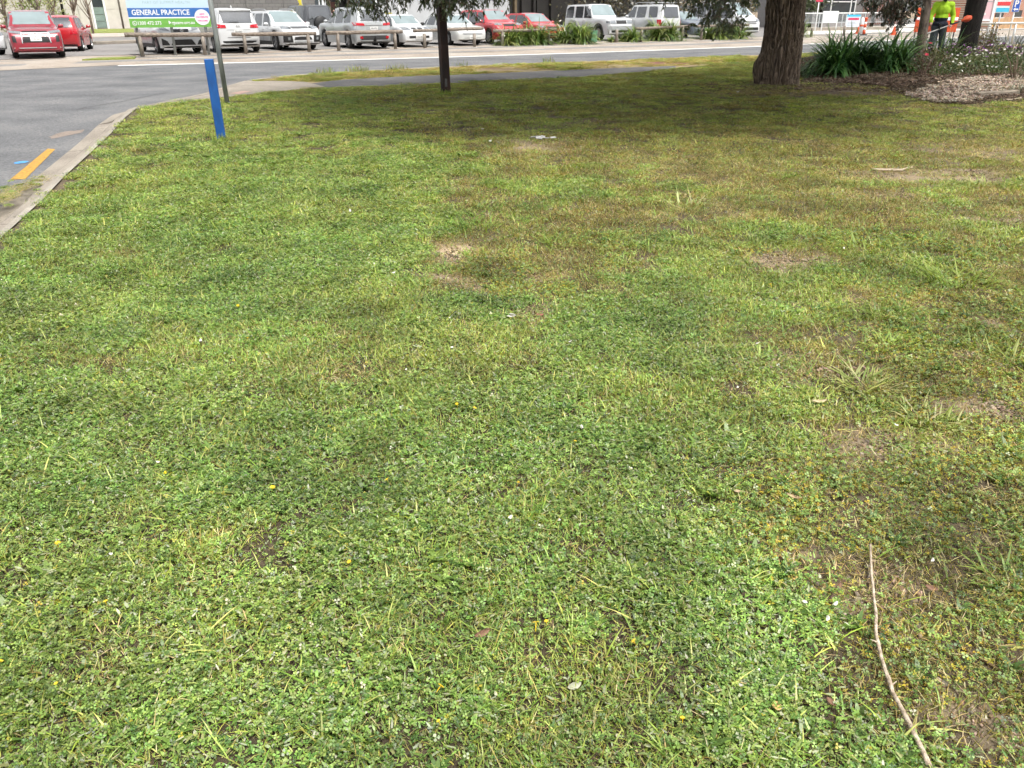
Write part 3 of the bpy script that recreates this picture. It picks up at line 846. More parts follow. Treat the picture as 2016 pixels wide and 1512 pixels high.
def bark_trunk(name, base, r0, r1, h, lean, m, parent, amp=.04, ridges=20, nt=220, nz=150, burl=None, seed=3, flare=.18):
    """a trunk whose bark is cut by long wandering furrows"""
    zz = np.linspace(-.12, h, nz); th = np.linspace(0, 2 * np.pi, nt, endpoint=False)
    Z, T = np.meshgrid(zz, th, indexing='ij')
    t = np.clip(Z / h, 0, 1)
    rad = r0 + (r1 - r0) * t ** .8 + flare * np.exp(-np.clip(Z, 0, 9) * 3.2) * (1 + .35 * np.sin(T * 5 + 1) + .2 * np.sin(T * 9))
    wv = T / (2 * np.pi)
    warp = 2.6 * (fbm(Z * .8, np.cos(T) * 1.5 + 7, seed) - .5) + 2.2 * (fbm(Z * 1.7 + 9, np.sin(T) * 3 + 3, seed + 4) - .5) + .8 * (fbm(Z * 5, T * 4, seed + 6) - .5)
    k = wv * ridges + warp * 1.6
    kk = np.mod(k, ridges)
    a1 = vnoise(kk * 1.0, Z * 1.1, seed + 1) * .5 + .5 * np.abs(np.sin(np.pi * k))
    k2 = wv * ridges * 2 + warp * 3.2
    a2 = np.abs(np.sin(np.pi * k2 + 2.2 * fbm(Z * 2, T, seed + 2)))
    cut = np.clip(1 - a1 * 1.25, 0, 1) ** 1.3 + .45 * np.clip(1 - a2 * 1.5, 0, 1)
    rough = fbm(T * 14, Z * 5, seed + 5, 3) - .5
    rad = rad * (1 + .05 * np.sin(2 * T + 1.0 + Z * .5)) - amp * cut + amp * .5 * rough
    if burl:
        for (tb, zb, st, sz, am) in burl:
            dt = np.angle(np.exp(1j * (T - tb)))
            rad = rad + am * np.exp(-(dt / st) ** 2 - ((Z - zb) / sz) ** 2)
    X = rad * np.cos(T) + lean[0] * Z + .04 * np.sin(Z * 1.1); Y = rad * np.sin(T) + lean[1] * Z
    vs = np.stack([X, Y, Z], -1).reshape(-1, 3)
    i = np.arange(nz - 1)[:, None] * nt; j = np.arange(nt)[None, :]; j2 = (j + 1) % nt
    fs = np.stack([i + j, i + j2, i + nt + j2, i + nt + j], -1).reshape(-1, 4).tolist()
    return mesh_obj(name, vs.tolist(), fs, m, parent, True)

def spray(p0, n_twig, drop, spread, r_, twigs, pts, dirs, leaf_per=16, updown=-1.0):
    """hanging twigs with leaves along them; p0 = top of the spray"""
    for i in range(n_twig):
        q = Vector(p0) + Vector((r_.gauss(0, spread * .45), r_.gauss(0, spread * .45), r_.uniform(-.1, .25)))
        az = r_.uniform(0, 6.283); ln = drop * r_.uniform(.5, 1.1); pp = [q]
        v = Vector((math.cos(az) * .8, math.sin(az) * .8, r_.uniform(-.4, .1)))
        for k in range(5):
            q = q + v * ln / 5; v = (v + Vector((r_.gauss(0, .2), r_.gauss(0, .2), -.42))).normalized(); pp.append(q.copy())
        twigs.tube(pp, [.008, .007, .006, .005, .004, .002], 4, False)
        for k in range(leaf_per):
            t = r_.uniform(.12, 1); a = pp[min(4, int(t * 5))].lerp(pp[min(5, int(t * 5) + 1)], (t * 5) % 1)
            pts.append(tuple(a)); dirs.append((r_.gauss(0, .55), r_.gauss(0, .55), updown * r_.uniform(.3, 1.3)))

def limb(mb, p, q, r0, r1, r_, n=6, sag=.25):
    p, q = Vector(p), Vector(q); pts = []; rr = []
    for i in range(n + 1):
        t = i / n
        a = p.lerp(q, t) + Vector((r_.gauss(0, .06), r_.gauss(0, .06), sag * math.sin(math.pi * t))) * (1 if 0 < i < n else 0)
        pts.append(a); rr.append(r0 + (r1 - r0) * t)
    mb.tube(pts, rr, 7, True)
    return pts

def crown_fill(c, rad, n, r_, pts, dirs, hole=.35, seed=0, droop=.7):
    """clumped leaves through the crown's volume with gaps between the clumps"""
    m_ = 0
    cs = []
    for i in range(int(n / 70)):
        while True:
            v = Vector((r_.uniform(-1, 1), r_.uniform(-1, 1), r_.uniform(-1, 1)))
            if hole < v.length < 1: break
        cs.append(Vector((c[0] + v.x * rad[0], c[1] + v.y * rad[1], c[2] + v.z * rad[2])))
    for q in cs:
        s = r_.uniform(.35, .75)
        for k in range(70):
            o_ = Vector((r_.gauss(0, s), r_.gauss(0, s), r_.gauss(0, s * .6)))
            pts.append(tuple(q + o_)); dirs.append((r_.gauss(0, .6), r_.gauss(0, .6), -droop * r_.uniform(.2, 1.2)))
    return cs

# ---- the big rough-barked tree
bt = G(1530, 166)
big = empty('gum_tree', (bt.x, bt.y, 0)); tag(big, 'large tree with thick furrowed brown bark trunk on the lawn', 'tree')
tl = (-.045, 0.0)
bark_trunk('trunk', bt, .435, .385, 3.6, tl, M_bark, big, amp=.105, ridges=30, nt=420, nz=170, burl=[(math.pi * 1.02, .42, .5, .22, .14), (math.pi * 1.0, .20, .4, .14, .05)], seed=3, flare=.06)
r_ = random.Random(31)
lm = MB(); tops = []
top = Vector((tl[0] * 3.5, 0, 3.45))
for (ex, ey, ez, rr) in ((-6.5, -1.5, 6.2, .20), (-3.5, -5.5, 6.8, .20), (2.0, -5.0, 7.5, .19), (5.5, -1.5, 7.5, .19), (3.0, 4.5, 8.5, .19), (-3.5, 4.0, 8.2, .2), (-.5, -.5, 11.5, .24), (-5.0, -3.8, 5.6, .15), (-7.8, .8, 4.8, .14)):
    tops.append(limb(lm, top + Vector((ex, ey, 0)).normalized() * .1, (ex, ey, ez), rr, .05, r_, 7, .5))
for pts_ in list(tops):
    for k in range(4):
        a = pts_[r_.randint(3, 6)]
        limb(lm, a, a + Vector((r_.gauss(0, 1.6), r_.gauss(0, 1.6), r_.uniform(-.2, 1.5))), .05, .015, r_, 4, .1)
lm.build('limbs', M_bark2, big, True)['kind'] = 'stuff'
pts, dirs = [], []
crown_fill((-1.8, -3.2, 7.6), (8.0, 8.0, 3.0), 25000, r_, pts, dirs, .1)
crown_fill((-2.8, -6.4, 6.2), (5.6, 4.6, 1.9), 19000, r_, pts, dirs, .1)
tw = MB(); tp, td = [], []
# drooping outer twigs that hang into view, left of the post and beside the trunk
def hang(px, py, D, n, drop, spread, lp=15):
    q = A(px, py, D)
    spray((q.x - bt.x, q.y - bt.y, q.z + drop * .40), int(n * 1.25), drop, spread * 1.25, r_, tw, tp, td, lp + 4)
for (px, py, D, n, drop, sp_) in ((690, 12, 17.5, 11, .6, .35), (725, 24, 17.3, 9, .5, .25), (745, 6, 17.8, 9, .45, .3), (760, 14, 17.2, 6, .5, .25), (655, 4, 17.6, 6, .4, .3), (810, 4, 17.0, 8, .45, .3), (845, 8, 16.8, 10, .5, .3), (885, 14, 16.9, 12, .55, .28), (925, 8, 17.0, 10, .5, .3), (955, 6, 17.2, 9, .5, .3), (905, 26, 16.8, 7, .5, .2), (985, -2, 17.3, 6, .4, .3), (840, 20, 16.8, 4, .4, .2), (730, 36, 17.3, 3, .4, .15), (960, 18, 17.1, 4, .4, .2), (790, -8, 17.2, 8, .4, .4)):
    hang(px, py, D, n, drop, sp_)
for (px, py, D, n, drop, sp_) in ((1400, 20, 18.6, 10, .5, .3), (1425, 34, 18.5, 11, .55, .28), (1408, 52, 18.4, 8, .5, .22), (1440, 12, 18.7, 11, .5, .3), (1462, 4, 18.8, 7, .4, .25), (1385, 8, 18.7, 6, .4, .25), (1350, 0, 18.8, 5, .4, .3), (1370, 52, 18.4, 4, .3, .12), (1445, 50, 18.5, 6, .4, .15), (1420, 66, 18.4, 5, .4, .15), (1325, 8, 18.9, 4, .35, .2)):
    hang(px, py, D, n, drop, sp_)
tw.build('twigs', M_twig, big)['kind'] = 'stuff'
npt = len(tp)
pts += tp; dirs += td
ln_ = np.concatenate([np.random.RandomState(1).uniform(.20, .36, len(pts) - npt), np.random.RandomState(2).uniform(.08, .15, npt)])
leaves_mesh('crown', pts, dirs, ln_, ln_ * np.where(np.arange(len(pts)) < len(pts) - npt, .42, .26), tint_cols(len(pts), GUM, 5), M_gum, big, seed=9)

# ---- slim grey trunk in the garden, dark leaves hanging to its left
st = G(1801, 150)
t2 = empty('slim_tree', (st.x, st.y, 0)); tag(t2, 'slim grey-barked tree standing in the garden bed', 'tree')
bark_trunk('trunk', st, .125, .085, 3.4, (-.055, 0), mat('mottled_brown_bark', (.060, .042, .032), .9, .3, 7, bump=.5, bscale=18, col2=(.19, .15, .12), stretch=(2, 2, 1)), t2, amp=.008, ridges=9, nt=48, nz=60, seed=8, flare=.05)
lm = MB()
for e in ((-2.0, -.8, 5.0), (1.6, .6, 5.5), (-.3, 1.4, 6.0), (-1.5, .9, 4.2), (.7, -1.2, 5.2)):
    limb(lm, (-.18, 0, 3.3), e, .06, .02, r_, 5, .2)
lm.build('limbs', M_bark2, t2, True)
pts, dirs = [], []
crown_fill((0, .2, 5.6), (3.2, 3.0, 1.6), 5200, r_, pts, dirs, .1)
bt_keep, bt = bt, st
tw = MB(); tp, td = [], []
for (px, py, D, n, drop, sp_) in ((1770, 18, 20.4, 12, .55, .3), (1745, 34, 20.3, 12, .5, .28), (1782, 40, 20.2, 10, .55, .22), (1725, 32, 20.4, 7, .4, .2), (1765, 50, 20.2, 7, .4, .2), (1790, 10, 20.3, 9, .5, .25), (1715, 14, 20.6, 6, .4, .3)):
    hang(px, py, D, n, drop, sp_)
bt = bt_keep
tw.build('twigs', M_twig, t2)['kind'] = 'stuff'
npt = len(tp); pts += tp; dirs += td
ln_ = np.concatenate([np.random.RandomState(3).uniform(.14, .24, len(pts) - npt), np.random.RandomState(4).uniform(.08, .14, npt)])
leaves_mesh('crown', pts, dirs, ln_, ln_ * .3, tint_cols(len(pts), [(.035, .045, .020), (.05, .06, .025), (.028, .036, .018), (.075, .06, .035)], 6), M_gum, t2, seed=10)

# ---- dark forked trunk behind the worker
st3 = G(1893, 132)
t3 = empty('dark_forked_tree', (st3.x, st3.y, 0)); tag(t3, 'nearly black forked tree trunk behind the gardener', 'tree')
bark_trunk('trunk', st3, .27, .22, 3.5, (-.02, 0), M_bark3, t3, amp=.02, ridges=12, nt=70, nz=60, seed=12, flare=.1)
bark_trunk('stem', st3, .15, .13, 3.6, (.11, .05), M_bark3, t3, amp=.015, ridges=8, nt=48, nz=50, seed=14, flare=.04)
lm = MB()
for e in ((-2.5, -.8, 6), (2.5, .6, 6.5), (-.6, 2.2, 7), (1.5, -1.6, 6.2)):
    limb(lm, (.0, 0, 3.3), e, .14, .03, r_, 5, .2)
lm.build('limbs', M_bark3, t3, True)
pts, dirs = [], []
crown_fill((.5, -.5, 6.8), (5.0, 4.6, 2.2), 9000, r_, pts, dirs, .1)
ln_ = np.random.RandomState(5).uniform(.16, .28, len(pts))
leaves_mesh('crown', pts, dirs, ln_, ln_ * .4, tint_cols(len(pts), GUM, 7), M_gum, t3, seed=11)

# ================================================================== garden bed
M_mulch = ground_mat('mulch_soil', [(.2, (.040, .026, .018)), (.5, (.085, .058, .040)), (.8, (.15, .11, .08))], 1.2, 30, .35, 1.0, .8)
def garden_z(x, y):
    x = np.asarray(x, float); y = np.asarray(y, float)
    e = np.clip((y - (15.0 + .25 * np.clip(12 - x, 0, 9))) / 4.0, 0, 1) * np.clip((x - 7.0) / 2.5, 0, 1)
    return lawn_z(x, y) + .012 + .16 * e * e * (3 - 2 * e) + .03 * (fbm(x * 2, y * 2, 66) - .5) * np.clip(e * 3, 0, 1)
def build_bed():
    bm = bmesh.new()
    f = bm.faces.new([bm.verts.new((p.x, p.y, 0)) for p in GARDEN])
    for ax, rng in (('x', np.arange(6, 40, .5)), ('y', np.arange(12, 36, .5))):
        for v in rng:
            bmesh.ops.bisect_plane(bm, geom=bm.verts[:] + bm.edges[:] + bm.faces[:], plane_co=(v, 0, 0) if ax == 'x' else (0, v, 0), plane_no=(1, 0, 0) if ax == 'x' else (0, 1, 0))
    bm.verts.index_update()
    bd = {v.index for e in bm.edges if e.is_boundary for v in e.verts}
    zs = garden_z([v.co.x for v in bm.verts], [v.co.y for v in bm.verts])
    for v, z in zip(bm.verts, zs): v.co.z = z if v.index not in bd else -.02
    for fc in bm.faces:
        if fc.normal.z < 0: fc.normal_flip()
    me = bpy.data.meshes.new('garden_bed'); bm.to_mesh(me); bm.free(); me.shade_smooth(); me.materials.append(M_mulch)
    tag(link(bpy.data.objects.new('garden_bed', me)), kind='structure')
build_bed()

# chips: bark mulch and the pale chip heap by the timber edge
M_chip = leaf_mat('bark_chip', 0, .8, .02, 2, .25)
for k in range(6):
    rr = random.Random(600 + k); mb = MB(); ti = []
    for i in range(26):
        a = rr.uniform(0, 6.28); q = .14 * math.sqrt(rr.random())
        rot = Matrix.Rotation(rr.uniform(0, 6.28), 3, 'Z') @ Matrix.Rotation(rr.gauss(0, .3), 3, 'X') @ Matrix.Rotation(rr.gauss(0, .3), 3, 'Y')
        mb.box((q * math.cos(a), q * math.sin(a), rr.uniform(.003, .02)), (rr.uniform(.02, .07), rr.uniform(.008, .02), .006), rot)
        ti += [vary(rr.choice([(.09, .062, .042), (.15, .108, .074), (.055, .036, .025), (.22, .17, .125)]), rr)] * 8
    add_proto('mulch', mb.v, mb.f, ti, M_chip, k)
    mb = MB(); ti = []
    for i in range(34):
        a = rr.uniform(0, 6.28); q = .13 * math.sqrt(rr.random())
        rot = Matrix.Rotation(rr.uniform(0, 6.28), 3, 'Z') @ Matrix.Rotation(rr.gauss(0, .35), 3, 'X') @ Matrix.Rotation(rr.gauss(0, .35), 3, 'Y')
        mb.box((q * math.cos(a), q * math.sin(a), rr.uniform(.003, .03)), (rr.uniform(.02, .05), rr.uniform(.010, .022), .010), rot)
        ti += [vary(rr.choice([(.38, .30, .23), (.48, .40, .32), (.27, .21, .155), (.17, .12, .085), (.58, .50, .41)]), rr)] * 8
    add_proto('pale_chips', mb.v, mb.f, ti, M_chip, k)
rs = np.random.RandomState(8)
x = rs.uniform(5, 17, 6500); y = rs.uniform(13.5, 27, 6500)
m_ = inside(GARDEN, x, y) & (np.abs(x) < .70 * y + 1); x, y = x[m_], y[m_]
scatter('bark_mulch', 'mulch', x, y, garden_z(x, y), rs.uniform(.8, 1.4, len(x)), 'brown bark mulch covering the garden bed', .1, 91)
CHIP = [P(*p) for p in [(1785, 190), (1840, 176), (1920, 170), (2000, 168), (2060, 172), (2060, 184), (1985, 188), (1925, 194), (1905, 204), (1830, 203)]]
x = rs.uniform(5, 13, 5200); y = rs.uniform(13, 21, 5200)
m_ = inside(CHIP, x, y); x, y = x[m_], y[m_]
scatter('pale_wood_chips', 'pale_chips', x, y, garden_z(x, y) + .01, rs.uniform(.8, 1.3, len(x)), 'pale wood chips heaped inside the timber garden edging', .12, 92)
# mulch spilling out around the big trunk
x = bt.x + rs.normal(.8, 1.5, 700); y = bt.y - .7 + rs.normal(0, .55, 700)
scatter('trunk_litter', 'mulch', x, y, lawn_z(x, y), rs.uniform(.6, 1.0, len(x)), 'brown leaf litter around the foot of the big tree', .1, 93)

# timber edging log and fallen sticks
M_log = mat('weathered_timber', (.20, .165, .125), .9, .3, 5, bump=.4, bscale=20, col2=(.33, .28, .22), stretch=(1, 8, 8))
a, b = P(1921, 194), P(2060, 184)
mb = MB(); d = b - a; mb.box((0, 0, .05), (d.length, .13, .13), None, .02)
o = mb.build('timber_edging', M_log); o.location = (a + b) / 2; o.rotation_euler = (0, 0, math.atan2(d.y, d.x))
tag(o, 'weathered timber sleeper edging the pale wood chips', 'timber edging')
def stick(name, pxs, rad, m, label, cat, z=.02, jit=.0, twig=None, kink=0):
    rr = random.Random(len(pxs) * 7 + int(pxs[0][0]))
    pts = [P(*p) + Vector((0, 0, z + float(lawn_z(P(*p).x, P(*p).y)))) for p in pxs]
    full = []
    for p, q in zip(pts, pts[1:]):
        for k in range(4): full.append(p.lerp(q, k / 4) + Vector((rr.gauss(0, jit), rr.gauss(0, jit), rr.gauss(0, jit * .5))))
    full.append(pts[-1])
    rads = [rad[0] + (rad[1] - rad[0]) * i / (len(full) - 1) for i in range(len(full))]
    rads = [r0_ * (1 + (.14 if i % 5 == 3 else 0) + rr.uniform(-.07, .07)) for i, r0_ in enumerate(rads)]
    mb = MB(); mb.tube([p - full[0] for p in full], rads, 8)
    if twig:
        for i, (dx, dy, dz) in twig:
            s_ = full[i] - full[0]; mb.tube([s_, s_ + Vector((dx, dy, dz)) * .6, s_ + Vector((dx * 1.0, dy * 1.1, dz * .8))], [rads[i] * .5, rads[i] * .35, .0008], 5)
    o = mb.build(name, m, None, True); o.location = full[0]
    tag(o, label, cat); return o
M_stick = mat('pale_stick', (.34, .26, .18), .85, .25, 14, bump=.5, bscale=60, col2=(.58, .48, .37), stretch=(4, 4, 4))
stick('fallen_stick', [(1709, 1092), (1711, 1150), (1720, 1225), (1720, 1270), (1735, 1330), (1752, 1385), (1785, 1450), (1822, 1530)], (.0032, .0062), M_stick, 'long pale fallen stick lying on the lawn, lower right corner', 'stick', .033, .0007, [(7, (.012, .004, .006)), (13, (-.02, .006, .008)), (19, (.018, .01, .006))])
stick('fallen_stick', [(1898, 1290), (1935, 1312), (1965, 1330)], (.005, .004), mat('brown_stick', (.10, .065, .03), .9), 'short brown stick lying right of the long pale stick', 'stick', .012, .002)
stick('fallen_stick', [(1716, 336), (1770, 337), (1795, 331)], (.016, .010), M_stick, 'grey stick lying on bare earth in front of the garden', 'stick', .02, .006, [(6, (.15, .1, .03))])
stick('fallen_stick', [(1688, 163), (1720, 160), (1765, 158)], (.022, .012), M_twig, 'brown branch lying on the mulch under the big strappy plant', 'stick', .03, .01)
stick('fallen_stick', [(1770, 168), (1782, 172), (1798, 175)], (.025, .012), M_twig, 'short branch lying on the mulch left of the wood chips', 'stick', .04, .01)
stick('fallen_stick', [(2010, 196), (1990, 199), (1960, 202)], (.014, .006), M_stick, 'thin pale twig lying in front of the timber edging', 'stick', .03, .006)

# ================================================================== garden plants
AGA = [(0.0392, 0.1148, 0.0286), (0.0588, 0.1553, 0.0364), (0.091, 0.2025, 0.0468), (0.14, 0.2565, 0.0715), (0.0252, 0.0756, 0.0208)]
AGAL = [(.10, .17, .030), (.14, .21, .040), (.20, .26, .060), (.065, .12, .025), (.28, .31, .11)]
def strap_plant(name, loc, wx, wy, h, n, pal, label, cat='plant', group=None, seed=0, lw=.04, crowns=7, m=None):
    """an agapanthus-like clump of long arching strap leaves from several crowns"""
    rr = random.Random(seed)
    root = empty(name, loc); tag(root, label, cat, group)
    vs, fs, ti = [], [], []
    cr = [(rr.uniform(-.32, .32) * wx, rr.uniform(-.32, .32) * wy) for _ in range(crowns)]
    for i in range(n):
        c_ = cr[i % crowns]; az = rr.uniform(0, 6.283)
        ln = h * rr.uniform(.85, 1.35)
        blade(vs, fs, ti, (c_[0] + rr.gauss(0, .05), c_[1] + rr.gauss(0, .05), 0), az, ln, lw * rr.uniform(.7, 1.15), rr.uniform(.12, 1.30), rr.uniform(1.0, 2.3), vary(rr.choice(pal), rr, .25, .08), 6)
    mesh_obj('leaves', vs, fs, m or M_strap, root, True, tint=np.array(ti))
    mb = MB()
    for c_ in cr: mb.lathe([(.05, -.03), (.055, .02), (.03, .10), (.0, .12)], 8, Matrix.Translation((c_[0], c_[1], 0)))
    mb.build('root_crown', M_twig, root)
    return root
def gz(px, py):
    p = P(px, py); return Vector((p.x, p.y, float(garden_z(p.x, p.y)) if inside(GARDEN, np.array([p.x]), np.array([p.y]))[0] else 0.0))
strap_plant('agapanthus', gz(1695, 153), 2.9, 1.3, 1.16, 1250, AGA, 'large dark green agapanthus clump right of the big tree', seed=1, lw=.042, crowns=17)
strap_plant('agapanthus', gz(1790, 128), 1.0, .9, .75, 130, [(.05, .10, .022), (.075, .125, .026)], 'lighter green agapanthus behind the slim grey tree', seed=2, lw=.032, crowns=5)
strap_plant('agapanthus', gz(1590, 150), .5, .5, .50, 60, [(.05, .09, .02), (.07, .11, .026)], 'small strappy plant at the right foot of the big tree', seed=3, lw=.03, crowns=3)
strap_plant('iris_clump', gz(1850, 140), 1.3, .6, 1.15, 170, [(.06, .115, .03), (.09, .15, .04), (.13, .18, .06)], 'upright pale iris leaves below the gardener', seed=4, lw=.026, crowns=9)
strap_plant('iris_clump', gz(1878, 160), .25, .2, .62, 18, [(.05, .085, .03)], 'single upright grey-green iris fan among the daisies', seed=5, lw=.03, crowns=2)
strap_plant('flax_clump', gz(1990, 135), 1.9, .8, 1.0, 190, [(.10, .115, .07), (.14, .155, .10), (.07, .085, .05)], 'grey-green flax leaves at the right end of the garden', seed=6, lw=.028, crowns=9)
strap_plant('silver_tussock', gz(2012, 188), .5, .4, .34, 130, [(.16, .175, .13), (.22, .235, .18)], 'small silvery tussock at the end of the timber edging', seed=7, lw=.010, crowns=4)

def bush(name, loc, rx, ry, h, n, pal, label, seed=0, ls=.05, flowers=None, group=None, m=None, cat='shrub', stems=8, up=.5, aspect=.45):
    """mounded shrub: stems, leaves through the volume, flower heads on top"""
    rr = random.Random(seed); root = empty(name, loc); tag(root, label, cat, group)
    mb = MB()
    for i in range(stems):
        a = rr.uniform(0, 6.283); q = math.sqrt(rr.random())
        e = Vector((q * rx * math.cos(a) * .8, q * ry * math.sin(a) * .8, h * rr.uniform(.5, .9)))
        mb.tube([(e.x * .2, e.y * .2, -.03), e * .55 + Vector((0, 0, .02)), e], [.012, .009, .004], 5)
    mb.build('stems', M_twig, root)
    pts, dirs = [], []
    lumps = [(rr.uniform(0, 6.28), rr.uniform(.2, 1), rr.uniform(.6, 1.05)) for _ in range(14)]
    while len(pts) < n:
        a, q, hh = rr.choice(lumps); a += rr.gauss(0, .35); q = min(1, max(0, q + rr.gauss(0, .16)))
        z = h * hh * math.sqrt(max(.04, 1 - q * q)) * rr.uniform(.35, 1.0)
        pts.append((q * rx * math.cos(a), q * ry * math.sin(a), z)); dirs.append((rr.gauss(0, .8), rr.gauss(0, .8), rr.gauss(up, .5)))
    lnn = np.random.RandomState(seed).uniform(.6, 1.2, n) * ls
    leaves_mesh('foliage', pts, dirs, lnn, lnn * aspect, tint_cols(n, pal, seed), m or M_leaf, root, seed=seed)
    if flowers:
        for (fname, nf, fs_, fm, petals) in flowers:
            mb = MB()
            for i in range(nf):
                a, q, hh = rr.choice(lumps); a += rr.gauss(0, .5); q = min(.98, max(0, q + rr.gauss(0, .25)))
                z = h * hh * math.sqrt(max(.05, 1 - q * q)) * 1.02 + .03
                c_ = Vector((q * rx * math.cos(a), q * ry * math.sin(a), z))
                tl_ = Vector((rr.gauss(0, .35), rr.gauss(0, .35) - .25, 1)).normalized(); e1 = tl_.cross(Vector((1, 0, 0))).normalized(); e2 = tl_.cross(e1)
                b0 = [c_ + tl_ * .004]
                for k in range(petals * 2):
                    an = math.pi * k / petals; q2 = fs_ * (1 if k % 2 == 0 else .55)
                    b0.append(c_ + (e1 * math.cos(an) + e2 * math.sin(an)) * q2 + tl_ * .008 * (k % 2))
                mb.add(b0, [(0, k + 1, (k + 1) % (petals * 2) + 1) for k in range(petals * 2)])
            o = mb.build(fname, fm, root); o['kind'] = 'stuff'
    return root
F_white = leaf_mat('white_petal', .2, .5, .02, 3, .1, uniform=(.78, .76, .74))
F_purple = leaf_mat('purple_petal', .2, .5, .02, 3, .2, uniform=(.20, .06, .26))
F_mauve = leaf_mat('mauve_petal', .2, .5, .02, 3, .2, uniform=(.50, .33, .50))
F_red = leaf_mat('red_petal', .2, .5, .03, 3, .2, uniform=(.55, .02, .07))
F_yellow = leaf_mat('yellow_petal', .2, .5, .03, 3, .15, uniform=(.75, .55, .03))
OLV = [(.075, .10, .03), (.10, .12, .035), (.055, .08, .024), (.13, .14, .05)]
DEEP = [(.035, .075, .02), (.05, .095, .026), (.065, .115, .032)]
bush('daisy_mound', gz(1935, 152), 1.6, .9, .52, 3200, OLV, 'spreading daisy mound dotted with white flowers, middle of the garden', 1, .06, [('white_flowers', 46, .035, F_white, 8), ('purple_flowers', 10, .035, F_purple, 7)], m=M_leaf, cat='flower bed')
bush('daisy_mound', gz(1975, 140), 1.4, .8, .60, 2300, OLV, 'daisy mound with purple and white flowers, back right of the garden', 2, .06, [('white_flowers', 26, .038, F_white, 8), ('purple_flowers', 70, .045, F_purple, 7), ('mauve_flowers', 30, .04, F_mauve, 7)], cat='flower bed')
bush('daisy_mound', gz(1870, 140), 1.2, .7, .50, 2000, OLV, 'low mound with dark purple and mauve flowers behind the iris fan', 3, .06, [('purple_flowers', 50, .045, F_purple, 7), ('mauve_flowers', 40, .04, F_mauve, 7)], cat='flower bed')
bush('daisy_mound', gz(1900, 164), .9, .5, .36, 1500, DEEP + OLV, 'green daisy mound with few white flowers at the front of the bed', 4, .055, [('white_flowers', 9, .033, F_white, 8)], cat='flower bed')
bush('green_shrub', gz(1995, 172), .75, .6, .70, 2400, DEEP, 'fine-leaved bright green shrub at the right edge of the photo', 5, .05, up=.9, aspect=.2, stems=14)
bush('dry_shrub', gz(1828, 160), .7, .45, .52, 1200, [(.10, .10, .04), (.13, .11, .05), (.07, .08, .03)], 'straggly olive shrub at the foot of the slim tree', 6, .055, stems=14)
bush('rose_bush', gz(1812, 166), .35, .3, .78, 320, [(.06, .075, .03), (.10, .05, .035), (.08, .09, .035)], 'rose bush with one pink-red bloom in front of the slim tree', 7, .05, [('rose_bloom', 2, .055, F_red, 5)], stems=9)
bush('yellow_shrub', gz(1915, 118), 1.0, .7, .75, 1500, [(.13, .14, .03), (.10, .12, .03), (.16, .15, .04)], 'yellowish green shrub in front of the dark forked trunk', 8, .07, stems=9)
bush('rose_bush', gz(1940, 118), .55, .5, 1.15, 620, [(.10, .12, .035), (.15, .07, .045), (.20, .17, .05), (.07, .10, .03)], 'tall rose bush with yellowish top in front of the pink sign', 9, .07, [('rose_bloom', 3, .05, F_yellow, 5)], stems=12)
bush('red_leaf_shrub', gz(1905, 120), .7, .5, .72, 500, [(.16, .05, .04), (.12, .06, .04), (.10, .10, .04)], 'shrub with reddish new leaves beside the dark trunk', 10, .07, stems=10)
bush('grey_shrub', gz(2008, 150), .5, .4, .50, 700, [(.12, .12, .06), (.17, .13, .09), (.08, .09, .04)], 'browny green shrub at the far right of the garden', 11, .06, stems=10)
bush('white_daisy_strip', gz(1960, 166), 1.0, .4, .22, 600, OLV, 'low strip of scattered white daisies in front of the mound', 12, .05, [('white_flowers', 12, .034, F_white, 8)], cat='flower bed')
bush('red_flower_bush', gz(1810, 118), .5, .4, 1.5, 360, [(.05, .06, .028), (.10, .04, .035)], 'tall thin bush with red blooms beside the slim tree', 13, .07, [('red_flowers', 12, .07, F_red, 5)], stems=10)
# ================================================================== parked cars
def paint(name, col, metal=0.0, rough=.35):
    return mat(name, col, rough, .03, 3, metal=metal, coat=1.0)
P_white = paint('white_car_paint', (.54, .55, .56)); P_red = paint('red_car_paint', (.25, .010, .024)); P_red2 = paint('bright_red_car_paint', (.40, .012, .018))
P_pinkred = paint('faded_red_car_paint', (.46, .035, .045))
P_silver = paint('silver_car_paint', (.42, .44, .45), .35, .3); P_grey = paint('dark_grey_car_paint', (.055, .058, .065), .2); P_blue = paint('slate_blue_car_paint', (.12, .14, .18), .3)
P_offw = paint('off_white_car_paint', (.52, .53, .52))
M_tyre = mat('tyre_rubber', (.012, .012, .012), .85, .2, 10)
M_rim = mat('alloy_rim', (.42, .42, .43), .3, .05, 5, metal=.8)
M_black = mat('black_plastic', (.014, .014, .015), .55, .1, 10)
M_dkgrey = mat('dark_grey_plastic', (.04, .04, .042), .6, .1, 10)
M_chrome = mat('chrome_trim', (.62, .63, .64), .15, .02, 5, metal=.9)
M_lamp = mat('headlamp_glass', (.17, .185, .20), .08, .15, 14, coat=1.0, spec=.8)
M_tail = mat('tail_lamp', (.45, .008, .02), .12, .1, 12, coat=1.0)
M_plate = mat('number_plate', (.70, .70, .68), .5, .03, 8)
M_ptext = mat('plate_lettering', (.03, .03, .04), .6)
M_screen = mat('windscreen_glass', (.20, .25, .26), .05, .18, 1.2, spec=.7, ior=1.6)
M_glass = mat('tinted_car_glass', (.040, .045, .052), .05, .1, 2, spec=1.0, ior=1.7)
M_orange = mat('indicator_lens', (.5, .15, .02), .2)

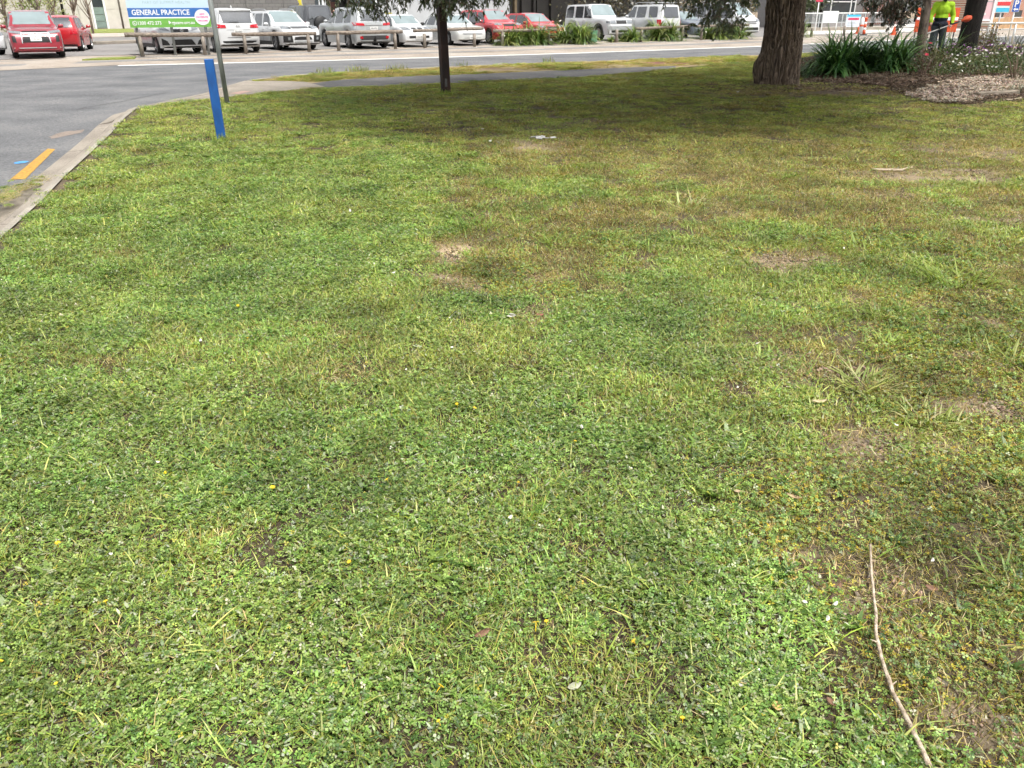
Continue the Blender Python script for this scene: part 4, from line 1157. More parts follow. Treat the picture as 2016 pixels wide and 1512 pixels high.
CARS = {  # profile: (x from -.5 rear to .5 nose, height as a share of H)
    'suv':   ([(-.5, .60), (-.49, .70), (-.455, .93), (-.42, .975), (-.30, 1.0), (-.02, 1.0), (.06, .975), (.225, .675), (.25, .655), (.40, .60), (.465, .535), (.49, .46), (.5, .38)], .61, .575),
    'sedan': ([(-.5, .58), (-.485, .67), (-.36, .705), (-.335, .715), (-.20, .94), (-.12, .99), (-.04, 1.0), (.03, .985), (.08, .95), (.235, .675), (.26, .655), (.40, .59), (.465, .52), (.49, .45), (.5, .38)], .63, .60),
    'hatch': ([(-.5, .58), (-.49, .68), (-.44, .86), (-.39, .95), (-.28, .995), (-.04, 1.0), (.04, .975), (.225, .67), (.25, .65), (.40, .59), (.465, .52), (.49, .45), (.5, .38)], .62, .58),
    'boxy':  ([(-.5, .56), (-.496, .72), (-.475, .96), (-.45, .985), (-.30, 1.0), (.0, 1.0), (.045, .98), (.15, .665), (.17, .65), (.40, .62), (.47, .585), (.492, .52), (.5, .44)], .605, .60),
    'van':   ([(-.5, .60), (-.495, .80), (-.47, .97), (-.42, 1.0), (.10, 1.0), (.18, .975), (.385, .60), (.40, .58), (.46, .50), (.49, .42), (.5, .34)], .56, .50),
}
WHEELS = {}
def wheel_meshes(rad, style):
    key = (round(rad, 2), style)
    if key in WHEELS: return WHEELS[key]
    rot = Matrix.Rotation(R(90), 4, 'X')
    w = .215; ri = rad * .66
    t = MB(); t.lathe([(ri, -w / 2), (rad * .93, -w / 2), (rad, -w * .33), (rad, w * .33), (rad * .93, w / 2), (ri, w / 2), (ri * .97, 0)], 26, rot, True)
    o1 = t.build('tyre', M_tyre, None, True)
    r_ = MB(); r_.lathe([(ri * .99, -w * .45), (ri * 1.0, w * .44), (ri * .93, w * .47), (ri * .90, w * .22), (ri * .2, w * .12), (.001, w * .12)], 26, rot)
    n = 5 if style == 'five' else 8
    for k in range(n):
        a = 2 * math.pi * k / n
        m_ = rot @ Matrix.Rotation(a, 4, 'Z')
        r_.prism([(ri * .12, -.035), (ri * .93, -.026), (ri * .93, .026), (ri * .12, .035)], w * .22, w * .42, m_)
    r_.lathe([(ri * .2, w * .2), (ri * .2, w * .44), (ri * .15, w * .46), (.001, w * .46)], 12, rot)
    o2 = r_.build('rim', M_rim)
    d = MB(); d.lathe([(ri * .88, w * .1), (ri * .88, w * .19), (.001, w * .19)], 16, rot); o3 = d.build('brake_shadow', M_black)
    res = [(o.data, o.name.split('.')[0]) for o in (o1, o2, o3)]
    for o in (o1, o2, o3): bpy.data.objects.remove(o)
    WHEELS[key] = res
    return res

def build_car(name, label, kind, pos, heading, pt, L=4.4, W=1.8, H=1.6, wr=.34, wb=.60, clear=.20, cladding=False, plate='', front=None, rear=None, win=None, group='cars parked along the log fence',
              rails=False, mirror=None, rim='five', tuck=.80, cat='car', sill=None, z=Z_LOT, screen=None, twotone=None, scoop=0):
    root = empty(name, (pos[0], pos[1], z), heading); tag(root, label, cat, group)
    prof, belt_r, belt_f = CARS[kind]
    px_ = np.array([p[0] for p in prof]) * L; pz = np.array([p[1] for p in prof]) * H
    hw = W / 2
    xw = (-wb / 2 * L - .015 * L, wb / 2 * L - .005 * L)
    xs = set(np.linspace(-.5, .5, 41) * L) | set(px_)
    for c in xw:
        for a in np.linspace(0, math.pi, 13): xs.add(c + (wr + .055) * math.cos(a))
    xs = sorted(xs); xs = [x for i, x in enumerate(xs) if i == 0 or x - xs[i - 1] > .004] ; xs[-1] = .5 * L
    def top(x): return float(np.interp(x, px_, pz))
    def belt(x): return min(float(np.interp(x, [-.5 * L, 0, .5 * L], [belt_r * H, (belt_r + belt_f) / 2 * H, belt_f * H])), top(x) - .03)
    def wid(x):
        t = abs(x) / L
        return hw * float(np.interp(t, [0, .34, .42, .465, .49, .5], [1, 1, .985, .94, .87, .80]))
    def bot(x):
        b = clear + (.10 if abs(x) > .47 * L else 0) * (abs(x) / L - .47) / .03 * (0.8 if x > 0 else 1.2)
        for c in xw:
            ra = wr + .055
            if abs(x - c) < ra: b = max(b, wr + math.sqrt(max(0, ra * ra - (x - c) ** 2)))
        return b
    secs = []
    for x in xs:
        w, zb, zt, z0 = wid(x), belt(x), top(x), bot(x)
        z0 = min(z0, zb - .12)
        g = min(1, max(0, (zt - zb - .03) / (.26 * H)))
        wr_ = w * (.93 - (.93 - tuck) * g)
        rc = .045 + (.075 if kind in ('boxy', 'van') else .055) * g
        sec = [(w * .80, z0), (w * .965, z0 + .015), (w * .995, z0 + .30 * (zb - z0)), (w, z0 + .62 * (zb - z0)), (w * .985, zb - .035), (w * .955, zb)]
        sec += [(w * .955 + (wr_ - w * .955) * .5, zb + (zt - rc - zb) * .5 if zt - rc > zb else zb + .3 * (zt - zb)), (wr_, max(zt - rc, zb + .45 * (zt - zb))), (wr_ * .93, zt - rc * .28 if g > .02 else zb + .75 * (zt - zb)), (wr_ * .55, zt - rc * .03), (0, zt)]
        secs.append(sec)
    n = len(secs[0]); full = []
    for x, sec in zip(xs, secs):
        full += [(x, y, z_) for y, z_ in sec] + [(x, -y, z_) for y, z_ in sec[-2::-1]]
    m2 = 2 * n - 1; fs = []
    for i in range(len(xs) - 1):
        for j in range(m2):
            j2 = (j + 1) % m2
            fs.append((i * m2 + j, i * m2 + j2, (i + 1) * m2 + j2, (i + 1) * m2 + j))
    fs.append(tuple(range(m2 - 1, -1, -1))); fs.append(tuple(range((len(xs) - 1) * m2, len(xs) * m2)))
    body = mesh_obj('body', full, fs, pt, root, True)
    bm = bmesh.new(); bm.from_mesh(body.data); bmesh.ops.recalc_face_normals(bm, faces=bm.faces[:])
    for e in bm.edges:
        if len(e.link_faces) == 2 and e.calc_face_angle(0) > .75: e.smooth = False
    bm.to_mesh(body.data)
    bvh = BVHTree.FromBMesh(bm); bm.free()
    def decal(nm, m_, q, ax, nu=6, nv=3, off=.012, parent=None, dup=True):
        """a panel laid on the body: q = 4 corners in (y,z) for nose/tail or (x,z) for the side"""
        sides = (1, -1) if (ax == 's' and dup) else (1,)
        out = None
        for sd in sides:
            vs = []; vn = []
            q0, q1, q2, q3 = [Vector((*p, 0)) for p in q]
            for i in range(nu + 1):
                for j in range(nv + 1):
                    u, v = i / nu, j / nv
                    p = (q0 * (1 - u) + q1 * u) * (1 - v) + (q3 * (1 - u) + q2 * u) * v
                    if ax == 'f': o_, d_ = Vector((L, p.x, p.y)), Vector((-1, 0, 0))
                    elif ax == 'r': o_, d_ = Vector((-L, p.x, p.y)), Vector((1, 0, 0))
                    else: o_, d_ = Vector((p.x, 3 * sd, p.y)), Vector((0, -sd, 0))
                    hit = bvh.ray_cast(o_, d_)
                    if hit[0] is None: hit = bvh.find_nearest(o_ + d_ * (L / 2 if ax != 's' else 2))
                    h_, n_ = hit[0], hit[1]
                    if n_.dot(d_) > 0: n_ = -n_
                    vs.append(h_ + (n_ - d_ * .3).normalized() * off); vn.append(n_)
            k = (nu + 1) * (nv + 1)
            fl = [(i * (nv + 1) + j, (i + 1) * (nv + 1) + j, (i + 1) * (nv + 1) + j + 1, i * (nv + 1) + j + 1) for i in range(nu) for j in range(nv)]
            rim_ = [i * (nv + 1) for i in range(nu + 1)] + [nu * (nv + 1) + j for j in range(1, nv + 1)] + [i * (nv + 1) + nv for i in range(nu - 1, -1, -1)] + [j for j in range(nv - 1, 0, -1)]
            back = {r: k + a for a, r in enumerate(rim_)}
            vs2 = vs + [vs[r] - vn[r] * (off + .02) for r in rim_]
            fl += [(a, b, back[b], back[a]) for a, b in zip(rim_, rim_[1:] + rim_[:1])]
            out = mesh_obj(nm, vs2, fl, m_, parent or root, False)
            bb = bmesh.new(); bb.from_mesh(out.data); bmesh.ops.recalc_face_normals(bb, faces=bb.faces[:])
            for f_ in bb.faces: f_.smooth = True
            for e in bb.edges:
                if e.is_manifold and e.calc_face_angle(0) > .6: e.smooth = False
            bb.to_mesh(out.data); bb.free()
        return out
    def both(nm, m_, q, ax, **k):
        decal(nm, m_, q, ax, **k); return decal(nm, m_, [(-p[0], p[1]) for p in q], ax, **k)
    # underside, so that arches look into the dark
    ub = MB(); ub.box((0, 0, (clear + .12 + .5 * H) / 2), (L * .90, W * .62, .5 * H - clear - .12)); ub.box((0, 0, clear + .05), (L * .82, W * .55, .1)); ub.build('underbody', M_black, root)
    # wheels
    for c in xw:
        for sd in (1, -1):
            we = bpy.data.objects.new('wheel', None); we.location = (c, sd * (hw - .115), wr); we.rotation_euler = (0, 0, math.pi if sd > 0 else 0); link(we, root)
            for me, nm in wheel_meshes(wr, rim):
                o = bpy.data.objects.new(nm, me); link(o, we)
    # glass
    cw = [p for p in prof if p[0] > 0]
    i_roof = max(i for i, p in enumerate(prof) if p[1] >= .945 and p[0] > -.1)
    x0, z0 = prof[i_roof + 1][0] * L, prof[i_roof + 1][1] * H     # cowl
    zt_ = prof[i_roof][1] * H
    wt = hw * tuck
    decal('windscreen', screen or M_screen, [(-hw * .86, z0 + .035), (hw * .86, z0 + .035), (wt * .88, zt_ - .015), (-wt * .88, zt_ - .015)], 'f', nu=10, nv=5, off=.008)
    zbm = (belt_r + belt_f) / 2 * H
    zr = H * .935
    defaults = {'suv': [(.20, .02, .085, .015), (-.01, -.20, -.015, -.19), (-.23, -.385, -.215, -.36)], 'sedan': [(.205, .02, .095, .015), (-.01, -.205, -.01, -.165), (-.225, -.27, -.195, -.21)],
                'hatch': [(.20, .01, .085, .005), (-.02, -.25, -.025, -.23), (-.275, -.37, -.26, -.33)], 'boxy': [(.135, -.03, .055, -.035), (-.06, -.225, -.06, -.225), (-.27, -.45, -.27, -.44)],
                'van': [(.33, .12, .215, .12), (.09, -.16, .09, -.16), (-.19, -.45, -.19, -.44)]}
    for (a, b, c_, d_) in (win or defaults[kind]):
        zb1, zb2 = belt(a * L) + .03, belt(b * L) + .03
        decal('side_window', M_glass, [(a * L, zb1), (b * L, zb2), (d_ * L, zr - (.03 if kind != 'boxy' else 0)), (c_ * L, zr - (.02 if kind != 'boxy' else 0))], 's', nu=6, nv=3, off=.006)
    # door seams and handles
    for xd in ((.015, -.205) if kind in ('suv', 'sedan') else ((.0, -.245) if kind == 'hatch' else (-.045, -.245))):
        decal('door_seam', M_black, [(xd * L - .005, clear + .14), (xd * L + .005, clear + .14), (xd * L + .005, belt(xd * L) - .02), (xd * L - .005, belt(xd * L) - .02)], 's', nu=1, nv=6, off=.003)
        decal('door_handle', pt, [(xd * L + .06, zbm - .13), (xd * L + .22, zbm - .13), (xd * L + .22, zbm - .095), (xd * L + .06, zbm - .095)], 's', nu=3, nv=1, off=.03)
    # mirrors
    for sd in (1, -1):
        mb = MB(); xm = x0 - .03 * L - .15
        mb.lathe([(.001, -.10), (.075, -.09), (.10, -.02), (.095, .05), (.06, .09), (.001, .10)], 12, Matrix.Translation((xm, sd * (hw + .075), zbm + .10)) @ Matrix.Rotation(R(90), 4, 'X') @ Matrix.Diagonal((.75, .72, 1, 1)))
        mb.tube([(xm, sd * hw * .93, zbm + .02), (xm, sd * (hw + .03), zbm + .06)], .022, 6)
        mb.build('mirror', mirror or pt, root, True)
    if rails:
        for sd in (1, -1):
            mb = MB(); y = sd * wt * .90
            mb.tube([(-.34 * L, y, H - .05), (-.31 * L, y, H + .035), (-.15 * L, y, H + .05), (.0, y, H + .035), (.03 * L, y, H - .03)], .022, 6)
            mb.build('roof_rail', rails if rails is not True else M_silverpl, root, True)
    if cladding:
        decal('side_cladding', M_dkgrey, [(xw[0] + wr + .07, clear + .02), (xw[1] - wr - .07, clear + .02), (xw[1] - wr - .07, clear + .17), (xw[0] + wr + .07, clear + .17)], 's', nu=8, nv=1, off=.012)
        for c in xw:
            for sd in (1, -1):
                vs = []; fs2 = []
                for i, a in enumerate(np.linspace(-.10, math.pi + .10, 15)):
                    for rr_, yo in ((wr + .05, .012), (wr + .12, .010), (wr + .12, -.03)):
                        x_ = c + rr_ * math.cos(a); z_ = wr + rr_ * math.sin(a)
                        vs.append((x_, sd * (wid(x_) * .995 + yo), max(z_, clear)))
                for i in range(14):
                    for j in range(2): fs2.append((i * 3 + j, (i + 1) * 3 + j, (i + 1) * 3 + j + 1, i * 3 + j + 1))
                mesh_obj('arch_trim', vs, fs2, M_dkgrey, root)
    # nose and tail
    for f in (front or []):
        nm, m_, q = f[0], f[1], f[2]; kw = f[4] if len(f) > 4 else {}
        (both if f[3] else decal)(nm, m_, [(y * hw, z_ * H) for y, z_ in q], 'f', **kw)
    for f in (rear or []):
        nm, m_, q = f[0], f[1], f[2]; kw = f[4] if len(f) > 4 else {}
        (both if f[3] else decal)(nm, m_, [(y * hw, z_ * H) for y, z_ in q], 'r', **kw)
    def put_plate(zc, back, txt, yc=0.0):
        pw, ph = (.186, .067)
        d = 'r' if back else 'f'
        po = decal('number_plate', M_plate, [(yc - pw, zc - ph), (yc + pw, zc - ph), (yc + pw, zc + ph), (yc - pw, zc + ph)], d, nu=4, nv=1, off=.03)
        if txt:
            o_ = Vector((-L if back else L, yc, zc)); hit = bvh.ray_cast(o_, Vector((1 if back else -1, 0, 0)))
            xx = hit[0].x + (-.046 if back else .046)
            text_mesh(txt, .10, M_ptext, root, (xx, yc, zc), (R(90), 0, R(-90 if back else 90)), 'plate_lettering', .001, width=.30)
    root['_'] = 0; del root['_']
    return root, decal, both, put_plate, bvh
M_silverpl = mat('silver_trim', (.40, .41, .42), .4, .05, 6, metal=.5)

# standard pieces, in shares of half width and height
def lampsF(zc=.52, h=.07, y0=.50, y1=.93, m=M_lamp, lift=.02): return ('headlight', m, [(y0, zc - h / 2), (y1, zc - h / 2 + lift), (y1, zc + h / 2 + lift), (y0, zc + h / 2)], True, dict(nu=6, nv=3, off=.012))
def grille(zc=.50, h=.06, y=.42, m=M_black): return ('grille', m, [(-y, zc - h / 2), (y, zc - h / 2), (y, zc + h / 2), (-y, zc + h / 2)], False, dict(nu=6, nv=2, off=.010))
def intake(zc=.27, h=.09, y=.55, m=M_black): return ('air_intake', m, [(-y, zc - h / 2), (y, zc - h / 2), (y, zc + h / 2), (-y, zc + h / 2)], False, dict(nu=6, nv=2, off=.012))
def bumperlow(z0=.12, z1=.22, y=.90, m=M_black): return ('lower_bumper', m, [(-y, z0), (y, z0), (y, z1), (-y, z1)], False, dict(nu=10, nv=2, off=.010))
def bar(nm, m, z, h, y0, y1, off=.018): return (nm, m, [(y0, z - h / 2), (y1, z - h / 2), (y1, z + h / 2), (y0, z + h / 2)], False, dict(nu=6, nv=1, off=off))
def pair(nm, m, q, off=.014, nu=5, nv=3): return (nm, m, q, True, dict(nu=nu, nv=nv, off=off))
def rwin(z0, z1, y0=.80, y1=.66, m=M_glass): return ('rear_window', m, [(-y0, z0), (y0, z0), (y1, z1), (-y1, z1)], False, dict(nu=8, nv=4, off=.008))

NEAR = math.atan2(-NV.y, -NV.x)          # heading of a car that noses up to the fence
AWAY = NEAR + math.pi
def park(px, t, L):
    """car centre: its near end lies t metres behind the fence in image column px"""
    q = colpt(px, FENCE0 + NV * t, U, .35)
    return q + NV * (L / 2)

# 1 white car cut by the left edge
p = park(-62, 2.60, 4.6)
c = build_car('parked_car', 'white car mostly cut off by the left edge of the photo', 'sedan', p, NEAR + .25, P_white, 4.6, 1.8, 1.46, .32, front=[lampsF(), grille(), intake(), bumperlow()])
# 2 red SUV nosing the kerb
p = park(80, -0.65, 4.36)
c = build_car('parked_car', 'dark red SUV with silver and black front facing us, far left', 'suv', p, NEAR - .03, P_red, 4.36, 1.81, 1.66, .345, cladding=True,
    front=[pair('headlight', M_lamp, [(.48, .500), (.92, .530), (.93, .575), (.50, .555)]), bar('grille', M_black, .545, .022, -.46, .46), bar('grille_bar', M_chrome, .515, .022, -.47, .47, .024), ('radiator_grille', M_black, [(-.50, .33), (.50, .33), (.46, .445), (-.46, .445)], False, dict(nu=6, nv=3, off=.012)),
           pair('chrome_blade', M_chrome, [(.505, .31), (.545, .31), (.51, .53), (.475, .53)], .022, 2, 5), pair('fog_lamp', M_black, [(.72, .33), (.86, .34), (.86, .46), (.74, .47)], .016),
           bumperlow(.10, .20, .88), bar('skid_plate', M_silverpl, .215, .02, -.86, .86, .02)])
c[3](.66, False, 'V192 DLX')
mb = MB()
for a in (90, 210, 330): mb.prism([(0, 0), (.03, .017), (.06, 0), (.03, -.017)], 0, .008, Matrix.Translation((2.19, 0, .862)) @ Matrix.Rotation(R(90), 4, 'Z') @ Matrix.Rotation(R(90), 4, 'X') @ Matrix.Rotation(R(a), 4, 'Z'))
mb.build('front_emblem', M_chrome, c[0])
# 3 red hatchback behind it, tail towards us
p = park(141, 4.80, 3.9)
c = build_car('parked_car', 'bright red hatchback seen from behind beside the red SUV', 'hatch', p, AWAY - .25, P_red2, 3.9, 1.7, 1.48, .30,
    rear=[rwin(.66, .93), pair('tail_light', M_tail, [(.62, .47), (.93, .48), (.90, .62), (.66, .60)]), bumperlow(.12, .20, .85)])
c[3](.50, True, 'S418 BRK')
# 4 white small SUV behind the sign
p = park(352, -0.25, 4.3)
c = build_car('parked_car', 'white small SUV facing us behind the blue and green sign', 'suv', p, NEAR + .10, P_white, 4.3, 1.77, 1.62, .335, cladding=True,
    front=[pair('headlight', M_lamp, [(.50, .53), (.86, .56), (.92, .64), (.62, .61)]), ('grille', M_black, [(-.34, .50), (.34, .50), (.38, .565), (-.38, .565)], False, dict(nu=5, nv=2, off=.012)),
           ('air_intake', M_black, [(-.62, .16), (.62, .16), (.40, .33), (-.40, .33)], False, dict(nu=6, nv=3, off=.012)), pair('fog_lamp', M_black, [(.62, .20), (.92, .20), (.92, .36), (.72, .30)]), bumperlow(.11, .17, .88)])
c[3](.68, False, 'S174 BJU')
mb = MB()
for sd in (1, -1): mb.prism([(.0, -.012), (.10, .035), (.10, .05), (.0, .012)], 0, .01, Matrix.Translation((2.155, 0, .87)) @ Matrix.Rotation(R(90), 4, 'Z') @ Matrix.Rotation(R(90), 4, 'X') @ Matrix.Diagonal((sd, 1, 1, 1)))
mb.lathe([(.05, 0), (.065, .008), (.05, .012), (.035, .008)], 16, Matrix.Translation((2.155, 0, .87)) @ Matrix.Rotation(R(90), 4, 'Y'), True)
mb.build('front_emblem', M_chrome, c[0])
# 5 white large SUV, tail towards us
p = park(478, -0.65, 4.76)
c = build_car('parked_car', 'white large SUV seen from behind next to the grey pole', 'suv', p, AWAY - .04, P_white, 4.76, 1.89, 1.72, .36, cladding=False, tuck=.78,
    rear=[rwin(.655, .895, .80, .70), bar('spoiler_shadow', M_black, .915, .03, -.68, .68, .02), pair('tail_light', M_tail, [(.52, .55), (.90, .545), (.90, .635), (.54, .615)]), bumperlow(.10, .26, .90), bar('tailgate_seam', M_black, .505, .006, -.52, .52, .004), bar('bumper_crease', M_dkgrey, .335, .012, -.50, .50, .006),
          ('wiper', M_black, [(-.05, .665), (.36, .675), (.36, .685), (-.05, .685)], False, dict(nu=3, nv=1, off=.022))])
c[3](.80, True, 'S818 BKD')
mb = MB(); mb.lathe([(.05, 0), (.045, .05), (.015, .11), (.001, .12)], 8, Matrix.Translation((-1.5, 0, 1.70)) @ Matrix.Diagonal((2.2, .6, 1, 1))); mb.build('roof_antenna', P_white, c[0], True)
text_mesh('KIA', .10, M_chrome, c[0], (-2.40, 0, 1.02), (R(90), 0, R(-90)), 'tail_emblem', .004)
# 6 pale car deeper in the lot
p = park(527, 8.10, 4.5)
c = build_car('parked_car', 'pale car deeper in the lot between two white SUVs', 'sedan', p, NEAR + .0, P_white, 4.5, 1.76, 1.5, .31, front=[lampsF(), grille(), intake()], group='cars deeper in the car park')
# 7 white wagon facing us
p = park(588, -0.35, 4.8)
c = build_car('parked_car', 'white wagon with roof rails and black bumper facing us', 'suv', p, NEAR + .10, P_white, 4.8, 1.84, 1.62, .35, cladding=True, rails=True,
    front=[pair('headlight', M_lamp, [(.55, .525), (.92, .54), (.93, .60), (.58, .59)]), pair('lamp_surround', M_black, [(.46, .545), (.56, .53), (.57, .59), (.48, .575)]), bar('grille', M_black, .565, .05, -.42, .42, .012), bar('grille_bar', M_chrome, .575, .014, -.43, .43, .022), bar('grille_bar', M_chrome, .548, .01, -.41, .41, .022),
           ('air_intake', M_black, [(-.46, .26), (.46, .26), (.40, .335), (-.40, .335)], False, dict(nu=6, nv=2, off=.012)), pair('fog_surround', M_black, [(.52, .20), (.93, .20), (.93, .37), (.55, .37)]), pair('fog_lamp', M_lamp, [(.66, .26), (.78, .26), (.78, .33), (.66, .33)], .03), bumperlow(.11, .18, .88), bar('skid_plate', M_silverpl, .215, .03, -.45, .45, .024)])
c[3](.64, False, 'S462 ABF')
# 8 dark four-wheel drive with spare wheel, deeper
p = park(629, 8.60, 4.9)
c = build_car('parked_car', 'dark grey four-wheel drive with spare wheel on its tailgate', 'boxy', p, AWAY + .05, P_grey, 4.9, 1.9, 1.92, .39, group='cars deeper in the car park', rear=[rwin(.62, .93, .80, .74), pair('tail_light', M_tail, [(.78, .40), (.93, .40), (.93, .55), (.80, .55)]), bumperlow(.16, .28, .9)])
mb = MB(); mb.lathe([(.001, 0), (.30, 0), (.37, .05), (.38, .16), (.32, .22), (.001, .22)], 24, Matrix.Translation((-2.43, 0, .98)) @ Matrix.Rotation(R(-90), 4, 'Y')); mb.build('spare_wheel', M_black, c[0], True)
# 9 silver SUV, tail three-quarter
p = park(736, -0.60, 4.89)
c = build_car('parked_car', 'silver SUV with tow ball seen from behind at an angle', 'suv', p, AWAY + .02, P_silver, 4.89, 1.92, 1.75, .37, cladding=False, tuck=.77,
    rear=[rwin(.66, .925, .82, .68), pair('tail_light', M_tail, [(.46, .545), (.94, .555), (.93, .625), (.50, .60)]), ('number_recess', P_silver, [(-.42, .42), (.42, .42), (.34, .54), (-.34, .54)], False, dict(nu=4, nv=2, off=.012)), ('bumper_insert', M_dkgrey, [(-.70, .17), (.70, .17), (.66, .31), (-.66, .31)], False, dict(nu=8, nv=2, off=.014)),
          pair('reflector', M_tail, [(.58, .235), (.74, .235), (.73, .295), (.60, .295)], .024), bar('tailgate_strip', M_chrome, .56, .012, -.42, .42, .02), bumperlow(.10, .15, .85)])
c[3](.845, True, 'S906 AWC')
mb = MB(); mb.box((-2.47, 0, .33), (.16, .12, .10), None, .02); mb.tube([(-2.53, 0, .34), (-2.56, 0, .40), (-2.56, 0, .45)], [.03, .025, .02], 8); mb.lathe([(.001, -.04), (.035, -.025), (.04, 0), (.03, .03), (.001, .04)], 10, Matrix.Translation((-2.56, 0, .49))); mb.build('tow_ball', M_black, c[0], True)
# 10 white sedan
p = park(823, -0.25, 4.2)
c = build_car('parked_car', 'white sedan with black mirrors facing right of us, left of the brown post', 'sedan', p, NEAR + .04, P_white, 4.2, 1.71, 1.44, .30, mirror=M_black,
    front=[pair('headlight', M_lamp, [(.44, .50), (.90, .51), (.90, .60), (.50, .58)]), pair('grille', M_dkgrey, [(.05, .535), (.33, .535), (.32, .575), (.06, .575)]), ('air_intake', M_black, [(-.62, .27), (.62, .27), (.62, .335), (-.62, .335)], False, dict(nu=6, nv=1, off=.010)), bumperlow(.11, .16, .85, P_white)])
c[3](.43, False, 'XKB 283')
# 11 silver white sedan right of the post
p = park(929, -0.25, 4.7)
c = build_car('parked_car', 'pale silver sedan with split grille, just right of the brown post', 'sedan', p, NEAR + .02, P_offw, 4.7, 1.78, 1.43, .30, mirror=M_black,
    front=[pair('headlight', M_lamp, [(.48, .48), (.92, .50), (.92, .57), (.50, .565)]), pair('grille', M_black, [(.06, .50), (.30, .46), (.42, .565), (.10, .565)]), ('lower_grille', M_black, [(-.52, .16), (.52, .16), (.52, .24), (-.52, .24)], False, dict(nu=6, nv=1, off=.010)), bar('bumper_strip', M_silverpl, .37, .05, -.88, .88, .012), bumperlow(.10, .14, .85)])
c[3](.36, False, 'WAK 162')
# 12 red small SUV
p = park(1006, 0.15, 4.3)
c = build_car('parked_car', 'red SUV behind the leftmost green clump of the fence', 'suv', p, NEAR + .02, P_pinkred, 4.3, 1.78, 1.62, .34, front=[lampsF(.56, .06), grille(.54), intake(), bumperlow()])
# 13 red coupe
p = park(1088, 0.55, 4.1)
c = build_car('parked_car', 'red hatchback left of the tall white four-wheel drive', 'hatch', p, NEAR + .04, P_red2, 4.1, 1.72, 1.45, .31, win=[(.20, -.09, .085, -.09), (-.12, -.31, -.12, -.27)], front=[lampsF(), grille(), intake(), bumperlow()])
# 14 tall white four-wheel drive
p = park(1226, 0.15, 4.7)
c = build_car('parked_car', 'tall white boxy four-wheel drive with black side steps and chrome grille', 'boxy', p, NEAR - .05, P_white, 4.7, 1.80, 1.88, .39, cladding=True, clear=.30, mirror=M_black, rim='eight', tuck=.86,
    front=[pair('headlight', M_lamp, [(.42, .46), (.80, .46), (.80, .545), (.44, .545)]), pair('indicator', M_lamp, [(.82, .47), (.95, .48), (.95, .535), (.82, .535)]), ('grille', M_black, [(-.38, .46), (.38, .46), (.38, .545), (-.38, .545)], False, dict(nu=4, nv=2, off=.012)), bar('grille_bar', M_chrome, .55, .014, -.84, .84, .022), ('bumper', M_silverpl, [(-.92, .30), (.92, .30), (.92, .40), (-.92, .40)], False, dict(nu=10, nv=2, off=.05)), bumperlow(.18, .28, .88)])
for sd in (1, -1):
    mb = MB(); mb.box((-.15, sd * .93, .40), (1.9, .14, .06), None, .02); mb.build('side_step', M_black, c[0])
    c[1]('side_stripe', M_dkgrey, [(-1.0, .56), (.93, .56), (.93, .72), (-1.0, .72)], 's', nu=6, nv=1, off=.008, dup=False) if sd > 0 else None
c[1]('side_stripe', M_dkgrey, [(-1.0, .52), (.93, .52), (.93, .70), (-1.0, .70)], 's', nu=6, nv=1, off=.009)
# 15 white wagon with roof rack, tail towards us
p = park(1318, 1.25, 4.8)
c = build_car('parked_car', 'white four-wheel drive wagon with roof rack seen from behind', 'boxy', p, AWAY + .02, P_white, 4.8, 1.85, 1.86, .38, tuck=.80, win=[(.135, -.03, .055, -.035), (-.06, -.225, -.06, -.225), (-.29, -.44, -.27, -.42)],
    rear=[rwin(.60, .92, .84, .72), pair('tail_light', M_tail, [(.80, .38), (.95, .38), (.95, .56), (.82, .56)]), bumperlow(.18, .30, .92, M_silverpl)])
c[3](.90, True, '')
for sd in (1, -1):
    mb = MB(); mb.tube([(-1.9, sd * .62, 1.94), (-.1, sd * .62, 1.96), (.2, sd * .60, 1.90)], .025, 6)
    for x_ in (-1.8, -.9, 0): mb.tube([(x_, sd * .62, 1.82), (x_, sd * .62, 1.95)], .02, 6)
    mb.build('roof_rail', M_silverpl, c[0], True)
mb = MB()
for x_ in (-1.6, -1.1, -.6, -.1): mb.box((x_, 0, 1.965), (.05, 1.24, .03))
mb.build('roof_rack', M_silverpl, c[0])
# 16 slate small car
p = park(1385, 0.65, 4.0)
c = build_car('parked_car', 'slate blue small car half hidden behind drooping leaves', 'hatch', p, NEAR - .02, P_blue, 4.0, 1.70, 1.48, .31, rim='five', front=[lampsF(), grille(), intake(), bumperlow()])
# 17 white van
p = park(1478, 1.25, 4.8)
c = build_car('parked_van', 'white van left of the big tree trunk', 'van', p, NEAR + .0, P_white, 4.8, 1.80, 2.0, .33, cat='van', rails=M_silverpl, front=[lampsF(.45, .07), bar('grille', M_dkgrey, .42, .03, -.5, .5), bar('grille', M_dkgrey, .37, .02, -.5, .5), intake(.22, .08, .7), bumperlow(.10, .15, .9)])
